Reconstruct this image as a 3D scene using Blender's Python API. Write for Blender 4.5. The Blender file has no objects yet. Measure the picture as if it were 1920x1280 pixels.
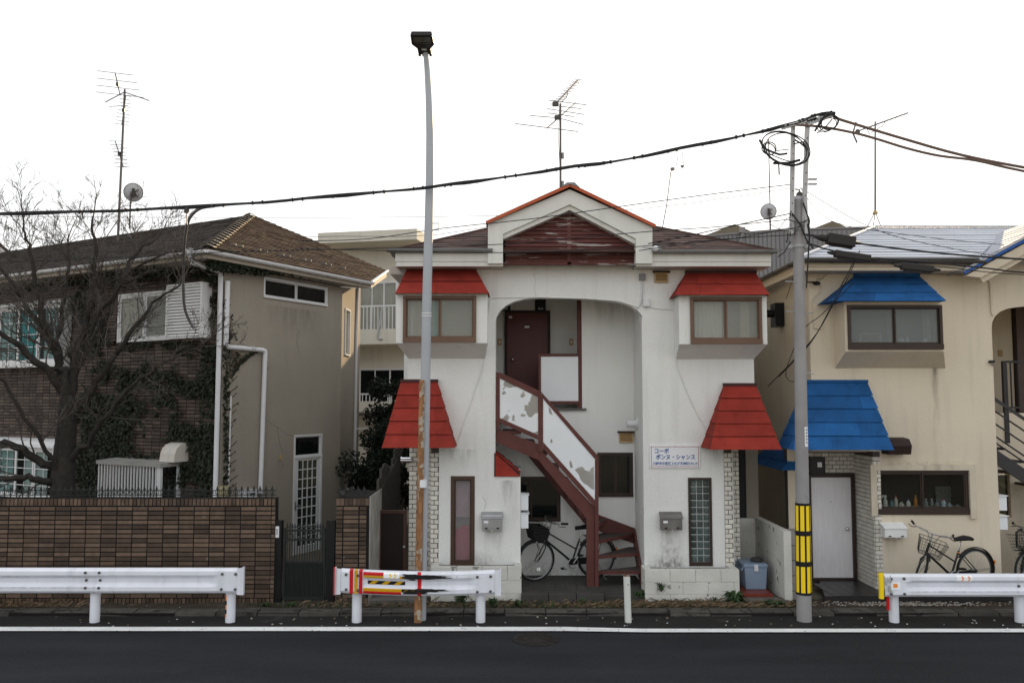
import bpy, math, random
from mathutils import Matrix, Vector, noise as mnoise
from mathutils.geometry import tessellate_polygon
R = math.radians
S = bpy.context.scene
random.seed(7)

# ------------------------------------------------------------------ camera, sky, sun, exposure
CZ, PITCH, FPX = 3.1, R(4.06), 1550.0
cd = bpy.data.cameras.new('camera'); cam = bpy.data.objects.new('camera', cd); S.collection.objects.link(cam)
cam.location = (0, 0, CZ); cam.rotation_euler = (R(90) + PITCH, 0, 0)
cd.sensor_width = 36; cd.lens = FPX / 1920 * 36; cd.clip_start = .1; cd.clip_end = 3000
S.camera = cam
SUN_AZ, SUN_EL = 25.0, 17.0          # degrees to the right of straight ahead, and above the horizon
w = bpy.data.worlds.new('World'); S.world = w; w.use_nodes = True
nt = w.node_tree; nt.nodes.clear()
sky = nt.nodes.new('ShaderNodeTexSky'); sky.sky_type = 'NISHITA'; sky.sun_disc = False
sky.sun_elevation = R(SUN_EL); sky.sun_rotation = R(SUN_AZ)
sky.air_density = 1.0; sky.dust_density = 3.5; sky.ozone_density = 1.0
hs = nt.nodes.new('ShaderNodeHueSaturation'); hs.inputs['Saturation'].default_value = .75
bg = nt.nodes.new('ShaderNodeBackground'); bg.inputs[1].default_value = .15
wo = nt.nodes.new('ShaderNodeOutputWorld')
gm = nt.nodes.new('ShaderNodeGamma'); gm.inputs[1].default_value = .11          # thin veil of cloud: evens the sky out
hs.inputs['Value'].default_value = 5.6
nt.links.new(sky.outputs[0], gm.inputs[0]); nt.links.new(gm.outputs[0], hs.inputs['Color']); nt.links.new(hs.outputs[0], bg.inputs[0]); nt.links.new(bg.outputs[0], wo.inputs[0])
sl = bpy.data.lights.new('sun', 'SUN'); sl.energy = 4.6; sl.angle = R(.6); sl.color = (1, .73, .42)
so = bpy.data.objects.new('sun', sl); S.collection.objects.link(so)
so.rotation_euler = (R(-(90 - SUN_EL)), 0, R(-SUN_AZ))
so.location = (20, 40, 30)
vs = S.view_settings; vs.view_transform = 'Standard'; vs.look = 'None'; vs.gamma = 1; vs.exposure = 0.32; vs.use_curve_mapping = False

# ------------------------------------------------------------------ helpers
cp, sp_ = math.cos(PITCH), math.sin(PITCH)
def ray(u, v):
    x, y = (u - 960) / FPX, (640 - v) / FPX
    return Vector((x, cp - y * sp_, sp_ + y * cp))
CAM = Vector((0, 0, CZ))
def at(u, v, Y):                       # point of the plane y = Y seen at a spot of the photograph (1920 x 1280)
    d = ray(u, v); return CAM + d * (Y / d.y)
def gz(u, v, z=0.0):                   # point of the level z
    d = ray(u, v); return CAM + d * ((z - CZ) / d.z)
def face(ox, oy, ang=0.0):             # frame of an upright face: local x along it, local y into the building
    return Matrix.Translation((ox, oy, 0)) @ Matrix.Rotation(ang, 4, 'Z')
def pl(F, u, v, off=0.0):              # local x, z on a face
    Fi = F.inverted(); o = Fi @ CAM; d = Fi.to_3x3() @ ray(u, v)
    t = (off - o.y) / d.y; p = o + d * t
    return p.x, p.z
def rect(F, u0, v0, u1, v1, off=0.0):
    um, vm = (u0 + u1) / 2, (v0 + v1) / 2
    return pl(F, u0, vm, off)[0], pl(F, u1, vm, off)[0], pl(F, um, v1, off)[1], pl(F, um, v0, off)[1]

W = {}
def wm(o): return W.get(o.name, Matrix.Identity(4))
def link(o, parent, Mw):
    S.collection.objects.link(o)
    if parent is not None:
        o.parent = parent; o.matrix_parent_inverse = Matrix.Identity(4)
        o.matrix_basis = wm(parent).inverted() @ Mw
    else:
        o.matrix_basis = Mw
    W[o.name] = Mw.copy()
    return o
def tag(o, label=None, cat=None, group=None, kind=None):
    if label: o['label'] = label
    if cat: o['category'] = cat
    if group: o['group'] = group
    if kind: o['kind'] = kind
    return o
def thing(name, label, cat, loc=(0, 0, 0), group=None, rot=0.0):
    o = bpy.data.objects.new(name, None); o.empty_display_size = .2
    link(o, None, Matrix.Translation(loc) @ Matrix.Rotation(rot, 4, 'Z'))
    return tag(o, label, cat, group)

class MB:
    def __init__(s, M=None): s.v = []; s.f = []; s.M = M
    def add(s, vs, fs):
        n = len(s.v)
        s.v += [(s.M @ Vector(p)) if s.M else Vector(p) for p in vs]
        s.f += [tuple(i + n for i in f) for f in fs]; return s
    def box(s, x0, x1, y0, y1, z0, z1):
        return s.add([(x0,y0,z0),(x1,y0,z0),(x1,y1,z0),(x0,y1,z0),(x0,y0,z1),(x1,y0,z1),(x1,y1,z1),(x0,y1,z1)],
                     [(0,3,2,1),(4,5,6,7),(0,1,5,4),(1,2,6,5),(2,3,7,6),(3,0,4,7)])
    def hexa(s, p): return s.add(p, [(0,3,2,1),(4,5,6,7),(0,1,5,4),(1,2,6,5),(2,3,7,6),(3,0,4,7)])
    def slab(s, pts, vec):             # polygon pushed along a vector
        n = len(pts); a = [Vector(p) for p in pts]; b = [p + Vector(vec) for p in a]
        return s.add(a + b, [tuple(range(n)), tuple(range(2*n-1, n-1, -1))] + [(i, i+n, (i+1) % n + n, (i+1) % n) for i in range(n)])
    def poly(s, pts): return s.add(pts, [tuple(range(len(pts)))])
    def plate(s, outer, holes, y0, y1):   # upright plate with openings, points are (x, z)
        loops = [outer] + holes
        tris = tessellate_polygon([[Vector((p[0], p[1], 0)) for p in l] for l in loops])
        fl = [p for l in loops for p in l]; n = len(fl)
        vs = [(p[0], y0, p[1]) for p in fl] + [(p[0], y1, p[1]) for p in fl]
        fs = [tuple(t) for t in tris] + [tuple(i + n for i in reversed(t)) for t in tris]
        k = 0
        for l in loops:
            m = len(l)
            for i in range(m): fs.append((k+i, k+(i+1) % m, k+(i+1) % m + n, k+i+n))
            k += m
        return s.add(vs, fs)
    def bar(s, a, b, w, h, up=(0, 0, 1)):   # rectangular bar a -> b
        a, b = Vector(a), Vector(b); d = (b - a).normalized(); upv = Vector(up)
        sx = d.cross(upv)
        if sx.length < 1e-4: sx = d.cross(Vector((0, 1, 0)))
        sx.normalize(); uz = sx.cross(d)
        p = []
        for c in (a, b):
            for q, r in ((-1,-1),(1,-1),(1,1),(-1,1)): p.append(c + sx*(q*w/2) + uz*(r*h/2))
        return s.add(p, [(3,2,1,0),(4,5,6,7),(0,1,5,4),(1,2,6,5),(2,3,7,6),(3,0,4,7)])
    def tube(s, pts, r, n=8, closed=False):
        P = [Vector(p) for p in pts]; m = len(P)
        rr = r if isinstance(r, (list, tuple)) else [r] * m
        vs = []; prev = None
        for i in range(m):
            if closed: t = P[(i+1) % m] - P[i-1]
            else: t = P[min(i+1, m-1)] - P[max(i-1, 0)]
            if t.length < 1e-9: t = Vector((0,0,1))
            t.normalize()
            if prev is None:
                q = Vector((0,0,1)) if abs(t.z) < .9 else Vector((1,0,0)); x = t.cross(q).normalized()
            else:
                x = prev - t * prev.dot(t)
                if x.length < 1e-6: x = t.orthogonal()
                x.normalize()
            prev = x; y = t.cross(x)
            for k in range(n):
                a = 2*math.pi*k/n; vs.append(P[i] + (x*math.cos(a) + y*math.sin(a)) * rr[i])
        fs = []
        for i in range(m if closed else m-1):
            j = (i+1) % m
            for k in range(n): fs.append((i*n+k, i*n+(k+1) % n, j*n+(k+1) % n, j*n+k))
        if not closed: fs += [tuple(range(n-1, -1, -1)), tuple((m-1)*n+k for k in range(n))]
        return s.add(vs, fs)
    def cyl(s, a, b, r, n=12, r2=None): return s.tube([a, b], [r, r if r2 is None else r2], n)
    def ring(s, c, axis, rad, r, n=32, k=6):
        c = Vector(c); ax = Vector(axis).normalized(); x = ax.orthogonal().normalized(); y = ax.cross(x)
        return s.tube([c + (x*math.cos(2*math.pi*i/n) + y*math.sin(2*math.pi*i/n))*rad for i in range(n)], r, k, True)
    def ball(s, c, r, sc=(1,1,1), n=10, m=6):
        c = Vector(c); vs = []; fs = []
        for i in range(m+1):
            th = math.pi*i/m
            for k in range(n):
                a = 2*math.pi*k/n
                vs.append(c + Vector((math.sin(th)*math.cos(a)*sc[0], math.sin(th)*math.sin(a)*sc[1], math.cos(th)*sc[2]))*r)
        for i in range(m):
            for k in range(n): fs.append((i*n+k, (i+1)*n+k, (i+1)*n+(k+1) % n, i*n+(k+1) % n))
        return s.add(vs, fs)
    def leaf(s, c, nrm, up, w, h):
        c = Vector(c); nrm = Vector(nrm).normalized(); u = Vector(up); u = (u - nrm*u.dot(nrm)); u = u.normalized() if u.length > 1e-4 else nrm.orthogonal()
        x = u.cross(nrm)
        return s.add([c - u*h*.5, c + x*w*.5, c + u*h*.5, c - x*w*.5], [(0,1,2,3)])
    def mesh(s, name, mats, smooth=False, local=None):
        me = bpy.data.meshes.new(name)
        vv = [(local @ p) for p in s.v] if local is not None else s.v
        me.from_pydata([tuple(p) for p in vv], [], s.f); me.validate(); me.update()
        for m in (mats if isinstance(mats, (list, tuple)) else [mats]): me.materials.append(m)
        if smooth: me.polygons.foreach_set('use_smooth', [True]*len(me.polygons))
        return me
    def build(s, name, m, parent=None, bev=0, smooth=False, kind=None, label=None, fixn=True):
        Mw = wm(parent) if parent is not None else Matrix.Identity(4)
        if parent is None and s.v:     # origin at the base centre
            c = sum(s.v, Vector()) / len(s.v); c.z = min(p.z for p in s.v); Mw = Matrix.Translation(c)
        me = s.mesh(name, m, smooth, Mw.inverted())
        if fixn:
            import bmesh
            bm = bmesh.new(); bm.from_mesh(me); bmesh.ops.recalc_face_normals(bm, faces=bm.faces); bm.to_mesh(me); bm.free()
        o = bpy.data.objects.new(name, me); link(o, parent, Mw)
        if smooth:
            try: me.set_sharp_from_angle(angle=R(40))
            except Exception: pass
        if bev:
            b = o.modifiers.new('edge', 'BEVEL'); b.width = bev; b.segments = 2; b.limit_method = 'ANGLE'; b.angle_limit = R(40)
        if kind: o['kind'] = kind
        if label: o['label'] = label
        return o
def piece(name, me, parent, Mw):
    return link(bpy.data.objects.new(name, me), parent, Mw)
def T(x, y, z): return Matrix.Translation((x, y, z))
def copy_tree(o, parent, Mw):
    c = o.copy(); old = wm(o); S.collection.objects.link(c)
    if parent: c.parent = parent
    else: c.matrix_basis = Mw
    W[c.name] = Mw.copy() if not parent else Mw @ (old.inverted() @ old)
    for ch in list(o.children):
        copy_tree(ch, c, Mw @ (old.inverted() @ wm(ch)))
    return c

# ------------------------------------------------------------------ materials
MATS = {}
def mat(name, col, rough=.75, var=.12, vs=2.5, bump=0, bs=60, metal=0, isl=0, streak=0, blotch=None, bsc=4, bth=.6, bstr=None, fine=0, spec=.25, stretch=None, coat=0):
    """col base colour; var broad tone changes; isl piece-to-piece change; streak run-off stains; blotch (colour) worn patches above a threshold"""
    m = bpy.data.materials.new(name); m.use_nodes = True; t = m.node_tree; N = t.nodes; L = t.links
    b = N['Principled BSDF']; b.inputs['Roughness'].default_value = rough; b.inputs['Metallic'].default_value = metal
    b.inputs['Specular IOR Level'].default_value = spec
    if coat: b.inputs['Coat Weight'].default_value = coat
    g = N.new('ShaderNodeNewGeometry')
    def noi(scale, det=5, sc=None):
        n = N.new('ShaderNodeTexNoise'); n.inputs['Scale'].default_value = scale; n.inputs['Detail'].default_value = det
        src = g.outputs['Position']
        if sc:
            mp = N.new('ShaderNodeMapping'); mp.inputs['Scale'].default_value = sc; L.new(src, mp.inputs[0]); src = mp.outputs[0]
        L.new(src, n.inputs['Vector']); return n.outputs['Fac']
    def rng(x, a, c, d, e):
        r = N.new('ShaderNodeMapRange'); r.inputs[1].default_value = a; r.inputs[2].default_value = c; r.inputs[3].default_value = d; r.inputs[4].default_value = e
        L.new(x, r.inputs[0]); return r.outputs[0]
    def mul(a, c):
        n = N.new('ShaderNodeMath'); n.operation = 'MULTIPLY'; L.new(a, n.inputs[0])
        if isinstance(c, (int, float)): n.inputs[1].default_value = c
        else: L.new(c, n.inputs[1])
        return n.outputs[0]
    val = rng(noi(vs, 6, stretch), .25, .75, 1 - var, 1 + var)
    if fine: val = mul(val, rng(noi(90, 3), .3, .7, 1 - fine, 1 + fine))
    if isl:
        oi = N.new('ShaderNodeObjectInfo'); ad = N.new('ShaderNodeMath'); ad.operation = 'ADD'
        L.new(oi.outputs['Random'], ad.inputs[0]); L.new(g.outputs['Random Per Island'], ad.inputs[1])
        fr = N.new('ShaderNodeMath'); fr.operation = 'FRACT'; L.new(ad.outputs[0], fr.inputs[0])
        val = mul(val, rng(fr.outputs[0], 0, 1, 1 - isl, 1 + isl))
    if streak:
        st = noi(1.0, 6, (7, 7, .55)); val = mul(val, rng(st, .52, .78, 1, 1 - streak))
    mx = N.new('ShaderNodeMix'); mx.data_type = 'RGBA'; mx.blend_type = 'MULTIPLY'; mx.inputs[0].default_value = 1
    mx.inputs[6].default_value = (*col, 1); L.new(val, mx.inputs[7]); out = mx.outputs[2]
    if blotch:
        m2 = N.new('ShaderNodeMix'); m2.data_type = 'RGBA'; m2.inputs[7].default_value = (*blotch, 1)
        L.new(rng(noi(bsc, 8, bstr), bth, bth + .03, 0, 1), m2.inputs[0]); L.new(out, m2.inputs[6]); out = m2.outputs[2]
    L.new(out, b.inputs['Base Color'])
    if bump:
        bp = N.new('ShaderNodeBump'); bp.inputs['Strength'].default_value = bump; bp.inputs['Distance'].default_value = .02
        L.new(noi(bs, 4), bp.inputs['Height']); L.new(bp.outputs[0], b.inputs['Normal'])
    MATS[name] = m
    return m
def glass_mat(name, tint, fac, rough=.03, tcol=(1,1,1)):     # partly see-through pane
    m = bpy.data.materials.new(name); m.use_nodes = True; t = m.node_tree; N = t.nodes; L = t.links
    b = N['Principled BSDF']; b.inputs['Base Color'].default_value = (*tint, 1); b.inputs['Roughness'].default_value = rough
    tr = N.new('ShaderNodeBsdfTransparent'); tr.inputs[0].default_value = (*tcol, 1); ms = N.new('ShaderNodeMixShader')
    ms.inputs[0].default_value = fac; L.new(tr.outputs[0], ms.inputs[1]); L.new(b.outputs[0], ms.inputs[2])
    L.new(ms.outputs[0], N['Material Output'].inputs['Surface']); return m
def stain_mat(name, col, top=True, amount=.75, sc=(9, 9, 1.4)):     # dirt film whose edges break up
    m = bpy.data.materials.new(name); m.use_nodes = True; t = m.node_tree; N = t.nodes; L = t.links
    b = N['Principled BSDF']; b.inputs['Base Color'].default_value = (*col, 1); b.inputs['Roughness'].default_value = .95; b.inputs['Specular IOR Level'].default_value = .1
    tc = N.new('ShaderNodeTexCoord'); sx = N.new('ShaderNodeSeparateXYZ'); L.new(tc.outputs['Generated'], sx.inputs[0])
    g = N.new('ShaderNodeNewGeometry'); mp = N.new('ShaderNodeMapping'); mp.inputs['Scale'].default_value = sc; L.new(g.outputs['Position'], mp.inputs[0])
    n = N.new('ShaderNodeTexNoise'); n.inputs['Scale'].default_value = 2.2; n.inputs['Detail'].default_value = 8; L.new(mp.outputs[0], n.inputs['Vector'])
    def ma(op, a, c):
        q = N.new('ShaderNodeMath'); q.operation = op; q.use_clamp = True
        for i, x in enumerate((a, c)):
            if isinstance(x, (int, float)): q.inputs[i].default_value = x
            else: L.new(x, q.inputs[i])
        return q.outputs[0]
    ex = ma('MULTIPLY', ma('MULTIPLY', sx.outputs[0], ma('SUBTRACT', 1, sx.outputs[0])), 4.0)     # fades at both sides
    ez = sx.outputs[2] if top else ma('SUBTRACT', 1, sx.outputs[2])
    nn = N.new('ShaderNodeMapRange'); nn.inputs[1].default_value = .33; nn.inputs[2].default_value = .80; L.new(n.outputs['Fac'], nn.inputs[0])
    al = ma('MULTIPLY', ma('MULTIPLY', ma('MULTIPLY', ex, ez), nn.outputs[0]), amount)
    tr = N.new('ShaderNodeBsdfTransparent'); ms = N.new('ShaderNodeMixShader'); L.new(al, ms.inputs[0]); L.new(tr.outputs[0], ms.inputs[1]); L.new(b.outputs[0], ms.inputs[2]); L.new(ms.outputs[0], N['Material Output'].inputs['Surface'])
    return m
stain_up = stain_mat('runoff_stain', (.16,.145,.12), True, .42, (6, 6, 1.1)); stain_dn = stain_mat('damp_stain', (.12,.105,.085), False, .62, (9, 9, 7)); stain_green = stain_mat('algae_stain', (.13,.125,.085), True, .6, (6, 6, 1.4))
groutm = mat('glass_block_grout', (.36,.38,.37), .7, .1, 5); rimm = mat('dull_rim', (.22,.22,.23), .35, .1, 5, metal=.6); pinkwall = mat('pale_far_wall', (.80,.70,.62), .85, .06, 1)
sroof2 = mat('gable_metal_roof', (.42,.43,.47), .75, .10, 1.5, spec=.15)
shutw = mat('shutter_white', (.82,.82,.82), .4, .04, 3); aerial = mat('aerial_metal', (.12,.11,.105), .6, .15, 6, spec=.3)
M_ = {}
white = mat('white_stucco', (.765,.765,.74), .88, .06, .9, .26, 50, streak=.10, fine=.06)
white2 = mat('white_block_paint', (.64,.63,.58), .8, .12, 3, .35, 30, blotch=(.27,.26,.235), bsc=6, bth=.63)
beige = mat('beige_stucco', (.315,.280,.232), .92, .10, .8, .5, 60, streak=.10, fine=.10)
cream = mat('cream_stucco', (.70,.615,.485), .9, .07, .8, .28, 55, streak=.12, fine=.06)
cream_far = mat('far_cream_wall', (.62,.585,.50), .85, .07, .8, streak=.12)
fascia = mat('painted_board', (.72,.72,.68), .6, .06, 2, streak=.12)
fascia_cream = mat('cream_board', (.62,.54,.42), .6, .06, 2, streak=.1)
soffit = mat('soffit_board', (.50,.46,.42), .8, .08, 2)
brick = mat('brown_tile', (.118,.080,.057), .65, .2, 9, .35, 50, isl=.5, fine=.12, streak=.12, blotch=(.19,.155,.125), bsc=5, bth=.70)
brick2 = mat('dark_brown_tile', (.085,.061,.049), .6, .16, 9, .2, 50, isl=.45)
mortar = mat('dark_mortar', (.016,.014,.013), .95, .2, 6)
wbrick = mat('pale_tile', (.68,.65,.58), .55, .1, 6, .15, 40, isl=.10)
wmortar = mat('tile_mortar', (.10,.085,.075), .95, .2, 6)
red = mat('red_shingle', (.265,.031,.021), .9, .18, 4, .3, 70, isl=.16, fine=.14, streak=.16)
redcap = mat('dark_red_flashing', (.06,.02,.02), .5, .2, 4)
orange = mat('orange_edge_trim', (.46,.10,.04), .5, .15, 4)
blue = mat('blue_shingle', (.014,.092,.265), .9, .2, 3.5, .3, 70, isl=.16, fine=.12, streak=.3)
mroof = mat('brown_roof_shingle', (.085,.047,.038), .6, .35, 4, .3, 60, isl=.35, blotch=(.25,.09,.06), bsc=7, bth=.68)
lroof = mat('mossy_brown_roof', (.060,.035,.022), .85, .35, 6, .5, 60, isl=.2, blotch=(.10,.085,.05), bsc=5, bth=.6)
lroof2 = mat('dark_roof_tile', (.055,.045,.04), .9, .3, 3, .3, 60, isl=.3)
sroof = mat('pale_metal_roof', (.43,.45,.50), .42, .10, 1.5, spec=.5)
bluetrim = mat('blue_trim', (.02,.10,.38), .5, .1, 3)
pvc = mat('white_pvc', (.70,.70,.72), .4, .05, 2, streak=.12)
gutter = mat('grey_gutter', (.22,.23,.23), .45, .12, 3)
gutterb = mat('dark_gutter', (.07,.065,.06), .4, .1, 3)
alu = mat('white_aluminium', (.66,.66,.66), .35, .05, 3)
bronze = mat('bronze_aluminium', (.155,.092,.062), .4, .1, 4)
dbronze = mat('dark_bronze_aluminium', (.045,.03,.024), .4, .12, 4)
stairp = mat('red_brown_steel_paint', (.108,.037,.031), .5, .18, 5, .1, 30, fine=.06)
treadm = mat('worn_stair_tread', (.075,.06,.055), .8, .25, 8, .3, 50)
maroon = mat('maroon_door_paint', (.105,.024,.022), .35, .12, 3)
dkwood = mat('dark_wood_trim', (.035,.02,.017), .6, .2, 5)
louvre = mat('weathered_louvre_paint', (.125,.047,.042), .7, .3, 4, .2, 40, blotch=(.34,.29,.28), bsc=2.2, bth=.57, bstr=(1.0,1,10), stretch=(2,2,14))
panelw = mat('white_panel', (.77,.79,.81), .45, .04, 2)
peel = mat('peeling_white_panel', (.77,.79,.80), .5, .05, 3, blotch=(.33,.31,.28), bsc=4.4, bth=.525)
whitedoor = mat('pale_grey_door', (.78,.76,.78), .5, .06, 6, stretch=(8,8,.8))
steel = mat('brushed_steel', (.42,.42,.43), .35, .15, 6, metal=.8)
chrome = mat('chrome', (.75,.75,.77), .12, .05, 6, metal=1)
guardm = mat('dull_snow_guard', (.16,.14,.12), .6, .2, 5)
galv = mat('galvanised_steel', (.36,.37,.38), .5, .15, 5, metal=.35)
polec = mat('grey_pole_paint', (.40,.42,.45), .5, .06, 2, streak=.1)
concp = mat('pole_concrete', (.30,.29,.29), .8, .12, 3, .15, 60, streak=.15)
rust = mat('rusted_steel', (.30,.15,.07), .9, .4, 7, .6, 40, blotch=(.44,.37,.29), bsc=6, bth=.58, stretch=(3,3,1))
rail = mat('guardrail_white', (.79,.805,.865), .42, .06, 3, streak=.16, blotch=(.50,.49,.49), bsc=11, bth=.72)
scuff = mat('scuffed_guardrail_white', (.84,.85,.91), .35, .04, 2, streak=.08)
railred = mat('rail_sticker_red', (.58,.015,.02), .35, .06, 4)
railyel = mat('rail_sticker_yellow', (.62,.34,.01), .35, .06, 4)
refy = mat('reflective_yellow', (1.0,.70,.02), .3, .04, 5)
refw = mat('reflective_white', (.98,.98,.98), .25, .01, 3)
refo = mat('reflective_orange', (.95,.30,.06), .3, .02, 3)
black = mat('black_rubber', (.012,.012,.013), .55, .15, 5)
blackp = mat('black_paint', (.014,.014,.015), .3, .1, 5)
iron = mat('wrought_iron', (.02,.023,.022), .5, .15, 8)
asph = mat('road_asphalt', (.0225,.024,.0275), .9, .28, 1.0, .8, 45, fine=.55, spec=.15, stretch=(.35,1.6,1), blotch=(.036,.036,.037), bsc=38, bth=.655)
asph2 = mat('shoulder_asphalt', (.025,.0235,.0225), .92, .22, 1.3, .5, 110, fine=.3, spec=.15, blotch=(.038,.035,.033), bsc=2.2, bth=.62)
linem = mat('road_line_paint', (.82,.82,.81), .7, .12, 3, .2, 80, fine=.08, blotch=(.22,.22,.22), bsc=17, bth=.655)
kerbm = mat('kerb_concrete', (.078,.073,.064), .95, .35, 5, .7, 45, isl=.18, fine=.25, blotch=(.035,.032,.028), bsc=6, bth=.58)
conc = mat('grey_concrete', (.14,.133,.122), .9, .2, 3, .4, 50, streak=.2)
dkconc = mat('dark_concrete', (.060,.057,.053), .9, .25, 3, .4, 50)
blockg = mat('bare_concrete_block', (.25,.235,.215), .95, .25, 5, .5, 50, isl=.15, streak=.2)
redtile = mat('red_floor_tile', (.20,.045,.03), .35, .15, 5)
blacktile = mat('black_floor_tile', (.03,.028,.028), .35, .2, 4)
soil = mat('dry_soil', (.050,.040,.030), .95, .35, 6, .8, 40, fine=.3)
groundm = mat('pale_dry_turf', (.36,.32,.245), .95, .2, .8, .3, 20)  # turf made paler so its bounce fills the shade under the eaves
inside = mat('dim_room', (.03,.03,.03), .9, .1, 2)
insidem = mat('room_wall', (.40,.395,.355), .9, .1, 2)
curt = mat('pale_curtain', (.50,.47,.40), .9, .1, 6)
tealc = mat('teal_curtain', (.05,.42,.48), .85, .15, 8)
tealpale = mat('pale_teal_curtain', (.48,.62,.64), .85, .15, 8)
redblind = mat('red_cloth', (.45,.03,.06), .8, .12, 6)
pinkblind = mat('pink_cloth', (.52,.38,.42), .8, .1, 6)
bark = mat('grey_brown_bark', (.038,.033,.029), .95, .3, 14, .6, 60)
leafm = mat('ivy_leaf', (.02,.026,.014), .7, .2, 5, isl=.5)
leafb = mat('brown_ivy_stem', (.075,.038,.022), .9, .2, 5)
shrubm = mat('dark_shrub_leaf', (.014,.02,.012), .7, .2, 5, isl=.5)
weedm = mat('weed_leaf', (.035,.062,.022), .7, .2, 8, isl=.4)
strawm = mat('dead_grass', (.165,.115,.07), .9, .2, 8, isl=.5)
bluebox = mat('blue_grey_plastic', (.24,.31,.42), .45, .06, 4)
greyclad = mat('grey_metal_cladding', (.19,.185,.185), .5, .06, 2)
faroof = mat('far_olive_roof', (.16,.14,.10), .7, .1, 3)
wirem = mat('black_cable', (.02,.02,.022), .6, .1, 5)
wireg = mat('grey_cable', (.20,.19,.19), .6, .1, 5)
signw = mat('sign_enamel', (.80,.80,.82), .35, .02, 3)
signb = mat('sign_blue', (.02,.10,.32), .5, .02, 3)
signr = mat('sign_red_line', (.30,.05,.05), .5, .02, 3)
tanv = mat('tan_vent', (.46,.31,.15), .6, .12, 5)
manh = mat('cast_iron', (.022,.018,.016), .6, .25, 12, .3, 60)
dglass = glass_mat('dark_window_glass', (.012,.014,.014), .55, .04, (.5,.55,.52))
cglass = glass_mat('clear_window_glass', (.02,.022,.022), .13, .02, (.85,.9,.88))
frost = glass_mat('frosted_window_glass', (.46,.46,.43), .30, .10, (.90,.91,.87))
gblock = mat('glass_block', (.06,.08,.075), .12, .25, 9, .3, 14, isl=.45, coat=.3)
# ------------------------------------------------------------------ ground, road, kerb
def sheet(name, x0, x1, y0, y1, z, m, sub=0):
    return tag(MB().box(x0, x1, y0, y1, z - .02, z).build(name, m), kind='structure')
sheet('ground', -900, 900, -700, 1400, -.06, groundm)
sheet('road', -200, 200, 3.6, 12.2, -.01, asph)
sheet('shoulder', -60, 60, 11.42, 12.16, .004, asph2)
o = MB()
o.slab([(-60, 11.37, .008), (.75, 11.37, .008), (1.75, 11.31, .008), (60, 11.31, .008), (60, 11.45, .008), (1.75, 11.46, .008), (.75, 11.55, .008), (-60, 11.55, .008)], (0, 0, .006))
tag(o.build('road_line', linem), kind='structure')
sheet('yard', -60, 60, 12.9, 60, .03, mat('packed_earth', (.12,.105,.08), .95, .2, .8, .3, 20))
# verge of uneven soil
rows, cols = 8, 420; vs_, fs_ = [], []
for j in range(rows + 1):
    for i in range(cols + 1):
        x = -16 + 32 * i / cols; y = 12.36 + .72 * j / rows
        z = .045 + .03 * mnoise.noise(Vector((x * 2.2, y * 3, 0))) + .016 * mnoise.noise(Vector((x * 9, y * 9, 3)))
        vs_.append((x, y, z))
for j in range(rows):
    for i in range(cols): a = j * (cols + 1) + i; fs_.append((a, a + 1, a + cols + 2, a + cols + 1))
tag(MB().add(vs_, fs_).build('soil_verge', soil, fixn=False), kind='structure')
kerb = tag(MB().box(-30, 30, 12.15, 12.37, -.06, .045).build('kerb', mortar), kind='structure')
x = -9.6
while x < 9.6:
    L_ = .594; h = .058 + random.uniform(-.006, .006); b_ = MB().hexa([(0,-.115,-.05),(L_-.02,-.115,-.05),(L_-.02,.115,-.05),(0,.115,-.05),(0,-.10,h),(L_-.02,-.10,h),(L_-.02,.115,h+.004),(0,.115,h+.004)])
    if not (-9.6 < x): pass
    piece('kerb_stone', b_.mesh('kerb_stone', kerbm), kerb, T(x, 12.255 + random.uniform(-.008, .008), 0) @ Matrix.Rotation(random.uniform(-.008, .008), 4, 'Z'))
    x += L_
# manhole cover set in the road
mc = gz(1005, 1196.5)
mh = thing('manhole_cover', 'round rusty cast iron manhole cover set in the dark road', 'manhole cover', (mc.x, mc.y, 0))
MB().cyl((mc.x, mc.y, -.02), (mc.x, mc.y, -.004), .315, 40).build('rim', asph2, mh)
d_ = MB().cyl((mc.x, mc.y, -.02), (mc.x, mc.y, .0), .29, 40)
for rr in (.1, .17, .24): d_.ring((mc.x, mc.y, .0), (0,0,1), rr, .006, 36, 5)
for k in range(12):
    a = k*math.pi/6; d_.bar((mc.x+.17*math.cos(a), mc.y+.17*math.sin(a), .002), (mc.x+.28*math.cos(a), mc.y+.28*math.sin(a), .002), .012, .01)
d_.build('lid', manh, mh)

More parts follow.
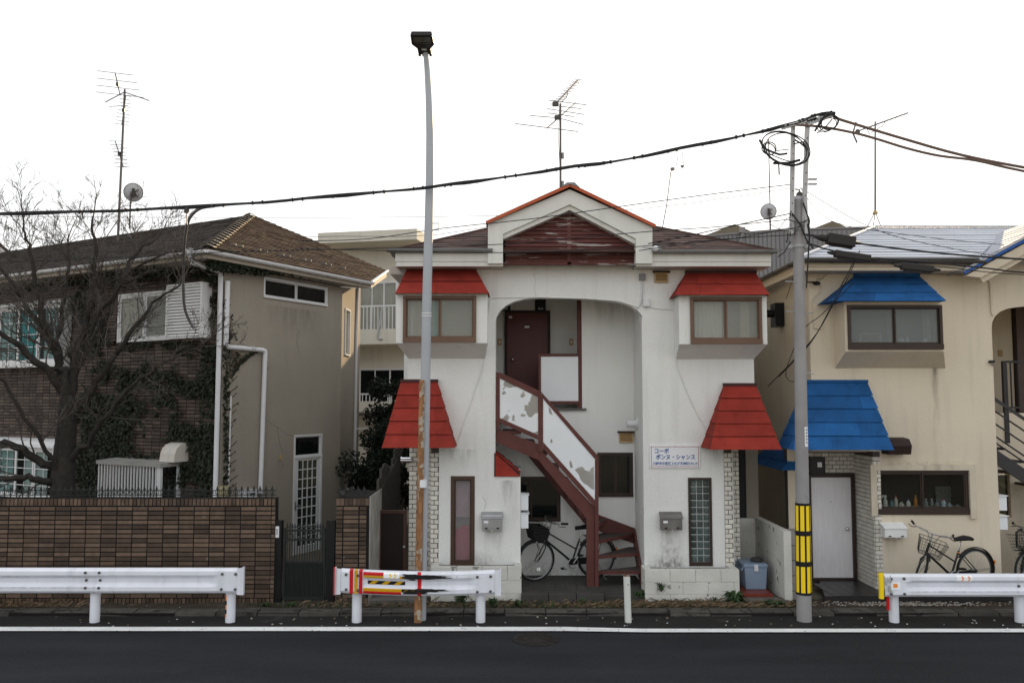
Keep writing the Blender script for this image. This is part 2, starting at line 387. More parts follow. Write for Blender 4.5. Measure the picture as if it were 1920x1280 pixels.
# ------------------------------------------------------------------ shared building pieces
def slide_window(parent, F, r, name='window', frm=bronze, gl=dglass, fw=.035, dep=.06, proud=.02, back=inside, curtains=(), sashes=2, mid=None, room=.35, label=None, rail_b=.0, roomoff=None):
    """aluminium sliding window: outer frame > sash frames, panes, what stands behind the glass"""
    x0, x1, z0, z1 = r
    f = MB(F)
    f.box(x0, x1, -proud, dep, z1-fw, z1); f.box(x0, x1, -proud-.012, dep, z0, z0+fw+rail_b)
    f.box(x0, x0+fw, -proud+.003, dep, z0+fw+rail_b, z1-fw); f.box(x1-fw, x1, -proud+.003, dep, z0+fw+rail_b, z1-fw)
    wi = f.build(name, frm, parent, label=label)
    a0, a1, c0, c1 = x0+fw, x1-fw, z0+fw+rail_b, z1-fw
    n = sashes; ms = mid if mid is not None else (a0+a1)/2
    edges = [a0, ms, a1] if n == 2 else ([a0, a1] if n == 1 else [a0 + (a1-a0)*i/n for i in range(n+1)])
    for i in range(len(edges)-1):
        s0, s1 = edges[i], edges[i+1]; y0 = .002 if i % 2 else .024
        e = .022
        sh = MB(F); sh.box(s0, s1, y0, y0+.02, c0, c0+e*1.3); sh.box(s0, s1, y0, y0+.02, c1-e, c1)
        sh.box(s0, s0+e, y0, y0+.02, c0+e*1.3, c1-e); sh.box(s1-e, s1, y0, y0+.02, c0+e*1.3, c1-e)
        sh.build('sash', frm, wi)
        MB(F).box(s0+e, s1-e, y0+.007, y0+.013, c0+e*1.3, c1-e).build('pane', gl, wi)
    if room:
        rb = MB(F); y0 = dep
        rb.poly([(a0, y0+room, c0), (a1, y0+room, c0), (a1, y0+room, c1), (a0, y0+room, c1)])
        for q in (((a0,y0,c0),(a0,y0+room,c0),(a0,y0+room,c1),(a0,y0,c1)), ((a1,y0,c0),(a1,y0+room,c0),(a1,y0+room,c1),(a1,y0,c1)),
                  ((a0,y0,c0),(a1,y0,c0),(a1,y0+room,c0),(a0,y0+room,c0)), ((a0,y0,c1),(a1,y0,c1),(a1,y0+room,c1),(a0,y0+room,c1))): rb.poly(q)
        rb.build('room_lining', back, wi)
    for (u0, u1, h0, h1, m_) in curtains:           # fractions of the opening
        cx0, cx1 = a0+(a1-a0)*u0, a0+(a1-a0)*u1; cz0, cz1 = c0+(c1-c0)*h0, c0+(c1-c0)*h1
        k = max(4, int((cx1-cx0)/.03)); cm = MB(F); pts = []
        for i in range(k+1): pts.append((cx0+(cx1-cx0)*i/k, dep+.03+.012*(i % 2)))
        for i in range(k): cm.poly([(pts[i][0], pts[i][1], cz0), (pts[i+1][0], pts[i+1][1], cz0), (pts[i+1][0], pts[i+1][1], cz1), (pts[i][0], pts[i][1], cz1)])
        cm.build('curtain', m_, wi, fixn=False)
    return wi

def bond(parent, F, x0, x1, z0, z1, bw, bh, gap, th, m, off=0.0, run=True, name='brick', budget=None, skip=None, flipk=0):
    """tiles laid in courses, each a piece; those past the budget are joined"""
    cache = {}; st = MB(F); n = 0; j = 0; z = z0; left = [budget if budget is not None else 10**6]
    lst = []
    while z + bh <= z1 + 1e-4:
        x = x0 - (bw/2 if (run and (j+flipk) % 2) else 0)
        while x < x1 - .012:
            a, c = max(x, x0), min(x + bw - gap, x1)
            if c - a > .012 and not (skip and skip((a+c)/2, z+bh/2)): lst.append((a, c, z))
            x += bw
        z += bh; j += 1
    lst.sort(key=lambda q: -q[2])
    for a, c, z in lst:
        if left[0] > 0:
            left[0] -= 1; key = round(c-a, 3)
            if key not in cache: cache[key] = MB().box(-(c-a)/2, (c-a)/2, -th, .004, 0, bh-gap).mesh(name, m)
            piece(name, cache[key], parent, F @ T((a+c)/2, off - random.uniform(0, .0025), z))
        else:
            dy = random.uniform(0, .0025); st.box(a, c, off-th-dy, off+.004, z, z+bh-gap)
    if st.v: st.build(name+'s', m, parent, kind='stuff', fixn=False)

def awning(parent, F, ztop, zbot, xt0, xt1, xb0, xb1, out, ncourse, m, sideL=True, sideR=True, cap=redcap, name='awning', y0=0.0, topout=.05):
    """small hipped pent roof on a wall, each shingle course a piece with its own butt edge"""
    core = MB(F); e = .02
    pt = lambda x, y, z: (x, y, z)
    core.hexa([(xb0, -out+y0, zbot), (xb1, -out+y0, zbot), (xb1, y0, zbot), (xb0, y0, zbot),
               (xt0, -topout+y0, ztop), (xt1, -topout+y0, ztop), (xt1, y0, ztop), (xt0, y0, ztop)])
    aw = core.build(name, redcap if m is red else blue, parent)
    lerp = lambda a, b, t: a + (b-a)*t
    for i in range(ncourse):
        t0, t1 = (i+(.0 if i == 0 else .085))/ncourse, (i+1)/ncourse   # from the top down, a shadow joint under each butt
        k0, k1 = -.004, .030                      # thickness: butt end stands proud
        L0, L1 = lerp(xt0, xb0, t0), lerp(xt0, xb0, t1); R0, R1 = lerp(xt1, xb1, t0), lerp(xt1, xb1, t1)
        Y0, Y1 = lerp(-topout, -out, t0)+y0, lerp(-topout, -out, t1)+y0; Z0, Z1 = lerp(ztop, zbot, t0), lerp(ztop, zbot, t1)
        # front strip cut into shingles of uneven width with slightly uneven butts
        n = max(1, round((R1-L1)/random.uniform(.55, .95))); cuts = sorted([0, 1] + [random.uniform(.15, .85) for _ in range(n-1)])
        for a, b in zip(cuts[:-1], cuts[1:]):
            if b - a < .06: continue
            g = .0015; d1, d2 = random.uniform(-.005, .004), random.uniform(-.005, .004)
            A0, B0, A1, B1 = lerp(L0, R0, a)+g, lerp(L0, R0, b)-g, lerp(L1, R1, a)+g, lerp(L1, R1, b)-g
            if a == 0: A0 -= .012; A1 -= .018
            if b == 1: B0 += .012; B1 += .018
            q = MB(F); lift = random.uniform(0, .003)
            q.hexa([(A1, Y1-k1-lift, Z1+d1-.008), (B1, Y1-k1-lift, Z1+d2-.008), (B1, Y1+.004, Z1+.0), (A1, Y1+.004, Z1+.0),
                    (A0, Y0-.006, Z0), (B0, Y0-.006, Z0), (B0, Y0+.004, Z0), (A0, Y0+.004, Z0)])
            q.build('shingle', m, aw)
        for side, X0, X1, on in ((-1, L0, L1, sideL), (1, R0, R1, sideR)):
            if not on: continue
            q = MB(F)
            q.hexa([(X1+side*.018, Y1-.012, Z1-.008), (X1+side*.018, y0, Z1-.008), (X1-side*.004, y0, Z1), (X1-side*.004, Y1, Z1),
                    (X0+side*.004, Y0-.004, Z0), (X0+side*.004, y0, Z0), (X0-side*.004, y0, Z0), (X0-side*.004, Y0, Z0)])
            q.build('shingle', m, aw)
    if cap is not None: MB(F).box(xt0-.02, xt1+.02, -topout-.03+y0, y0-.002, ztop-.012, ztop+.035).build('flashing', cap, aw)
    return aw

def courses(parent, poly_fn, n, m, name='roof_courses', seg=26, butt=.02, whole=False):
    """joined shingle courses on a roof plane: poly_fn(t) gives the left and right ends at height t"""
    st = MB()
    for i in range(n):
        t0, t1 = i/n, (i+1)/n
        a0, b0, up = poly_fn(t0); a1, b1, _ = poly_fn(min(t1+.15/n, 1))
        k = 1 if whole else max(1, int((b0-a0).length / .3)); cuts = [0]
        for j in range(1, k): cuts.append((j + random.uniform(-.3, .3) + (.5 if i % 2 else 0)) / k)
        cuts = sorted(min(1, max(0, c)) for c in cuts) + [1]
        for c, d in zip(cuts[:-1], cuts[1:]):
            if d-c < .002: continue
            A, B, C, D = a0.lerp(b0, c), a0.lerp(b0, d), a1.lerp(b1, d), a1.lerp(b1, c)
            l = butt * random.uniform(.8, 1.2)
            st.hexa([A, B, C, D, A+up*l, B+up*l, C+up*.004, D+up*.004])
    return st.build(name, m, parent, kind='stuff', fixn=False)

def mailbox(F, r, label, m, dep=.13, window=False, white_=False):
    x0, x1, z0, z1 = r
    c = F @ Vector(((x0+x1)/2, -dep/2, z0)); t = thing('mailbox', label, 'mailbox', c)
    h = z1-z0
    MB(F).slab([(x0,0,z0),(x0,-dep,z0+.01),(x0,-dep,z1-h*.22),(x0,-dep*.75,z1-h*.05),(x0,0,z1)], (x1-x0,0,0)).build('body', m, t, bev=.004)
    MB(F).hexa([(x0-.012,-dep-.02,z1-h*.27),(x1+.012,-dep-.02,z1-h*.27),(x1+.012,.0,z1-.0),(x0-.012,.0,z1-.0),
                (x0-.012,-dep-.02,z1-h*.21),(x1+.012,-dep-.02,z1-h*.21),(x1+.012,.0,z1+.03),(x0-.012,.0,z1+.03)]).build('lid', m, t, bev=.003)
    fl = MB(F).box(x0+.02, x1-.02, -dep-.008, -dep+.01, z0+h*.1, z0+h*.66).build('flap', m, t, bev=.003)
    for a in (.22, .78):
        xx = x0+(x1-x0)*a; MB(F).box(xx-.02, xx+.02, -dep-.012, -dep-.006, z0+h*.13, z0+h*.22).build('slot', black, fl)
    if window: MB(F).box(x0+.03, x0+.10, -dep-.011, -dep-.006, z0+h*.48, z0+h*.62).build('name_card', signw, t)
    MB(F).tube([F.inverted() @ (F @ Vector(((x0+x1)/2+dx, -dep-.012, z0+dz))) for dx, dz in ((-.012,.02),(0,-.012),(.012,.02))], .004, 6).build('latch', chrome, t)
    return t

def vent_box(parent, F, r, m, n=5, dep=.05, cap=None, name='vent'):
    x0, x1, z0, z1 = r
    v = MB(F)
    f = .018; v.box(x0, x0+f, -dep, -.004, z0, z1); v.box(x1-f, x1, -dep, -.004, z0, z1); v.box(x0+f, x1-f, -dep, -.004, z1-f, z1); v.box(x0+f, x1-f, -dep, -.004, z0, z0+f)
    o = v.build(name, m, parent); MB(F).box(x0+.002, x1-.002, -.004, .02, z0+.002, z1-.002).build('vent_back', black, o)
    for i in range(n):
        z = z0+f+(z1-z0-2*f)*(i+.5)/n; s = (z1-z0)/n*.36
        MB(F).hexa([(x0+f,-dep+.002,z-s),(x1-f,-dep+.002,z-s),(x1-f,-.006,z+s*.6),(x0+f,-.006,z+s*.6),(x0+f,-dep+.002,z-s+.008),(x1-f,-dep+.002,z-s+.008),(x1-f,-.006,z+s*.6+.008),(x0+f,-.006,z+s*.6+.008)]).build('slat', m, o)
    if cap: MB(F).box(x0-.03, x1+.03, -dep-.03, 0, z1+.003, z1+.03).build('vent_cap', cap, o)
    return o

# ------------------------------------------------------------------ middle house: white stucco flats with red awnings
Yw = 13.25
F0 = face(0, Yw)
mid = thing('white_apartment_house', 'two storey white stucco apartment house with red awnings, arched stairwell and gable', 'apartment house', (1.05, Yw, 0))
P = lambda u, v, off=0: pl(F0, u, v, off)
gl = -.05
zc = P(1000, 838)[1]
xl, xr = P(765, 650)[0], P(1413, 650)[0]; xl2, xr2 = P(808, 950)[0], P(1373, 950)[0]
ztopw = P(1000, 484)[1]
xo0, xo1 = P(929, 740)[0], P(1206, 850)[0]; xlow = P(976, 980)[0]; zlow = P(950, 893)[1]
arch = [P(1207, 606), P(1204, 592), P(1196, 582), P(1182, 573), P(1163, 567), P(1140, 563), P(1100, 560), P(1060, 558), P(1010, 558), P(985, 560), P(964, 565), P(948, 573), P(937, 583), P(931, 594), P(929, 606)]
outer = [(xl2, gl), (xl2, zc), (xl, zc), (xl, ztopw), (xr, ztopw), (xr, zc), (xr2, zc), (xr2, gl), (xo1, gl)] + [(xo1, arch[0][1])] + arch[1:-1] + [(xo0, arch[-1][1]), (xo0, zlow), (xlow, zlow), (xlow, gl)]
rw1 = rect(F0, 845, 892, 890, 1060); rw2 = rect(F0, 1291, 895, 1335, 1060)
hole = lambda r: [(r[0], r[2]), (r[1], r[2]), (r[1], r[3]), (r[0], r[3])]
wall = MB(F0).plate(outer, [hole(rw1), hole(rw2)], 0, .2).build('wall', white, mid)
# body behind, side walls, back wall of the stairwell, ceilings
Yb, Yc2 = 14.2, 15.3
F1 = face(0, Yb); P1 = lambda u, v: pl(F1, u, v)
b = MB()
b.box(xo1, xo1+.18, Yw+.2, Yb, gl, ztopw); b.box(xo0-.18, xo0, Yw+.2, Yb, zlow, ztopw); b.box(xlow-.18, xlow, Yw+.2, Yb, gl, zlow-.01)
b.box(xo0-.18, xlow, Yw+.2, Yb, zlow-.012, zlow+.1)
b.box(xl, xl+.18, Yw+.2, 21, zc, ztopw); b.box(xr-.18, xr, Yw+.2, 21, zc, ztopw)
b.box(xl+.01, xr-.01, 20.9, 21.1, gl, ztopw-.01)
b.build('side_wall', white, mid)
op = rect(F1, 930, 560, 1091, 765)
lw = rect(F1, 940, 893, 1051, 977); rwn = rect(F1, 1120, 848, 1187, 931)
b = MB(F1); x0b, x1b = xo0-.16, xo1+.16
b.plate([(x0b-.9, gl), (x1b, gl), (x1b, ztopw), (x0b-.9, ztopw)], [[(op[0], op[2]), (op[1], op[2]), (op[1], 5.15), (op[0], 5.15)], hole(lw), hole(rwn)], 0, .15)
b.build('stairwell_wall', white, mid)
zfl = op[2]
F2 = face(0, Yc2)
b = MB(F2).plate([(-2, zfl-.3), (1.9, zfl-.3), (1.9, 5.3), (-2, 5.3)], [], 0, .1); b.build('corridor_wall', beige if False else white, mid)
MB().box(-2, 1.9, Yb+.15, Yc2, zfl-.2, zfl-.02).build('landing', conc, mid)
MB().box(op[1]+.002, op[1]+.12, Yb+.15, Yc2, zfl-.02, 5.2).build('corridor_end_wall', white, mid)
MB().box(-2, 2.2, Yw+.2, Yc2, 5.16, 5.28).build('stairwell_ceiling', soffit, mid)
MB(F1).box(op[0]+.3, op[1]+.07, -.05, .02, zfl-.035, zfl).build('landing_sill', conc, mid)
# upstairs door
rd = rect(F2, 951, 587, 1027, 760); rd = (rd[0], rd[1], zfl-.02, rd[3])
fr = MB(F2); fw = .045
fr.box(rd[0]-fw, rd[0], -.06, 0, rd[2], rd[3]+fw); fr.box(rd[1], rd[1]+fw, -.06, 0, rd[2], rd[3]+fw); fr.box(rd[0], rd[1], -.06, 0, rd[3], rd[3]+fw)
dr = MB(F2).box(rd[0], rd[1], -.03, -.004, rd[2], rd[3]).build('door', maroon, mid)
fr.build('door_frame', dkwood, dr)
kx, kz = pl(F2, 961, 674); MB(F2).ball((kx, -.075, kz), .033, n=12, m=8).cyl((kx, -.03, kz), (kx, -.06, kz), .014).build('door_knob', chrome, dr, smooth=True)
nx, nz = pl(F2, 988, 613); MB(F2).box(nx-.045, nx+.045, -.036, -.03, nz-.018, nz+.018).build('number_plate', signw, dr)
nx, nz = pl(F2, 957, 595); MB(F2).box(nx-.03, nx+.03, -.07, -.03, nz-.02, nz+.02).build('door_closer', steel, dr)
for u, v in ((937, 641), (1071, 641)):
    x, z = pl(F2, u, v); sw = MB(F2).box(x-.035, x+.035, -.02, 0, z-.06, z+.06).build('intercom', tanv, mid); MB(F2).box(x-.014, x+.014, -.026, -.02, z-.03, z+.03).build('button', signw, sw)
for u in (947, 1013):          # lanterns over the door
    x, z = pl(F2, u, 572); la = MB(F2).box(x-.10, x+.10, -.06, 0, z-.11, z+.13).build('wall_lantern', blackp, mid)
    MB(F2).tube([(x, -.06, z-.01), (x, -.19, z-.01)], [.055, .075], 8).build('lantern_shade', blackp, la); MB(F2).cyl((x, -.13, z-.09), (x, -.13, z+.02), .05, 10).build('lantern_glass', panelw, la)
# post and white balustrade panel on the landing
pst = rect(F1, 1083, 561, 1091, 765)
MB(F1).box(pst[0], pst[1]-.005, .02, .09, zfl, 5.16).build('post', stairp, mid)
pr = rect(F1, 1013, 664, 1083, 757)
bl = MB(F1).box(pr[0], pr[1]+.01, .0, .03, pr[2]+.04, pr[3]-.04).build('balustrade_panel', panelw, mid)
q = MB(F1); q.box(pr[0]-.03, pr[1]+.012, -.02, .045, pr[3]-.035, pr[3]+.01); q.box(pr[0]-.03, pr[1]+.012, -.02, .045, pr[2], pr[2]+.05); q.box(pr[0]-.03, pr[0]+.012, -.018, .043, pr[2]-.1, pr[3]-.035); q.build('balustrade_frame', stairp, bl)
# stairwell windows downstairs
slide_window(mid, F1, lw, 'stairwell_window', dbronze, dglass, .04, .1, .01, room=.3)
slide_window(mid, F1, rwn, 'stairwell_window', dbronze, dglass, .04, .1, .01, room=.3, curtains=())
vent_box(mid, F1, rect(F1, 1161, 811, 1186, 829), tanv, 4, .04, dkwood)
x, z = pl(F1, 1180, 793)
MB().cyl((xo1-.01, 13.85, z), (xo1-.17, 13.85, z), .06, 14).cyl((xo1-.0, 13.85, z), (xo1-.02, 13.85, z), .10, 14).build('vent_pipe', pvc, mid, smooth=True)
# stairwell floor: raised concrete slab with blocks along its front
slab0, slab1 = P(976, 1120)[0], P(1127, 1120)[0]
MB().box(xlow-.1, xo1+.1, 12.95, Yb, gl, .155).build('stairwell_floor', dkconc, mid)
n = 3
for i in range(n):
    a = slab0+.0+(slab1-slab0)*i/n; c = slab0+(slab1-slab0)*(i+1)/n
    MB().box(a+.004, c-.004, 12.78, 12.952, gl, .165+random.uniform(0,.006)).build('step_block', dkconc, mid, bev=.008)
MB().box(slab1+.01, xo1+.0, 12.90, 12.948, gl, .12).build('step_block', dkconc, mid, bev=.008)
for i in range(7):               # stone paving behind the bicycle
    for j in range(2):
        a = slab0+.04+i*.17; MB().box(a, a+.16, 13.1+j*.3, 13.38+j*.3, .15, .163+random.uniform(0,.004)).build('paving_stone', dkconc, mid)
# bays upstairs
def bay(uL, uR, vT, vB, uwl, uwr, vwb, sideu, wr, curtains, wallL, wallR):
    fy = -.40
    x0, x1, z0, z1 = rect(F0, uL, vT, uR, vB, fy)
    wx0, wx1 = P(wallL, 660)[0], P(wallR, 660)[0]; zb = P(uL, vwb)[1]
    by = MB(F0)
    rr = rect(F0, *wr, fy)
    by.plate([(x0, z0), (x1, z0), (x1, z1), (x0, z1)], [hole(rr)], fy, fy+.08)
    by.box(x0, x0+.07, fy+.08, 0, z0, z1); by.box(x1-.07, x1, fy+.08, 0, z0, z1); by.box(x0+.07, x1-.07, fy+.08, 0, z1-.06, z1)
    by.hexa([(x0, fy, z0-.001), (x1, fy, z0-.001), (x1, 0, z0-.001), (x0, 0, z0-.001), (x0, fy, z0+.0), (x1, fy, z0+.0), (x1, 0, z0+.0), (x0, 0, z0+.0)])
    by.add([(x0, fy, z0-.002), (x1, fy, z0-.002), (wx1, -.004, zb), (wx0, -.004, zb), (x0, -.004, z0-.002), (x1, -.004, z0-.002)], [(0,1,2,3), (0,3,4), (1,5,2), (0,4,5,1), (3,2,5,4)])
    ob = by.build('bay_window', white, mid)
    Fb = F0 @ T(0, fy, 0)
    slide_window(ob if False else mid, Fb, rr, 'window', bronze, frost, .045, .09, .035, insidem, curtains, 2, rail_b=.03, room=.22)
    return ob
bay(743, 914, 545, 643, 0, 0, 672, 0, (756, 555, 893, 642), ((.0, .12, 0, 1, panelw), (.10, .24, 0, 1, curt), (.38, .46, 0, 1, tealc)), 766, 908)
bay(1273, 1438, 550, 645, 0, 0, 673, 0, (1294, 557, 1428, 645), ((.0, .47, 0, 1, panelw), (.75, .89, 0, .96, curt)), 1267, 1413)
# red awnings
z = lambda v, off: pl(F0, 960, v, off)[1]
def aw(parent, ut0, ut1, vt, ub0, ub1, vb, out, n, m=red, FF=F0, **k):
    zt, zb = pl(FF, 960, vt, -.06)[1], pl(FF, 960, vb, -out)[1]
    return awning(parent, FF, zt, zb, pl(FF, ut0, vt, -.06)[0], pl(FF, ut1, vt, -.06)[0], pl(FF, ub0, vb, -out)[0], pl(FF, ub1, vb, -out)[0], out, n, m, **k)
aw(mid, 764, 891, 505, 743, 915, 549, .52, 2)
aw(mid, 1288, 1416, 511, 1268, 1440, 552, .52, 2)
aw(mid, 753, 819, 715, 718, 850, 838, .62, 5)
aw(mid, 1359, 1416, 722, 1333, 1463, 841, .62, 5)
# red sloped cap on the low wall in the stairwell
xa, za = P(929, 852); xb, zb = P(975, 889); 
cp_ = MB(F0).slab([(xa-.02, -.01, zlow+.0), (xb+.0, -.01, zlow+.0), (xb, -.01, zb+.02), (xa-.02, -.01, za+.03)], (0, .45, 0)).build('awning', redcap, mid, label='small red sloping cap on the low wall inside the stairwell')
for i in range(3):
    t0, t1 = i/3, (i+1)/3; X = lambda t: xa+(xb-xa)*t; Z = lambda t: za+.03+(zb-za-.01)*t
    MB(F0).hexa([(X(t0), -.03, Z(t0)), (X(t1)+.01, -.03, Z(t1)), (X(t1)+.01, .46, Z(t1)), (X(t0), .46, Z(t0)), (X(t0), -.03, Z(t0)+.012), (X(t1)+.01, -.03, Z(t1)+.025), (X(t1)+.01, .46, Z(t1)+.025), (X(t0), .46, Z(t0)+.012)]).build('shingle', red, cp_)
for i in range(2): MB(F0).slab([(xa, -.014, zlow-.0+(za-zlow)*i/2+.004), (xa+(xb-xa)*(1-.45*i), -.014, zlow+(za-zlow)*i/2+.004), (xa+(xb-xa)*(.55-.5*i), -.014, zlow+(za-zlow)*(i+1)/2), (xa, -.014, zlow+(za-zlow)*(i+1)/2)], (0, -.012, 0)).build('shingle', red, cp_)
# tall window and glass block window in the ground floor
tw = slide_window(mid, F0, rw1, 'tall_window', mat('brown_window_frame', (.075,.045,.03), .45, .15, 4), glass_mat('lightly_frosted_glass', (.42,.40,.41), .2, .3), .055, .14, .012, insidem, (), 1, room=.2, label='tall narrow bronze framed window with red cloth behind frosted glass')
x0, x1, z0, z1 = rw1
MB(F0).box(x0+.06, x1-.06, .20, .21, z0+.1+.45*(z1-z0), z1-.06).build('curtain', pinkblind, tw)
MB(F0).slab([(x0+.06, .19, z0+.06), (x1-.06, .19, z0+.06), (x1-.06, .19, z0+.42*(z1-z0)), ((x0+x1)/2, .19, z0+.43*(z1-z0)), (x0+.06, .19, z0+.38*(z1-z0))], (0, .01, 0)).build('curtain', redblind, tw)
x0, x1, z0, z1 = rw2
g = MB(F0); fw = .035
g.box(x0, x0+fw, -.015, .12, z0, z1); g.box(x1-fw, x1, -.015, .12, z0, z1); g.box(x0+fw, x1-fw, -.015, .12, z1-fw, z1); g.box(x0+fw, x1-fw, -.015, .12, z0, z0+fw*1.6)
gw = g.build('glass_block_window', dbronze, mid)
MB(F0).box(x0+fw, x1-fw, .022, .12, z0+fw*1.6, z1-fw).build('grout', groutm, gw)
a0, a1, c0, c1 = x0+fw, x1-fw, z0+fw*1.6, z1-fw
bwid, bhei = (a1-a0)/3, (c1-c0)/12
gm = MB(); gg = .007
for (s, y) in ((bwid/2-gg, .0), ):
    gm.box(-bwid/2+gg, bwid/2-gg, .006, .05, gg, bhei-gg)
    k = .018
    gm.add([(-bwid/2+gg, .006, gg), (bwid/2-gg, .006, gg), (bwid/2-gg, .006, bhei-gg), (-bwid/2+gg, .006, bhei-gg), (-bwid/2+gg+k, -.004, gg+k), (bwid/2-gg-k, -.004, gg+k), (bwid/2-gg-k, -.004, bhei-gg-k), (-bwid/2+gg+k, -.004, bhei-gg-k)],
           [(0,1,5,4), (1,2,6,5), (2,3,7,6), (3,0,4,7), (4,5,6,7)])
gme = gm.mesh('glass_block', gblock)
for i in range(3):
    for j in range(12): piece('glass_block', gme, gw, F0 @ T(a0+bwid*(i+.5), .012, c0+bhei*j))
def stain(parent, F, u0, v0, u1, v1, m, off=-.0015):
    x0, x1, z0, z1 = rect(F, u0, v0, u1, v1); MB(F).add([(x0, off, z0), (x1, off, z0), (x1, off, z1), (x0, off, z1)], [(0,1,2,3)]).build('stain', m, parent, fixn=False)
for q in ((1232, 990, 1285, 1062, stain_dn), (1236, 994, 1262, 1050, stain_up), (1210, 1035, 1292, 1063, stain_dn), (905, 995, 945, 1055, stain_up), (828, 842, 900, 885, stain_up), (1335, 842, 1362, 880, stain_up), (862, 1030, 930, 1062, stain_dn), (935, 900, 975, 990, stain_up)): stain(mid, F0, *q)
for q in ((1052, 900, 1100, 1000, stain_green), (1060, 905, 1085, 960, stain_up), (1050, 1040, 1190, 1078, stain_dn), (975, 1045, 1060, 1078, stain_dn), (1095, 562, 1190, 620, stain_up)): stain(mid, F1, *q, off=-.002)
# eaves, fascia, gutters
ye = 12.82; Fe = face(0, ye); Pe = lambda u, v: pl(Fe, u, v)
zf0, zf1 = Pe(960, 499)[1], Pe(960, 474)[1]
xeL, xeR = Pe(741, 485)[0], Pe(1446, 485)[0]
gxL0, gxR0 = Pe(943, 470)[0], Pe(1191, 470)[0]; gxL1, gxR1 = Pe(915, 450)[0], Pe(1222, 450)[0]
fb = MB()
for a, c in ((xeL, gxL0), (gxR0, xeR)):
    fb.box(a, c, ye, ye+.05, zf0+.075, zf1); fb.box(a+.02, c, ye+.012, ye+.05, zf0, zf0+.072)
fb.box(xeL, xeL+.04, ye+.05, 21.2, zf0, zf1); fb.box(xeR-.04, xeR, ye+.05, 21.2, zf0, zf1)
fb.build('fascia', fascia, mid)
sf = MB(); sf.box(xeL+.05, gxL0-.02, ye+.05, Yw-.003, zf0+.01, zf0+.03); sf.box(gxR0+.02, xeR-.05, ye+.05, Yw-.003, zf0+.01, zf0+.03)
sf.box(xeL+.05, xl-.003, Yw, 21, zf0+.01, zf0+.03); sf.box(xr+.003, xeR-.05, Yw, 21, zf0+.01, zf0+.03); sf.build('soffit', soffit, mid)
def gutter_run(parent, pts, r, m, name='gutter', brackets=0):
    """half round gutter"""
    g_ = MB(); V = [Vector(p) for p in pts]; n = 8; vs2 = []; fs2 = []
    for i, p in enumerate(V):
        d = (V[min(i+1, len(V)-1)] - V[max(i-1, 0)]).normalized(); sx = d.cross(Vector((0,0,1))).normalized()
        for rr in (r, r-.008):
            for k in range(n+1):
                a = math.pi + math.pi*k/n; vs2.append(p + sx*math.cos(a)*rr + Vector((0,0,1))*math.sin(a)*rr)
    st = 2*(n+1)
    for i in range(len(V)-1):
        for k in range(n):
            a, b2 = i*st+k, (i+1)*st+k; fs2.append((a, a+1, b2+1, b2))
            a += n+1; b2 += n+1; fs2.append((a, b2, b2+1, a+1))
        for e in (0, n): fs2.append((i*st+e, (i+1)*st+e, (i+1)*st+e+n+1, i*st+e+n+1))
    for i in (0, len(V)-1):
        c0_ = i*st; fs2.append(tuple(range(c0_, c0_+n+1)))
    g_.add(vs2, fs2)
    go = g_.build(name, m, parent, fixn=False)
    for i in range(len(V)-1):
        L_ = (V[i+1]-V[i]).length; k = int(L_/.75)
        for j in range(k):
            p = V[i].lerp(V[i+1], (j+.5)/k); d = (V[i+1]-V[i]).normalized(); sx = d.cross(Vector((0,0,1)))
            MB().tube([p+sx*(r+.004)*math.cos(math.pi+math.pi*q/8)+Vector((0,0,1))*(r+.004)*math.sin(math.pi+math.pi*q/8) for q in range(9)], .006, 5).build('gutter_bracket', m, go)
    return go
zg = Pe(960, 468)[1]
gutter_run(mid, [(xeL-.12, ye-.06, zg), (Pe(924, 470)[0], ye-.06, zg)], .055, gutter)
gutter_run(mid, [(gxR1+.0, ye-.06, zg-.02), (xeR+.07, ye-.06, zg-.02)], .055, gutter)
gutter_run(mid, [(xeL-.06, ye, zg), (xeL-.06, 21, zg)], .05, gutterb); gutter_run(mid, [(xeR+.06, ye, zg), (xeR+.06, 21, zg)], .05, gutterb)
# main hipped roof
zr = zf1+.01; yr0 = ye-.05; pitch = .445; kk = 3.0
xL, xR = xeL-.06, xeR+.05; apex_y = yr0+kk; zap = zr+pitch*kk; yback = 21.3
rb = MB()
A_ = [(xL, yr0, zr), (xR, yr0, zr), (xR, yback, zr), (xL, yback, zr), (xL+kk, apex_y, zap), (xL+kk, yback-kk, zap)]
xm = (xL+xR)/2
A_[4] = (xm, apex_y, zap); A_[5] = (xm, yback-kk, zap)
rb.add(A_, [(0,1,4), (1,2,5,4), (2,3,5), (3,0,4,5), (0,3,2,1)])
roof = rb.build('roof', mroof, mid)
hx = (xm-xL)
up = Vector((0, -pitch, 1)).normalized()
zg1 = lambda t: t*kk
for side in (0, 1):
    def fn(t, side=side):
        d = .62*kk*t; yy = yr0-.02+d; zz = zr+pitch*d+.004
        l = xL+hx*d/kk; r_ = xR-hx*d/kk
        gl_ = gxL1+.01+d*.9*0; gr_ = gxR1-.01
        # the gable stands in the middle: its flank cuts the course
        return (Vector((l, yy, zz)), Vector((max(gl_, l+.01), yy, zz)), up) if side == 0 else (Vector((min(gr_, r_-.01), yy, zz)), Vector((r_, yy, zz)), up)
    courses(mid, fn, 15, mroof, butt=.018)
for (x, s) in ((xL, 1), (xR, -1)):
    hip = MB(); hip.bar((x, yr0, zr+.02), (x+s*hx, apex_y, zap+.02), .10, .04); hip.build('hip_cap', mroof, mid)
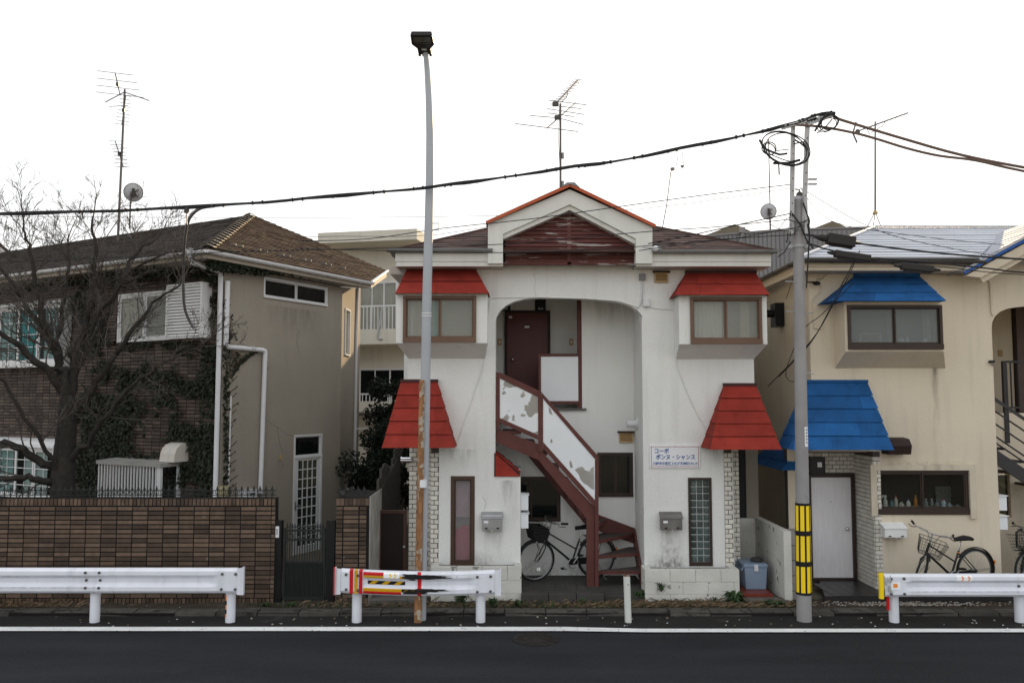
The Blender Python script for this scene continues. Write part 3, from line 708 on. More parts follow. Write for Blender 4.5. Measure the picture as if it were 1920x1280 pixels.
# gable
gp = [Pe(915, 424), Pe(1068, 362), Pe(1222, 428)]
bb = MB(Fe)
def gy(u, v): return Pe(u, v)
o_ = [gy(915, 495), gy(915, 421), gy(1068, 357), gy(1222, 427), gy(1222, 495), gy(1191, 495), gy(1191, 449), gy(1068, 385), gy(943, 440), gy(943, 495)]
bb.plate(o_, [], -.06, .12)
gab = bb.build('gable_bargeboard', fascia, mid)
i_ = [gy(938, 441), gy(1068, 380), gy(1196, 449), gy(1191.5, 458), gy(1068, 391), gy(942.5, 448)]
MB(Fe).plate([gy(943.3, 440), gy(1068, 385.4), gy(1190.7, 449.3), gy(1190.7, 458), gy(1068, 394), gy(943.3, 448.5)], [], -.02, .14).build('gable_inner_trim', fascia, gab)
gr = MB()
ga, gb, gc = (Vector((p[0], 0, p[1])) for p in (gy(913, 422), gy(1068, 352), gy(1226, 428)))
yf = ye-.10
for a, c in ((ga, gb), (gb, gc)):
    n_ = Vector((-(c-a).z, 0, (c-a).x)).normalized()
    gr.slab([a+Vector((0, yf, 0)), c+Vector((0, yf, 0)), c+n_*.045+Vector((0, yf, 0)), a+n_*.045+Vector((0, yf, 0))], (0, 3.4, 0))
gro = gr.build('gable_roof', mroof, mid)
eg = MB()
for a, c in ((ga, gb), (gb, gc)):
    n_ = Vector((-(c-a).z, 0, (c-a).x)).normalized()
    eg.slab([a+Vector((0, yf, 0))-n_*.012, c+Vector((0, yf, 0))-n_*.012, c+n_*.036+Vector((0, yf, 0)), a+n_*.036+Vector((0, yf, 0))], (0, -.03, 0))
eg.build('edge_trim', orange, gro)
MB().slab([gb+Vector((-.14, yf-.04, -.02)), gb+Vector((-.05, yf-.04, .05)), gb+Vector((.07, yf-.04, .05)), gb+Vector((.15, yf-.04, -.03)), gb+Vector((0, yf-.04, .02))], (0, 3.4, 0)).build('ridge_cap', gutter, gro)
for sgn, q in ((-1, gy(915, 421)), (1, gy(1222, 427))): pass
# louvred panel in the gable: two fields of slats and a middle post
Fl = face(0, ye+.16); Pl = lambda u, v: pl(Fl, u, v)
zl0, zl1 = Pl(960, 496)[1], Pl(1068, 388)[1]
bk = MB(Fl).plate([Pl(942, 496), Pl(1193, 496), Pl(1193, 452), Pl(1068, 388), Pl(942, 443)], [], .045, .08).build('gable_louvre', dkwood, mid)
xm0, xL0_, xR0_ = Pl(1067, 450)[0], Pl(945, 470)[0], Pl(1191, 470)[0]
zLs, zRs = Pl(942, 446)[1], Pl(1193, 455)[1]; zpk = Pl(1068, 391)[1]
ns = 13; zz0, zz1 = zl0+.03, zpk-.05
for i in range(ns):
    zA = zz0+(zz1-zz0)*i/ns; hgt = (zz1-zz0)/ns
    zt_ = zA+hgt*.9
    for sd in (-1, 1):
        if sd < 0:
            lim = xL0_ if zt_ < zLs else xL0_+(xm0-xL0_)*(zt_-zLs)/(zpk-zLs); a, c = lim+.02, xm0-.03
        else:
            lim = xR0_ if zt_ < zRs else xR0_-(xR0_-xm0)*(zt_-zRs)/(zpk-zRs); a, c = xm0+.03, lim-.02
        if c-a < .05: continue
        MB(Fl).hexa([(a, -.034, zA+.004), (c, -.034, zA+.004), (c, -.01, zA), (a, -.01, zA), (a, -.010, zt_+hgt*.06), (c, -.010, zt_+hgt*.06), (c, .02, zt_+hgt*.06), (a, .02, zt_+hgt*.06)]).build('slat', louvre, bk)
pm = MB(Fl); pm.box(xm0-.032, xm0+.032, -.03, .045, zl0, zpk-.02); pm.box(xL0_-.02, xR0_+.02, -.03, .045, zl0-.01, zl0+.035); pm.build('louvre_frame', louvre, bk)
# tile clad corner piers beside the entrances
bond(wall, F0, P(808, 950)[0]-.002, P(822, 950)[0], P(960, 1062)[1], zc-.02, .118, .0745, .012, .012, wbrick, budget=300)
bond(wall, F0, P(1359, 950)[0], P(1373, 950)[0]+.002, P(960, 1062)[1], zc-.02, .118, .0745, .012, .012, wbrick, budget=300)
Fr = face(0, 13.75)
for (u0, u1) in ((767, 812), (1366, 1386)):
    a, c = pl(Fr, u0, 950)[0], pl(Fr, u1, 950)[0]
    pw = MB(Fr).box(a, c, 0, .15, gl, zc).build('porch_wall', wmortar, mid)
    bond(pw, Fr, a, c, .03, zc-.02, .128, .0765, .012, .012, wbrick, budget=300)
for u0, u1 in ((808, 822), (1359, 1373)):
    a, c = P(u0, 950)[0], P(u1, 950)[0]; MB(F0).box(a-.004, c+.004, -.003, .02, P(960, 1062)[1], zc).build('tile_backing', wmortar, mid)
MB().box(pl(Fr, 812, 900)[0]+.002, pl(Fr, 812, 900)[0]+.12, Yw+.2, 13.9, gl, zc).box(pl(Fr, 1366, 900)[0]-.12, pl(Fr, 1366, 900)[0]-.002, Yw+.2, 13.9, gl, zc).build('porch_side_wall', white, mid)
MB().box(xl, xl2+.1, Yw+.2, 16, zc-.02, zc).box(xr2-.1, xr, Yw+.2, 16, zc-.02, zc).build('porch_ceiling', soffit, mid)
x, z = pl(Fr, 766, 862); MB().cyl((x+.05, 13.72, z), (x-.10, 13.72, z), .05, 14).cyl((x-.10, 13.72, z), (x-.12, 13.72, z), .06, 14).build('vent_pipe', chrome, mid, smooth=True)
Fp_ = face(0, 14.5); a, c, e_ = pl(Fp_, 1386, 900)[0], pl(Fp_, 1398, 900)[0], pl(Fp_, 1421, 900)[0]; MB(Fp_).box(a-.1, c, 0, .06, gl, zc).build('porch_door', black, mid); MB(Fp_).box(c+.002, e_, -.02, .06, 1.0, zc).build('porch_panel', beige, mid)
MB().box(xl+.15, xl+.3, 13.9, 21, gl, zc).box(xr-.3, xr-.15, 15.2, 21, gl, zc).build('lower_side_wall', white, mid)
# vent, meter box and conduits on the front
vent_box(mid, F0, rect(F0, 1227, 512, 1252, 530), tanv, 5, .04, dkwood)
for (u, v0, v1, ww, dd, m_) in ((1204, 514, 526, .10, .06, gutter), (1211, 561, 575, .10, .07, pvc)):
    x, z0 = P(u, v1); z1 = P(u, v0)[1]; MB(F0).box(x-ww/2, x+ww/2, -dd, -.002, z0, z1).build('junction_box', m_, mid, bev=.005)
def conduit(parent, F, pts, r, m, name='conduit', off=None):
    off = -r-.002 if off is None else off
    V = []
    for u, v in pts: x, z = pl(F, u, v, off); V.append((x, off, z))
    return MB(F).tube(V, r, 6).build(name, m, parent, smooth=True)
conduit(mid, F0, [(1203, 527), (1203, 545), (1202, 562), (1199, 572), (1193, 578)], .012, pvc)
conduit(mid, F0, [(1206, 527), (1206, 560), (1207, 572), (1213, 577), (1219, 573)], .012, pvc)
conduit(mid, F0, [(1219, 576), (1240, 579), (1263, 580), (1265, 590), (1266, 660), (1268, 680), (1285, 725), (1300, 760), (1315, 790), (1336, 838)], .009, white)
conduit(mid, F0, [(1198, 576), (1160, 564), (1100, 559.5), (1010, 557), (925, 558), (919, 563), (915, 600), (913, 660), (905, 690), (890, 730), (876, 775), (860, 825), (852, 838)], .009, white)
conduit(mid, F0, [(1003, 500), (1001, 512), (1004, 525), (1002, 540), (1005, 556)], .0016, gutter, 'hairline_crack')
conduit(mid, F0, [(905, 930), (912, 942), (908, 955)], .0016, gutter, 'hairline_crack')
conduit(mid, Fe @ T(0, -.0, 0), [(1196, 466), (1194, 478), (1200, 490)], .012, pvc)
conduit(mid, F0, [(1201, 500), (1204, 514)], .012, pvc)
x, z = P(1202, 957); MB(F0).box(x-.012, x+.012, -.012, 0, z-.055, z+.055).build('switch_plate', steel, mid)
# ------------------------------------------------------------------ staircase of the middle house
stc = mid
Fs = face(0, Yw+.06); Ps = lambda u, v: pl(Fs, u, v)
def strip(px, y0, y1, name, m, parent=mid): return MB(Fs).slab([(*(lambda q: (q[0], y0, q[1]))(Ps(u, v)),) for u, v in px], (0, y1-y0, 0)).build(name, m, parent)
st1 = strip([(930, 803), (1012, 833), (1012, 863), (930, 829)], 0, .04, 'stringer', stairp)
strip([(1012.3, 836), (1020, 851), (1118, 953), (1118, 968), (1101, 973), (1012.3, 866)], .001, .041, 'stringer', stairp)
strip([(1100.5, 971), (1115, 967), (1115, 1101), (1100.5, 1101)], .0, .12, 'newel_post', stairp)
strip([(1115.5, 862), (1122, 856), (1122, 1102), (1115.5, 1101)], -.03, .05, 'handrail_post', stairp)
strip([(1009, 735), (1018, 741), (1018, 846), (1009, 845)], -.035, .0, 'handrail_post', stairp)
strip([(930, 697), (937, 699), (937, 803), (930, 802)], -.035, .0, 'handrail_post', stairp)
strip([(937.3, 698), (1013, 733), (1009, 744), (937.3, 709)], -.034, .006, 'handrail', stairp)
strip([(1013.5, 733), (1122, 855), (1115.3, 860), (1018.3, 747)], -.034, .006, 'handrail', stairp)
strip([(937.3, 783), (1008.7, 815), (1008.7, 824), (937.3, 792)], -.033, -.003, 'bottom_rail', stairp)
strip([(1018.3, 828), (1115.2, 937), (1115.2, 950), (1018.3, 840)], -.033, -.003, 'bottom_rail', stairp)
p1 = strip([(937.3, 709), (1008.7, 743.5), (1008.7, 815), (937.3, 783)], -.022, -.012, 'balustrade_panel', peel); p1['label'] = 'white panel with flaking grey patches on the upper flight'
for pz_ in ([(1077.6,880),(1084,876),(1092,874),(1097,881),(1105,883),(1108,877),(1113,874),(1114,918),(1108,915),(1101,909),(1094,905),(1088,898),(1085,889)], [(1067,866),(1070,862),(1073,870),(1074,876),(1069,876)], [(1028,762),(1033,768),(1036,778),(1030,775)], [(1032,824),(1035,822),(1036,829),(1032,830)]): strip(pz_, -.0235, -.022, 'flaked_patch', mat('flaked_grey', (.35,.33,.30), .8, .2, 6) if 'flaked_grey' not in MATS else MATS['flaked_grey'])
p2 = strip([(1018.3, 747.5), (1115.2, 860.5), (1115.2, 936), (1018.3, 828)], -.022, -.012, 'balustrade_panel', panelw); p2['label'] = 'long white panel with flaked lower corner on the steep flight'
px0, pz0 = Ps(1113, 1100); Pv = Vector((px0, Yw+.14, 0))
def tread(poly, z, name='tread'):
    t_ = MB().slab([(x, y, z-.05) for x, y in poly], (0, 0, .05)).build(name, stairp, mid)
    c = sum((Vector((x, y, 0)) for x, y in poly), Vector())/len(poly)
    MB().slab([(c.x+(x-c.x)*.97, c.y+(y-c.y)*.97, z+.001) for x, y in poly], (0, 0, .006)).build('tread_surface', treadm, t_)
xwR = xo1-.02
def rayhit(a):
    d = Vector((math.cos(a), math.sin(a))); ts = []
    if d.x > 1e-6: ts.append((xwR-Pv.x)/d.x)
    if d.y > 1e-6: ts.append((Yb-.02-Pv.y)/d.y)
    t = min(ts); return (Pv.x+d.x*t, Pv.y+d.y*t)
zt = .155; rise = .235
for i in range(4):
    a0, a1 = R(-4+24*i), R(-4+24*(i+1)+5); zt += rise
    pts = [(Pv.x+.03, Pv.y), rayhit(max(a0, 0))]
    ca = math.atan2(Yb-.02-Pv.y, xwR-Pv.x)
    if a0 < ca < a1: pts.append((xwR, Yb-.02))
    pts.append(rayhit(a1)); tread(pts, zt)
for i in range(5):
    zt += rise; x1_ = Pv.x+.02-i*.185; tread([(x1_-.22, Yw+.105), (x1_, Yw+.105), (x1_, Yb-.02), (x1_-.22, Yb-.02)], zt)
for i in range(3):
    zt += .17; x1_ = Pv.x-.92-i*.22; tread([(x1_-.3, Yw+.105), (x1_, Yw+.105), (x1_, Yb-.02), (x1_-.3, Yb-.02)], zt)
rs = MB()
q1, q2, q3 = P1(1118, 957), P1(1189, 989), P1(1189, 1012)
rs.slab([(Pv.x-.02, Yb-.045, q1[1]+.01), (xwR, Yb-.045, q2[1]), (xwR, Yb-.045, q2[1]-.26), (Pv.x-.02, Yb-.045, q1[1]-.26)], (0, .035, 0))
rs.slab([(xwR-.02, Yb-.05, q2[1]), (xwR-.02, Yw+.1, .36), (xwR-.02, Yw+.1, .16), (xwR-.02, Yw+.25, .16), (xwR-.02, Yb-.05, q2[1]-.35)], (.03, 0, 0)); 
rs.slab([(Pv.x-.02, Yb-.044, q1[1]+.0), (Pv.x-1.0, Yb-.044, q1[1]+1.18), (Pv.x-1.0, Yb-.044, q1[1]+.9), (Pv.x-.02, Yb-.044, q1[1]-.26)], (0, .034, 0))
rs.build('wall_stringer', stairp, mid)
# low block planters
def planter(u0, u1, vt, label, openL=False):
    fy = 12.88; Fp = face(0, fy); a, c = pl(Fp, u0, 1095)[0], pl(Fp, u1, 1095)[0]; zt_ = pl(Fp, 960, vt)[1]
    t = thing('planter_wall', label, 'planter', ((a+c)/2, fy, 0), 'block planters below the front wall')
    MB().box(a+.11, c-.11, fy+.02, Yw-.003, gl, zt_-.045).build('earth_fill', soil, t)
    MB().box(a+.012, c-.012, fy+.012, Yw-.004, gl, zt_-.09).build('mortar_core', white2, t)
    hc = (zt_+.0-gl)/3
    for j in range(3):
        xx = [a]; step = .39; s = a+(step if j % 2 == 0 else step/2)
        while s < c-.08: xx.append(s); s += step
        xx.append(c); z0 = gl+j*hc
        for p_, q_ in zip(xx[:-1], xx[1:]):
            dy = random.uniform(-.003, .003)
            MB().box(p_+.0025, q_-.0025, fy+dy, fy+.11, z0+.002, z0+hc-.003).build('block', white2, t, bev=.004)
        for s0, s1 in ((a+.001, a+.11), (c-.11, c-.001)): MB().box(s0, s1, fy+.112, Yw-.004, z0+.002, z0+hc-.003).build('block', white2, t, bev=.004)
    return t
planter(808, 978, 1062, 'white painted block planter wall under the tall red curtained window')
planter(1209, 1387, 1067, 'white painted block planter under the glass block window')
# mailboxes and sign
mailbox(F0, rect(F0, 904, 962, 942, 993), 'dented steel mailbox beside the tall narrow window on the white wall', steel, .12, True)
mailbox(F0, rect(F0, 1237, 962, 1276, 992), 'grey steel mailbox left of the glass block window', mat('dull_steel', (.20,.19,.18), .45, .2, 6, metal=.6), .14, True)
for v0, v1, lb in ((928, 957, 'upper of two white mailboxes on the edge of the low stairwell wall'), (963, 991, 'lower of two white mailboxes on the edge of the low stairwell wall')):
    x = xlow; z0, z1 = P(985, v1)[1], P(985, v0)[1]
    t = thing('mailbox', lb, 'mailbox', (x+.06, Yw+.2, z0), 'pair of white mailboxes in the stairwell')
    MB().box(x+.002, x+.125, Yw+.05, Yw+.32, z0, z1).build('body', panelw, t, bev=.004)
    MB().hexa([(x+.002, Yw+.04, z1), (x+.14, Yw+.04, z1-.008), (x+.14, Yw+.33, z1-.008), (x+.002, Yw+.33, z1), (x+.002, Yw+.04, z1+.012), (x+.14, Yw+.04, z1+.004), (x+.14, Yw+.33, z1+.004), (x+.002, Yw+.33, z1+.012)]).build('lid', panelw, t)
sr = rect(F0, 1218, 834, 1312, 877)
sg = thing('sign', 'white name sign with blue Japanese lettering and red border on white wall', 'sign', ((sr[0]+sr[1])/2, Yw, sr[2]))
MB(F0).box(sr[0], sr[1], -.022, -.004, sr[2], sr[3]).build('board', signw, sg, bev=.003)
e = .022; q = MB(F0); l = .007
a, c, d, f_ = sr[0]+e, sr[1]-e, sr[2]+e, sr[3]-e
q.box(a, c, -.0235, -.022, d, d+l); q.box(a, c, -.0235, -.022, f_-l, f_); q.box(a, a+l, -.0235, -.022, d+l, f_-l); q.box(c-l, c, -.0235, -.022, d+l, f_-l); q.build('border', signr, sg)
for u, v in ((1220.5, 836.5), (1265, 836), (1309.5, 836.5), (1220.5, 874.5), (1265, 875), (1309.5, 874.5)):
    x, zz = P(u, v); MB(F0).cyl((x, -.026, zz), (x, -.02, zz), .006, 8).build('screw', gutter, sg)
def lettering(parent, F, text, x, z, size, m, yoff, width=None, align='LEFT', bold=0):
    cu = bpy.data.curves.new('lettering', 'FONT'); cu.body = text; cu.size = size; cu.extrude = .0006; cu.offset = bold; cu.align_x = align; cu.resolution_u = 3
    to = bpy.data.objects.new('lettering_tmp', cu); S.collection.objects.link(to)
    dg = bpy.context.evaluated_depsgraph_get(); me = bpy.data.meshes.new_from_object(to.evaluated_get(dg))
    bpy.data.objects.remove(to); me.name = 'lettering'; me.materials.clear(); me.materials.append(m)
    xs = [v.co.x for v in me.vertices]; sx = 1.0
    if width and xs: sx = width / (max(xs)-min(xs))
    Mw = F @ T(x, yoff, z) @ Matrix.Rotation(R(90), 4, 'X') @ Matrix.Diagonal((sx, 1, 1, 1))
    me.transform(wm(parent).inverted() @ Mw)
    return link(bpy.data.objects.new('lettering', me), parent, wm(parent))
yo = -.0236; hgt = sr[3]-sr[2]; wid = sr[1]-sr[0]
lettering(sg, F0, 'コーポ', sr[0]+wid*.085, sr[2]+hgt*.66, .088, signb, yo, wid*.28, bold=.0022)
lettering(sg, F0, 'ボンヌ・シャンス', sr[0]+wid*.12, sr[2]+hgt*.395, .088, signb, yo, wid*.78, bold=.0022)
lettering(sg, F0, '川崎市中原区上丸子天神町374-19', sr[0]+wid*.06, sr[2]+hgt*.145, .056, signb, yo, wid*.885, bold=.0010)
# ------------------------------------------------------------------ left house, turned to the road, brown tiles and beige stucco
CX, CY = -5.27, 15.0; AZ = R(29)
lh = thing('brick_house', 'old two storey house with brown tiled front, beige stucco side and mossy brown roof', 'house', (CX, CY, 0))
dirS = Vector((math.sin(AZ), math.cos(AZ), 0)); dirB = Vector((-math.cos(AZ), math.sin(AZ), 0))
FB = face(CX, CY, -AZ)                                    # tiled face: local x negative away from the corner
FS = face(CX, CY, R(90) - AZ)                             # stucco face: local x grows away from the corner
tS = 3.26; E = Vector((CX, CY, 0)) + dirS*tS; FT = face(E.x, E.y, R(90))
zE = 5.55
# walls
wB = rect(FB, 236, 549, 388, 634, -.08)
def Pb(u, v, off=0): return pl(FB, u, v, off)
def Pq(u, v, off=0): return pl(FS, u, v, off)
slit = rect(FS, 494, 516, 613.5, 577)
slit = (Pq(494, 535)[0], Pq(613, 555)[0], Pq(553, 566)[1], Pq(553, 529)[1])
dx0, dx1 = Pq(549, 930)[0], Pq(602, 930)[0]; dz0, dz1, dz2, dz3 = .02, Pq(575, 852)[1], Pq(575, 858)[1], Pq(575, 814)[1]
hl = lambda a, c, d, f: [(a, d), (c, d), (c, f), (a, f)]
side = MB(FS).plate([(0, -.05), (tS, -.05), (tS, zE), (0, zE)], [hl(slit[0], slit[1], slit[2], slit[3]), hl(dx0, dx1, -.03, dz3)], 0, .16).build('stucco_wall', beige, lh)
ns0, ns1 = pl(FT, 646, 620)[0], pl(FT, 655, 620)[0]
if ns0 > ns1: ns0, ns1 = ns1, ns0
nsz0, nsz1 = pl(FT, 650, 667)[1], pl(FT, 650, 579)[1]
MB(FT).plate([(0, -.05), (2.15, -.05), (2.15, zE+.25), (0, zE)], [hl(ns0, ns1, nsz0, nsz1)], 0, .16).build('stucco_wall', beige, lh)
front = MB(FB).box(-10, -.16, .0, .16, -.05, zE).build('tiled_wall', mortar, lh)
MB(FB).box(-.16, .0, .0, .001, -.05, zE).box(-10, -.16, .16, 7.9, -.05, zE).build('house_body', mortar if False else beige, lh) if False else None
bk2 = MB(); 
q = [Vector((CX, CY, 0)) + dirS*.17 + dirB*.17, E + dirB*.2, E + Vector((-.2, 2.1, 0)), E + Vector((-.2, 2.1, 0)) + dirB*8, Vector((CX, CY, 0)) + dirS*.17 + dirB*9.9]
bk2.slab([(p.x, p.y, 5.2) for p in q], (0, 0, .2)); bk2.build('attic_floor', soffit, lh)
# tiles of the front, leaving out the windows
win1 = (Pb(222, 595, -.08)[0], Pb(391, 595, -.08)[0], Pb(300, 638, -.08)[1], Pb(300, 545, -.08)[1])
bay1 = (Pb(-40, 620, -.25)[0], Pb(112, 620, -.25)[0], Pb(60, 682, -.25)[1], Pb(60, 572, -.25)[1])
bay2 = (Pb(-40, 870, -.25)[0], Pb(100, 870, -.25)[0], Pb(60, 935, -.25)[1], Pb(60, 838, -.25)[1])
def skip(x, z):
    for r in (win1, bay1, bay2):
        if r[0]+.03 < x < r[1]-.03 and r[2]+.03 < z < r[3]-.03: return True
    return False
bond(front, FB, -8.4, .0, 1.3, zE, .235, .0675, .016, .014, brick2, run=False, name='brick', budget=280, skip=skip)
MB(FS).box(-.012, -.0, -.0, .16, 1.3, zE).build('corner_trim', mortar, lh)
# shutter window
def awin(parent, F, r, depth, name, n, muntin=None, curtains=(), gl=cglass, frm=alu, label=None):
    x0, x1, z0, z1 = r; b = MB(F); fw = .05
    b.box(x0, x1, -depth, 0, z0, z0+fw); b.box(x0, x1, -depth, 0, z1-fw, z1); b.box(x0, x0+fw, -depth, 0, z0+fw, z1-fw); b.box(x1-fw, x1, -depth, 0, z0+fw, z1-fw)
    wi = b.build(name, frm, parent, label=label)
    iw = (x1-x0-2*fw)/n
    for i in range(n):
        a, c = x0+fw+iw*i, x0+fw+iw*(i+1); s = MB(F); e = .045; y0, y1 = -depth+.01+(.012 if i % 2 else 0), -depth+.04+(.012 if i % 2 else 0)
        s.box(a, c, y0, y1, z0+fw, z0+fw+e); s.box(a, c, y0, y1, z1-fw-e, z1-fw); s.box(a, a+e, y0, y1, z0+fw+e, z1-fw-e); s.box(c-e, c, y0, y1, z0+fw+e, z1-fw-e); s.build('sash', frm, wi)
        MB(F).box(a+e, c-e, y0+.01, y0+.016, z0+fw+e, z1-fw-e).build('pane', gl, wi)
        if muntin:
            mx, mz = muntin; m_ = MB(F)
            for k in range(1, mx): xx = a+e+(c-a-2*e)*k/mx; m_.box(xx-.008, xx+.008, y0+.004, y0+.0095, z0+fw+e, z1-fw-e)
            for k in range(1, mz): zz = z0+fw+e+(z1-z0-2*fw-2*e)*k/mz; m_.box(a+e, c-e, y0+.003, y0+.009, zz-.008, zz+.008)
            m_.build('muntin', frm, wi)
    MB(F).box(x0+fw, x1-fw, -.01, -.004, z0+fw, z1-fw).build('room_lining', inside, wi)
    for (u0, u1, m_) in curtains:
        cx0, cx1 = x0+fw+(x1-x0-2*fw)*u0, x0+fw+(x1-x0-2*fw)*u1; k = max(4, int((cx1-cx0)/.035)); cm = MB(F)
        for i in range(k):
            xa_, xb_ = cx0+(cx1-cx0)*i/k, cx0+(cx1-cx0)*(i+1)/k; ya, yb = -depth+.07-.02*(i % 2) if depth > .15 else -.035-.01*(i % 2), -depth+.07-.02*((i+1) % 2) if depth > .15 else -.035-.01*((i+1) % 2)
            cm.poly([(xa_, ya, z0+fw+.01), (xb_, yb, z0+fw+.01), (xb_, yb, z1-fw), (xa_, ya, z1-fw)])
        cm.build('curtain', m_, wi, fixn=False)
    return wi
shx = Pb(322, 590, -.10)[0]
sw = awin(lh, FB, (win1[0], shx, win1[2], win1[3]), .10, 'window', 2, None, ((.0, .5, curt),), frost, label='white sliding window with pale panes beside its shutter box')
x0, x1, z0, z1 = shx+.005, win1[1], win1[2]+.0, win1[3]+.06
sb = MB(FB).box(x0, x1, -.17, 0, z0, z1).box(x0, x0+.018, -.24, -.17, z0, z1).box(x1-.048, x1, -.24, -.17, z0, z1).box(x0+.018, x1-.048, -.24, -.17, z0, z0+.025).box(x0+.018, x1-.048, -.24, -.17, z1-.025, z1).build('shutter_box', shutw, lh)
n = 17
for i in range(n):
    zz = z0+.03+(z1-z0-.06)*i/n; hh = (z1-z0-.06)/n
    MB(FB).hexa([(x0+.02, -.235, zz+.012), (x1-.05, -.235, zz+.012), (x1-.05, -.225, zz+.012), (x0+.02, -.225, zz+.012), (x0+.02, -.205, zz+hh-.004), (x1-.05, -.205, zz+hh-.004), (x1-.05, -.192, zz+hh-.004), (x0+.02, -.192, zz+hh-.004)]).build('slat', shutw, sb)
# bay windows of the front
w1 = awin(lh, FB, bay1, .25, 'bay_window', 4, (2, 4), ((.02, .45, tealpale), (.45, .72, tealc), (.80, .98, tealpale)), label='upper white bay window with lattice bars and teal curtains')
MB(FB).hexa([(bay1[0]-.04, -.31, bay1[3]+.0), (bay1[1]+.04, -.31, bay1[3]), (bay1[1]+.04, 0, bay1[3]), (bay1[0]-.04, 0, bay1[3]), (bay1[0]-.04, -.29, bay1[3]+.04), (bay1[1]+.04, -.29, bay1[3]+.04), (bay1[1]+.04, 0, bay1[3]+.14), (bay1[0]-.04, 0, bay1[3]+.14)]).build('canopy', alu, w1)
MB(FB).box(bay1[0]-.04, bay1[1]+.04, -.30, 0, bay1[2]-.07, bay1[2]-.002).build('sill', alu, w1)
w2 = awin(lh, FB, bay2, .25, 'bay_window', 4, (2, 5), ((.05, .45, tealpale), (.6, .9, panelw)), label='lower white bay window with rounded white canopy and lattice bars')
cn = [(-.30, 0), (-.29, .06), (-.24, .12), (-.15, .165), (0, .18)]
for k in range(2):
    a, c = (bay2[0]-.05, (bay2[0]+bay2[1])/2+.25) if k == 0 else ((bay2[0]+bay2[1])/2+.27, bay2[1]+.05)
    cb = MB(FB); pr_ = [(a, y, bay2[3]+zz) for y, zz in cn] + [(a, 0, bay2[3])]; cb.slab(pr_, (c-a, 0, 0)); cb.build('canopy', alu, w2)
# slatted box window
gx0, gx1 = Pb(186, 898, -.45)[0], Pb(300, 898, -.45)[0]; gz1, gz0 = Pb(240, 872, -.45)[1], 1.05
gbx = MB(FB).hexa([(gx0-.04, -.50, gz1), (gx1+.06, -.50, gz1), (gx1+.06, 0, gz1), (gx0-.04, 0, gz1), (gx0-.04, -.50, gz1+.07), (gx1+.06, -.50, gz1+.07), (gx1+.06, 0, gz1+.10), (gx0-.04, 0, gz1+.10)]).build('slatted_window_box', mat('weathered_grey_canopy', (.34,.33,.31), .8, .15, 4), lh, label='projecting window box with white vertical slats under a grey canopy')
for i in range(20):
    xx = gx0+(gx1-.10-gx0)*i/19; MB(FB).box(xx-.012, xx+.012, -.47, -.445, gz0, gz1).build('slat', alu, gbx)
MB(FB).box(gx1-.07, gx1+.03, -.47, -.42, gz0, gz1).build('corner_post', alu, gbx); MB(FB).box(gx1+.0, gx1+.03, -.10, -.02, gz0, gz1).build('corner_post', alu, gbx)
MB(FB).box(gx0, gx1, -.47, -.02, gz0-.05, gz0+.30 if False else gz0+.02).build('box_floor', alu, gbx)
MB(FB).box(gx0, gx1, -.03, -.014, gz0, gz1).build('pane', dglass, gbx)
MB(FB).box(gx0+.2, gx1-.5, -.30, -.1, gz0+.02, gz0+.25).build('outdoor_unit', alu, gbx)
# range hood vent
vx0, vx1 = Pb(306, 848, -.25)[0], Pb(346, 848, -.1)[0]; vz0, vz1 = Pb(325, 865, -.2)[1], Pb(325, 830, -.2)[1]
hp = [(0, 1), (-.10, .99), (-.20, .9), (-.27, .72), (-.31, .45), (-.33, .0), (0, 0)]
vh = MB(FB).slab([(vx0, y, vz0+(vz1-vz0)*t) for y, t in hp], (vx1-vx0, 0, 0)).build('vent_hood', mat('ivory_plastic', (.62,.58,.52), .5, .05, 3, streak=.1), lh, label='rounded ivory vent hood on the tiled front')
MB(FB).tube([((vx0+vx1)/2+.02, y-.004, vz0+(vz1-vz0)*t) for y, t in hp[:-1]], .008, 5).build('seam', pvc, vh)
# slit window, door, transom, narrow window of the stucco side
slide_window(lh, FS, slit, 'slit_window', alu, dglass, .035, .1, .02, inside, (), 2, room=.3)
slide_window(lh, FT, (ns0, ns1, nsz0, nsz1), 'narrow_window', alu, frost, .03, .1, .03, insidem, (), 1, room=.2)
tr = slide_window(lh, FS, (dx0, dx1, dz2, dz3), 'transom_window', alu, dglass, .04, .1, .015, inside, (), 1, room=.3)
d = MB(FS); fw = .05
d.box(dx0, dx0+fw, -.02, .1, dz0, dz2-.002); d.box(dx1-fw, dx1, -.02, .1, dz0, dz2-.002); d.box(dx0+fw, dx1-fw, -.02, .1, dz1-.01, dz2-.002)
do = d.build('glazed_door', alu, lh, label='white glazed door with small square panes')
a0, a1, c0, c1 = dx0+fw, dx1-fw, dz0, dz1-.012
s = MB(FS); e = .085; s.box(a0, a0+e, -.005, .035, c0, c1); s.box(a1-e, a1, -.005, .035, c0, c1); s.box(a0+e, a1-e, -.005, .035, c1-.09, c1); s.box(a0+e, a1-e, -.005, .035, c0, c0+.16); s.build('leaf_frame', alu, do)
a0 += e; a1 -= e; c0 += .16; c1 -= .09; m_ = MB(FS)
for k in range(1, 4): xx = a0+(a1-a0)*k/4; m_.box(xx-.009, xx+.009, .0, .03, c0, c1)
for k in range(1, 9): zz = c0+(c1-c0)*k/9; m_.box(a0, a1, .001, .029, zz-.009, zz+.009)
m_.build('muntin', alu, do)
for i in range(4):
    for j in range(9): MB(FS).box(a0+(a1-a0)*i/4+.01, a0+(a1-a0)*(i+1)/4-.01, .012, .018, c0+(c1-c0)*j/9+.01, c0+(c1-c0)*(j+1)/9-.01).build('pane', dglass, do)
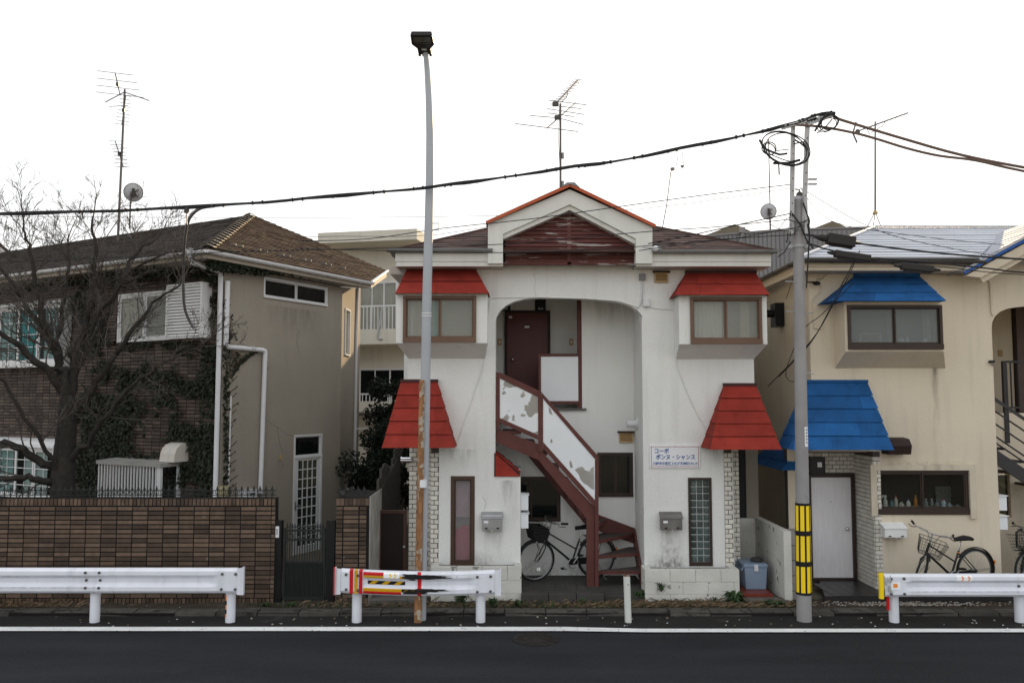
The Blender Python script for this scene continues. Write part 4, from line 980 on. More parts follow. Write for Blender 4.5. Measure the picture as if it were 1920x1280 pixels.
hx_, hz_ = Pq(552, 947); MB(FS).box(hx_-.02, hx_+.02, -.03, -.005, hz_-.1, hz_+.08).tube([(hx_, -.05, hz_), (hx_+.11, -.05, hz_-.01)], .012, 8).cyl((hx_, -.005, hz_), (hx_, -.05, hz_), .01, 8).build('handle', steel, do)
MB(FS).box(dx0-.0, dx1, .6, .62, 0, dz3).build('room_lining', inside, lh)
# roof planes
aO, bO = .65, .30
zB = 5.74; B0 = Vector((CX, CY, zB)) + Vector((-math.sin(AZ), -math.cos(AZ), 0))*0
n1 = Vector((-math.sin(AZ), -math.cos(AZ), 0)); n2 = Vector((math.cos(AZ), -math.sin(AZ), 0))
B0 = Vector((CX, CY, zB)) + n1*aO + n2*bO
mR, kR = 4.0, 3.2
A0 = B0 + dirS*mR + dirB*kR; A0.z = at(460, 403, A0.y).z
rise_ = A0.z - zB
C0 = B0 + dirS*4.5
kD = 2.15; 
D0 = C0 + Vector((0, 2.2, 0)); D0.z = zB + rise_/kR*(D0 - B0).dot(dirB)
A1 = A0 + dirB*10; B1 = B0 + dirB*13
Gk = B0 + dirS*2*mR
und = .10
def rp(pts, name, m, up):
    return MB().slab([p - Vector((0, 0, .03)) for p in pts], (0, 0, -.07)).build(name, m, lh)
r1 = rp([B0, A0, A1, B1], 'roof', lroof2, 1); r2 = rp([B0, C0, D0, A0], 'roof', lroof, 1)
Bk0 = A0 + dirS*mR*0.95 - dirB*.6; Bk0.z = zB + .9
MB().slab([p - Vector((0, 0, .03)) for p in (D0, Vector((D0.x-1.2, D0.y+2.2, D0.z+.1)), A1 + dirS*3.5 + Vector((0,0,-1.2)), A1, A0)], (0, 0, -.07)).build('roof', lroof2, lh)
nS = (C0-B0).cross(A0-B0).normalized(); nS = nS if nS.z > 0 else -nS
nB = (A0-B0).cross(A1-B0).normalized(); nB = nB if nB.z > 0 else -nB
def fS(t):
    l = B0.lerp(A0, t); tD = (D0 - B0).dot(dirB)/kR
    r_ = C0.lerp(D0, t/tD) if t < tD else D0.lerp(A0, (t-tD)/(1-tD))
    return l, r_, nS
courses(lh, fS, 34, lroof, butt=.022)
def fB(t): return B1.lerp(A1, t), B0.lerp(A0, t), nB
courses(lh, fB, 30, lroof2, butt=.020)
hipm = MB(); nn = 20
for i in range(nn):
    p, q = B0.lerp(A0, i/nn), B0.lerp(A0, (i+1.12)/nn); dd = (q-p).normalized(); sx = dd.cross(Vector((0,0,1))).normalized(); u_ = sx.cross(dd)
    for sg_ in (-1, 1):
        a_, b_ = p + u_*.07, q + u_*.025
        hipm.slab([a_, b_, b_ + sx*sg_*.11 - u_*.05, a_ + sx*sg_*.11 - u_*.045], u_*.014)
hipm.build('hip_tiles', mat('hip_tile', (.19,.165,.135), .6, .25, 6, isl=.3), lh, fixn=False)
# snow guards: small paired clips on the mossy slope
for i in range(6):
    for off in (0, .17):
        p = B0 + dirS*(.95+i*.62+off) + dirB*.42; p.z = zB + rise_/kR*.42 + .03
        if i == 5 and off: continue
        MB().box(p.x-.06, p.x+.06, p.y-.02, p.y+.02, p.z-.01, p.z+.022).build('snow_guard', guardm, lh)
# soffit, fascia, gutters
inw = 1.0
sfm = MB(); zs = zB - .17
Cc = Vector((CX, CY, 0))
v3 = lambda p, z: Vector((p.x, p.y, z))
sfm.slab([v3(B0, zs), v3(C0, zs), v3(E + dirB*.1, zs), v3(Cc + dirS*.1 + dirB*.1, zs)], (0, 0, .02))
sfm.slab([v3(B0, zs), v3(Cc + dirS*.1 + dirB*.1, zs), v3(Cc + dirS*.1 + dirB*12, zs), v3(B1, zs)], (0, 0, .02))
sfm.slab([v3(C0, zs), v3(D0, D0.z-.15), v3(E + Vector((-.1, 2.1, 0)), D0.z-.15), v3(E + dirB*.1, zs)], (0, 0, .02)); sfm.build('soffit', mat('tan_soffit', (.30,.26,.21), .8, .1, 2), lh)
fa = MB(); fa.bar(v3(B0, zs+.08), v3(C0, zs+.08), .03, .16); fa.bar(v3(B0, zs+.08), v3(B1, zs+.08), .03, .16); fa.bar(v3(C0, zs+.08), v3(D0, D0.z-.09), .03, .14); fa.build('fascia', mat('tan_fascia', (.36,.31,.25), .7, .1, 2), lh)
g1 = B0 + n2*.06 + n1*.06; g1.z = zs+.13
gutter_run(lh, [g1, C0 + n2*.06 + Vector((0,0,g1.z-zB))], .06, pvc, 'gutter')
gutter_run(lh, [g1, B1 + n1*.06 + Vector((0,0,g1.z-zB))], .06, pvc, 'gutter')
MB().bar(C0 + Vector((.03, 0, -.02)), D0 + Vector((.05, 0, .0)), .05, .035).build('verge_flashing', pvc, lh)
def pipe(F, px, r, m, off, name='downpipe', n=10):
    V = [(*(lambda q: (q[0], off, q[1]))(pl(F, u, v, off)),) for u, v in px]
    return MB(F).tube(V, r, n).build(name, m, lh, smooth=True)
pipe(FS, [(500, 785), (512, 797), (520, 800), (535, 812), (552, 818)], .002, gutterb, -.001, 'hairline_crack'); pipe(FS, [(520, 800), (524, 830), (531, 850)], .002, gutterb, -.001, 'hairline_crack'); pipe(FS, [(560, 620), (556, 640), (561, 662)], .002, gutterb, -.001, 'hairline_crack')
for q in ((430, 470, 640, 560, stain_up), (494, 578, 613, 640, stain_up), (520, 868, 532, 900, stain_up)): stain(lh, FS, *q)
hop = at(353, 474, B0.y+.1)
dp = MB(); dp.tube([hop+Vector((.0,0,.08)), hop+Vector((0,0,-.06))], [.085, .06], 10)
pth = [hop+Vector((.03,0,-.06)), hop+Vector((.04,.03,-.16)), F_(at(413, 509, CY+.0)) if False else at(413, 509, CY-.04)]
p4 = at(399, 925, CY-.04)
pth = pth + [at(414, 520, CY-.04), Vector((at(414, 520, CY-.04).x, CY-.04, .3))]
dp.tube(pth, .045, 10); dp.build('downpipe', pvc, lh, smooth=True, label='white downpipe at the house corner')
pipe(FS, [(427, 527), (424, 636), (423, 645), (427, 650), (492, 656), (497, 658), (497, 665), (488, 925)], .045, pvc, -.06)
pipe(FS, [(433, 742), (428, 912)], .018, pvc, -.03, 'conduit')
pipe(FT, [(672, 500), (668, 640), (664, 920)], .035, pvc, -.03)
for u, v, w_, h_, m_ in ((525, 857, .06, .09, tanv),): x, z = Pq(u, v); MB(FS).box(x-w_/2, x+w_/2, -.03, 0, z-h_/2, z+h_/2).build('doorbell', m_, lh)
x, z = Pq(418, 912); gmx = MB(FS).box(x-.12, x+.04, -.14, -.0, z-.16, z+.02).build('gas_meter', mat('tan_meter', (.42,.36,.22), .5, .1, 4), lh); MB(FS).box(x+.0, x+.035, -.155, -.14, z-.13, z+.0).build('meter_dial', black, gmx)
x, z = Pq(458, 925); wt = MB(FS).box(x-.17, x+.13, -.2, -.0, z-.12, z+.08).build('water_heater', pvc, lh, bev=.01); MB(FS).box(x-.05, x+.06, -.215, -.2, z-.02, z+.02).build('heater_grille', black, wt)
MB(FT).box(-.03+1.65, 1.75, -.35, 0, pl(FT, 676, 801)[1]-.02, pl(FT, 676, 801)[1]+.01).build('side_canopy', pvc, lh)
# ------------------------------------------------------------------ ivy, leaves pressed on the walls
def ivy():
    lv, br = MB(), MB(); rnd = random.Random(3)
    cnt = 0
    while cnt < 13000:
        u, v = rnd.uniform(60, 424), rnd.uniform(480, 940)
        d_ = mnoise.noise(Vector((u*.016, v*.02, 1)))*.9 + mnoise.noise(Vector((u*.05, v*.06, 5)))*.6
        w_ = -.30
        if v > 600: w_ += .12
        if 150 < u < 330 and v > 640: w_ += .28
        if 150 < u < 215 and v > 740: w_ += .75
        if u > 375 and v > 600: w_ += .55
        if u > 330 and v > 800: w_ += .45
        if v < 520 and u > 200: w_ += .50
        if 222 < u < 393 and 535 < v < 642: w_ -= 1
        if 180 < u < 318 and v > 862: w_ -= 2
        if 296 < u < 350 and 826 < v < 868: w_ -= 2
        if u < 118 and (560 < v < 690 or v > 800): w_ -= 2
        if d_ + w_ < rnd.uniform(-.12, .12): cnt += .12; continue
        off = -.02-rnd.random()*.09; x, z = pl(FB, u, v, off)
        if x > -.10: continue
        p = FB @ Vector((x, off, z)); n_ = FB.to_3x3() @ Vector((rnd.gauss(0, .5), -1, rnd.gauss(.2, .5)))
        s_ = rnd.uniform(.035, .075); lv.leaf(p, n_, (rnd.gauss(0, .7), rnd.gauss(0, .3), -1), s_, s_*1.15); cnt += 1
    # tendrils on the stucco and under the eave
    def tend(F, px, dens, stem, mt, sz=.035):
        P_ = [Vector((*(lambda q: (q[0], -.012, q[1]))(pl(F, u, v)),)) for u, v in px]
        stem.M = F; stem.tube(P_, .006, 4)
        for a, b in zip(P_[:-1], P_[1:]):
            k = int((b-a).length*dens)
            for i in range(k):
                p = a.lerp(b, rnd.random()) + Vector((rnd.gauss(0, .012), -rnd.random()*.02, rnd.gauss(0, .012)))
                mt.leaf(F @ p, F.to_3x3() @ Vector((rnd.gauss(0, .4), -1, rnd.gauss(0, .4))), (rnd.gauss(0, .6), 0, -1), sz, sz)
    for i in range(13):
        v0 = 655+i*3.4; L_ = 62-i*3.5
        tend(FS, [(424, 655+i*4), (424+L_*.5, 668+i*3.4), (424+L_, 657+i*1.9)], 42, br, lv)
    tend(FS, [(497, 662), (496, 685), (503, 692)], 40, br, lv, .03)
    for i, (u, v) in enumerate(((434, 590), (432, 612), (437, 625), (434, 638))): tend(FS, [(428, 645), (430+i*2, 625), (u+i*3, v)], 36, br, lv)
    for i in range(15):
        v0 = 700+i*15; tend(FS, [(418, v0+14), (426, v0+8), (436+rnd.uniform(-3, 12), v0-rnd.uniform(2, 12))], 14, br, br if i % 2 else lv, .03)
    for i in range(420):
        u = rnd.uniform(420, 427)+rnd.gauss(0, 2); v = rnd.uniform(560, 930); x, z = pl(FS, u, v, -.04); lv.leaf(FS @ Vector((x, -.02-rnd.random()*.06, z)), FS.to_3x3() @ Vector((rnd.gauss(0,.5), -1, rnd.gauss(0,.5))), (rnd.gauss(0,.5), 0, -1), .05, .055)
    for i in range(900):   # under the eave
        t = .15+abs(rnd.gauss(0, .75)); p = B0 + dirS*t - n2*rnd.uniform(.0, .25); p.z = zs - rnd.random()**2*.16*(1.2-t*.4); lv.leaf(p, Vector((rnd.gauss(.3,.5), -1, rnd.gauss(0,.5))), (rnd.gauss(0,.5), 0, -1), .05, .05)
        t = 1.3+abs(rnd.gauss(0, 2.2)); p = B0 + dirB*t - n1*rnd.uniform(.1, .6); p.z = zs - rnd.random()**2*.2; lv.leaf(p, Vector((rnd.gauss(0,.5), -1, rnd.gauss(0,.5))), (rnd.gauss(0,.5), 0, -1), .05, .05)
    for i in range(140):   # moss and leaves in the gutter corner
        t = abs(rnd.gauss(0, .35)); p = B0 + dirS*t; p.z = zB+.03; lv.leaf(p, Vector((rnd.gauss(0,.5), -1, .4)), (rnd.gauss(0,.5), 0, 1), .05, .05)
    br.M = None
    iv = thing('ivy', 'dark ivy creeping over the tiled house front and its corner pipe', 'ivy', (CX-1.5, CY+.5, .1)); iv['kind'] = 'stuff'
    lv.build('leaves', leafm, iv, kind='stuff', fixn=False); br.build('stems', leafb, iv, kind='stuff', fixn=False)
ivy()
# ------------------------------------------------------------------ garden wall, pillar, iron cresting, gate
Yg = 12.77; FG = face(0, Yg); Pg = lambda u, v: pl(FG, u, v)
zt = Pg(300, 933)[1]; xg1 = Pg(515.5, 1030)[0]
gwl = thing('garden_wall', 'brown tiled garden wall in front of the bare tree and tiled house', 'wall', (-8, Yg, 0))
core = MB().box(-14, xg1, Yg, Yg+.15, -.05, zt-.004).build('wall_core', mortar, gwl)
solh = .112
def clad(root, core, x1, ncol, budget, offx=0.0, half=True):
    """stack-bonded tiles with an upright course at the top and the foot"""
    n = 0; bw, bh, gap = .2355, .0655, .016
    hw = .058
    meS = MB().box(-.109, .109, -.012, .004, 0, bh-gap).mesh('brick', brick); meH = MB().box(-hw/2+.003, hw/2-.003, -.012, .004, 0, bh-gap).mesh('brick', brick)
    meV = MB().box(-.0235, .0235, -.012, .004, 0, solh-.014).mesh('brick', brick)
    st = MB(); z0 = solh+.01; zt_ = zt-solh-.004; nr = int((zt_-z0)/bh); bh = (zt_-z0)/nr
    c = 0
    for i in range(2):      # upright courses
        zz = zt-solh if i == 0 else .01
        k = 0; x = x1-.032
        while x > x1-ncol*bw - (hw if half else 0):
            if i == 0 and budget > 0: piece('brick', meV, core, T(x, Yg-random.uniform(0,.003), zz)); budget -= 1
            else: st.box(x-.0235, x+.0235, Yg-.012-random.uniform(0,.002), Yg+.004, zz, zz+solh-.014)
            x -= .0605
    for j in range(nr-1, -1, -1):
        zz = z0+j*bh; x = x1
        if half:
            if budget > 0: piece('brick', meH, core, T(x-hw/2-.002, Yg-random.uniform(0,.003), zz)); budget -= 1
            else: st.box(x-hw, x-.004, Yg-.013, Yg+.004, zz, zz+bh-gap)
            x -= hw+.002
        for q_ in range(ncol):
            xx = x-bw/2
            if xx < -14: break
            if budget > 0 and xx > -8.15: piece('brick', meS, core, T(xx, Yg-random.uniform(0,.004), zz)); budget -= 1
            else: dy = random.uniform(0,.003); st.box(xx-.109, xx+.109, Yg-.012-dy, Yg+.004, zz, zz+bh-gap)
            x -= bw
    if st.v: st.build('bricks', brick, core, kind='stuff', fixn=False)
clad(gwl, core, xg1, 40, 300)
xp0, xp1 = Pg(629, 1030)[0], Pg(691.5, 1030)[0]
pil = thing('brick_pillar', 'short brown tiled gate pillar beside the black iron gate', 'pillar', ((xp0+xp1)/2, Yg, 0))
pc = MB().box(xp0, xp1, Yg, Yg+1.1, -.05, zt-.004).build('pillar_core', mortar, pil)
MB().box(xp1+.001, xp1+.018, Yg+.005, Yg+1.1, -.05, zt+.02).build('render_side', mat('old_render', (.36,.35,.32), .95, .3, 4, .5, 40, streak=.4), pil)
# pillar tiles: a half and a whole alternate
bw = (xp1-xp0)
nr = 21; bh = (zt-2*solh-.014)/nr
for j in range(nr):
    for a, c in ((.03, .13), (.15, .383), (.405, .51)):
        s = bw/.53; 
        piece('brick', MB().box(0, (c-a)*s, -.012, .004, 0, bh-.016).mesh('brick', brick), pc, T(xp0+(a-.025)*s, Yg-random.uniform(0,.004), solh+.01+j*bh))
for zz in (.01, zt-solh):
    k = 8
    for i in range(k): piece('brick', MB().box(.003, bw/k-.004, -.012, .004, 0, solh-.008).mesh('brick', brick), pc, T(xp0+bw*i/k, Yg-random.uniform(0,.003), zz))
def cresting(name, label, x0, x1, y):
    t = thing(name, label, 'railing', ((x0+x1)/2, y, zt), 'iron crestings on the tiled walls')
    MB().box(x0, x1, y-.008, y+.008, zt+.03, zt+.042).box(x0, x1, y-.008, y+.008, zt+.10, zt+.112).build('rail', iron, t)
    pm_ = MB().box(-.006, .006, -.006, .006, 0, .16).add([(-.022, 0, .115), (0, -.01, .115), (.022, 0, .115), (0, .01, .115), (0, 0, .185)], [(0,1,4), (1,2,4), (2,3,4), (3,0,4), (3,2,1,0)])
    for sg_ in (-1, 1): pm_.tube([(0, 0, .045), (sg_*.028, 0, .06), (sg_*.034, 0, .085), (sg_*.02, 0, .095)], .005, 4)
    me = pm_.mesh('picket', iron); x = x0+.02
    while x < x1: piece('picket', me, t, T(x, y, zt)); x += .0935
    return t
cresting('iron_cresting', 'black iron spiked cresting along the top of the long tiled garden wall', -11, xg1-.02, Yg+.07)
cresting('iron_cresting', 'short black iron cresting on top of the tiled gate pillar', xp0+.02, xp1-.02, Yg+.07)
# white cat-like ornament lump on the pillar is a small stone
st_ = MB().ball(at(643, 928, Yg+.12)+Vector((-.0,0,.03)), .055, (1, .8, .9), 9, 6).ball(at(648, 924, Yg+.12)+Vector((.02,0,.05)), .035, (1, .9, 1), 8, 5).build('stone', conc); tag(st_, 'small pale lumpy stone lying on top of the gate pillar', 'stone')
gx0, gx1 = Pg(511, 1030)[0], Pg(628, 1030)[0]
Gt = thing('iron_gate', 'black iron garden gate with spiked pickets between two dark posts', 'gate', ((gx0+gx1)/2, Yg+.1, 0))
zgt = Pg(520, 976)[1]
for a, c in ((gx0+.005, gx0+.125), (gx1-.14, gx1-.01)): MB().box(a, c, Yg+.02, Yg+.14, -.02, zgt).build('gate_post', blackp, Gt)
a0, a1 = gx0+.15, gx1-.16; zg0, zgt2 = .07, Pg(570, 990)[1]
q = MB(); Y_ = Yg+.08
for zz, h in ((zg0, .05), (zgt2-.20, .03), (zgt2-.06, .03), (.62, .03)): q.box(a0, a1, Y_-.015, Y_+.015, zz, zz+h)
q.box(a0, a0+.03, Y_-.016, Y_+.016, zg0, zgt2); q.box(a1-.03, a1, Y_-.016, Y_+.016, zg0, zgt2); q.build('gate_frame', iron, Gt)
pm_ = MB().box(-.007, .007, -.007, .007, 0, zgt2-zg0-.0).add([(-.02, 0, zgt2-zg0), (0, -.01, zgt2-zg0), (.02, 0, zgt2-zg0), (0, .01, zgt2-zg0), (0, 0, zgt2-zg0+.08)], [(0,1,4), (1,2,4), (2,3,4), (3,0,4), (3,2,1,0)]); me = pm_.mesh('picket', iron)
k = 15
for i in range(k): piece('picket', me, Gt, T(a0+.03+(a1-a0-.06)*(i+.5)/k, Y_, zg0))
pm2 = MB().box(-.006, .006, -.006, .006, 0, .55).mesh('short_picket', iron)
for i in range(k+1): piece('short_picket', pm2, Gt, T(a0+.03+(a1-a0-.06)*(i)/k, Y_, zg0))
MB().box(a0+.03, a1-.03, Y_+.012, Y_+.016, .12, .62).build('mesh_panel', black, Gt)
for i in range(5): MB().ring((a0+.1+(a1-a0-.2)*i/4, Y_, zgt2-.13), (0,1,0), .045, .006, 14, 5).build('scroll', iron, Gt)
x, z = Pg(519, 997); pt = MB().box(x-.03, x+.03, Yg+.008, Yg+.02, z-.085, z+.085).build('house_plate', signw, Gt, bev=.004)
for i in range(3): MB().box(x-.013+random.uniform(0,.006), x+.013, Yg+.006, Yg+.0085, z-.035+i*.03, z-.02+i*.03).build('glyph', black, pt)
MB().box(gx0-.2, Pg(770, 1100)[0]+.2, Yg+.3, 14.0, -.05, .05).build('path_slab', conc)['kind'] = 'structure'
# ------------------------------------------------------------------ brown side gate, step and fence in the gap
F5 = face(0, 13.75); r = rect(F5, 709, 956, 762, 1085); r = (r[0], r[1], .1, r[3])
bgt = thing('side_gate', 'brown panel gate closing the narrow gap left of the white house', 'gate', ((r[0]+r[1])/2, 13.75, 0))
q = MB(F5); e = .05
q.box(r[0], r[0]+e, -.03, .03, r[2], r[3]); q.box(r[1]-e, r[1], -.03, .03, r[2], r[3]); q.box(r[0]+e, r[1]-e, -.03, .03, r[3]-e, r[3]); q.box(r[0]+e, r[1]-e, -.03, .03, r[2], r[2]+e); q.build('gate_frame', mat('brown_gate_frame', (.075,.036,.024), .5, .15, 4), bgt)
MB(F5).box(r[0]+e, r[1]-e, -.012, .012, r[2]+e, r[3]-e).build('panel', mat('brown_mesh_panel', (.020,.014,.013), .7, .15, 60), bgt)
MB(F5).cyl((r[1]-.03, -.07, r[2]+.62), (r[1]-.03, -.03, r[2]+.62), .02, 8).build('handle', steel, bgt)
x0s, x1s = pl(face(0,13.0), 690, 1110)[0], pl(face(0,13.0), 780, 1110)[0]
stp = thing('entrance_step', 'worn grey concrete step in front of the brown side gate', 'step', ((x0s+x1s)/2, 13, 0))
MB().box(x0s, x1s, 13.02, 13.7, -.05, .18).build('step', conc, stp, bev=.012)
MB().box(x0s-.03, x1s+.02, 12.78, 13.015, -.05, .09).build('lower_step', conc, stp, bev=.01)
MB().box(x0s+.05, x1s-.0, 13.05, 13.7, .181, .2).build('floor_tile', redtile, stp)
fn_ = thing('wooden_fence', 'dark leaning board fence receding behind the brown side gate', 'fence', (-2.25, 15.5, 0))
for i in range(12):
    y = 14.3+i*.35; x = -2.32-.01*i; MB().box(x, x+.04, y, y+.3, .0, 1.75+.13*math.sin(i)+.04*i).build('board', mat('grey_old_wood', (.075,.07,.062), .9, .3, 6) if i == 0 else bpy.data.materials['grey_old_wood'], fn_)
MB().bar((-2.27, 14.2, 1.5), (-2.4, 18.5, 2.1), .05, .08).bar((-2.27, 14.2, .6), (-2.4, 18.5, .9), .05, .08).build('rail', bpy.data.materials['grey_old_wood'], fn_)
# shrub filling the gap
def bush(name, label, c, ext, n, m, sz, stem=True, dens=1):
    t = thing(name, label, 'shrub', (c[0], c[1], c[2])); rnd = random.Random(int(c[0]*100)); b_ = MB(); s_ = MB()
    cl = [(rnd.gauss(0, .45)*ext[0], rnd.gauss(0, .45)*ext[1], rnd.random()**.8*ext[2], rnd.uniform(.18, .4)) for _ in range(40)]
    for i in range(n):
        q = rnd.choice(cl); d = Vector((rnd.gauss(0,1), rnd.gauss(0,1), rnd.gauss(0,1))).normalized()*q[3]*rnd.random()**.4
        p = Vector((c[0]+q[0], c[1]+q[1], c[2]+q[2]))+d
        b_.leaf(p, (rnd.gauss(0,1), -abs(rnd.gauss(0,1)), rnd.gauss(.4,1)), (rnd.gauss(0,1), rnd.gauss(0,1), rnd.gauss(0,1)), sz*rnd.uniform(.6,1.2), sz*rnd.uniform(1,1.8))
    b_.build('foliage', m, t, kind='stuff', fixn=False)
    for i in range(12):
        q = cl[i]; s_.tube([(c[0], c[1], c[2]), (c[0]+q[0]*.4, c[1]+q[1]*.4, c[2]+q[2]*.6), (c[0]+q[0], c[1]+q[1], c[2]+q[2])], [.03, .02, .006], 5)
    s_.build('stem', bark, t)
    return t
bush('evergreen_shrub', 'tall dark evergreen shrub filling the gap between the two houses', (-3.0, 20.6, .0), (.62, .7, 3.4), 14000, shrubm, .07)
bush('evergreen_shrub', 'low dark evergreen shrub behind the board fence in the gap', (-2.9, 18.2, .0), (.5, .8, 2.7), 15000, shrubm, .06)
# ------------------------------------------------------------------ right house: cream stucco flats with blue awnings
Yr = 13.3; F6 = face(0, Yr); P6 = lambda u, v, off=0: pl(F6, u, v, off)
rh = thing('cream_apartment_house', 'two storey cream stucco apartment house with blue awnings and pale shiny roof', 'apartment house', (7, Yr, 0))
xc = P6(1519, 640)[0]; xd = P6(1640, 960)[0]; zal = P6(1580, 846)[1]; zt6 = P6(1700, 495)[1]; xarc = P6(1867, 800)[0]; xend = 11.5
dw = P6(1640, 1100)
w6 = rect(F6, 1643, 881, 1816, 964)
ax1 = xarc+2.75
ar = [(xarc, gl), (xarc, P6(1862, 615)[1]), (xarc+.015, P6(1862, 603)[1]), (xarc+.06, P6(1868, 593)[1]), (xarc+.15, P6(1880, 584)[1]), (xarc+.28, P6(1895, 578)[1]), (xarc+.6, P6(1910, 573)[1]), (xarc+1.3, P6(1910, 571)[1]), (ax1-.3, P6(1910, 574)[1]), (ax1, P6(1910, 595)[1]), (ax1, gl)]
outer = [(xd, gl), (xd, zal), (xc, zal), (xc, zt6), (P6(1835, 495)[0], zt6), (xarc+1.3, zt6+.75), (xend, zt6), (xend, gl)] + [(ax1, gl)] + list(reversed(ar))[1:-1] + [(xarc, gl)]
wall6 = MB(F6).plate(outer, [hole(w6)], 0, .2).build('wall', cream, rh)
b = MB(); b.box(xc, xc+.18, Yr+.2, 21, zal, zt6); b.box(xc+.25, xc+.4, 14.2, 21, gl, zal+.01); b.box(xd, xd+.15, Yr+.2, 14.0, gl, zal)
b.box(xarc-.16, xarc-.001, Yr+.2, 14.25, gl, zt6); b.build('side_wall', cream, rh)
# door alcove: tiled back wall with the white door, tiled right cheek
F7 = face(0, 14.0); P7 = lambda u, v: pl(F7, u, v)
xa0 = P7(1478, 950)[0]; rd = rect(F7, 1521, 894, 1597, 1085); rd = (rd[0], rd[1], .14, rd[3])
bw_ = MB(F7).plate([(xa0, gl), (xd+.1, gl), (xd+.1, zal), (xa0, zal)], [hl(rd[0]-.03, rd[1]+.03, .10, rd[3]+.03)], 0, .15).build('alcove_wall', wmortar, rh)
bond(bw_, F7, P7(1514, 900)[0], xd-.012, .15, zal-.02, .122, .067, .010, .012, wbrick, budget=160, skip=lambda x, z: rd[0]-.05 < x < rd[1]+.05 and z < rd[3]+.05)
MB(F7).box(xa0, P7(1513, 900)[0], -.012, .0, gl, zal).build('alcove_pier', cream, rh)
fr = MB(F7); fr.box(rd[0]-.045, rd[0], -.05, .05, .14, rd[3]+.045); fr.box(rd[1], rd[1]+.045, -.05, .05, .14, rd[3]+.045); fr.box(rd[0], rd[1], -.05, .05, rd[3], rd[3]+.045); fr.box(rd[0], rd[1], -.05, .05, .13, .16)
dr = MB(F7).box(rd[0]+.002, rd[1]-.002, -.01, .03, .162, rd[3]-.002).build('door', whitedoor, rh); fr.build('door_frame', dbronze, dr)
kx, kz = P7(1586, 990); MB(F7).ball((kx, -.065, kz), .032, n=12, m=8).cyl((kx, -.01, kz), (kx, -.05, kz), .02).build('door_knob', chrome, dr, smooth=True)
kx, kz = P7(1557, 940); MB(F7).cyl((kx, -.014, kz), (kx, -.01, kz), .008, 8).build('peephole', black, dr)
x, z = P7(1529, 872); mb_ = MB(F7).box(x-.12, x+.12, -.12, -.013, z-.14, z+.14).build('meter_box', blackp, rh); MB(F7).box(x-.01, x+.06, -.13, -.12, z-.02, z+.06).build('meter_dial', signw, mb_)
Fk = face(xd, 14.0, R(-90))                    # right cheek, faces left
ck = MB(Fk).box(0, .69, -.004, .0, .1, zal).build('alcove_cheek', wmortar, rh)
bond(ck, Fk, .0, .7, .13, zal-.02, .122, .067, .010, .012, wbrick, budget=220, off=-.004)
bond(wall6, F6, xd, xd+.105, .13, zal-.02, .122, .067, .010, .012, wbrick, budget=120)
MB(F6).box(xd-.003, xd+.108, -.003, .02, gl, zal).build('tile_backing', wmortar, rh)
MB().box(xc, xd+.1, Yr+.2, 14.1, zal-.02, zal).build('alcove_ceiling', soffit, rh)
# black porch floor and plinth along the front
porch = MB().slab([(P7(1535, 1100)[0], 13.98, .0), (P6(1640, 1100)[0], 13.98, 0), (P6(1640,1100)[0], Yr-.002, 0), (xend, Yr-.002, 0), (xend, 12.82, 0), (at(1547, 1120, 12.82).x, 12.82, 0)], (0, 0, .13)).build('porch', blacktile, rh)
for i in range(7):
    for j in range(5):
        x0_ = at(1556, 1100, 12.9).x+.17*i+.02; y0_ = 12.84+.17*j
        if x0_+.16 > xd-.0 and y0_ > Yr-.2: continue
        MB().box(x0_, x0_+.163, y0_, y0_+.163, .13, .134).build('floor_tile', blacktile, porch)
# windows
def mold(F, r, name='window_surround'):
    q = MB(F); x0, x1, z0, z1 = r
    q.box(x0-.10, x1+.10, -.05, 0, z1+.0, z1+.09); q.box(x0-.10, x0-.0, -.049, 0, z0-.02, z1); q.box(x1+.0, x1+.10, -.049, 0, z0-.06, z1)
    return q.build(name, mat('cream_moulding', (.60,.53,.42), .85, .12, 4, .2, 50, streak=.3), rh)
mold(F6, w6)
w = slide_window(rh, F6, w6, 'window', dbronze, glass_mat('kitchen_glass', (.012,.013,.013), .16, .03, (.9,.92,.9)), .05, .06, .012, inside, (), 2, room=.45, rail_b=.04, label='wide dark window with bottles standing on its sill')
zs6 = w6[2]+.095
rnd = random.Random(11)
bt = [(1651, .10, .035, (.55,.55,.52)), (1660, .17, .04, (.62,.62,.60)), (1672, .12, .03, (.15,.25,.3)), (1680, .19, .035, (.5,.5,.45)), (1690, .09, .05, (.60,.55,.5)), (1703, .13, .04, (.62,.64,.66)), (1717, .20, .03, (.55,.22,.05)), (1736, .14, .04, (.2,.25,.25)), (1747, .14, .035, (.2,.22,.22)), (1757, .10, .04, (.25,.25,.25)), (1769, .14, .045, (.45,.52,.62)), (1780, .07, .05, (.3,.35,.4)), (1795, .05, .05, (.25,.2,.15))]
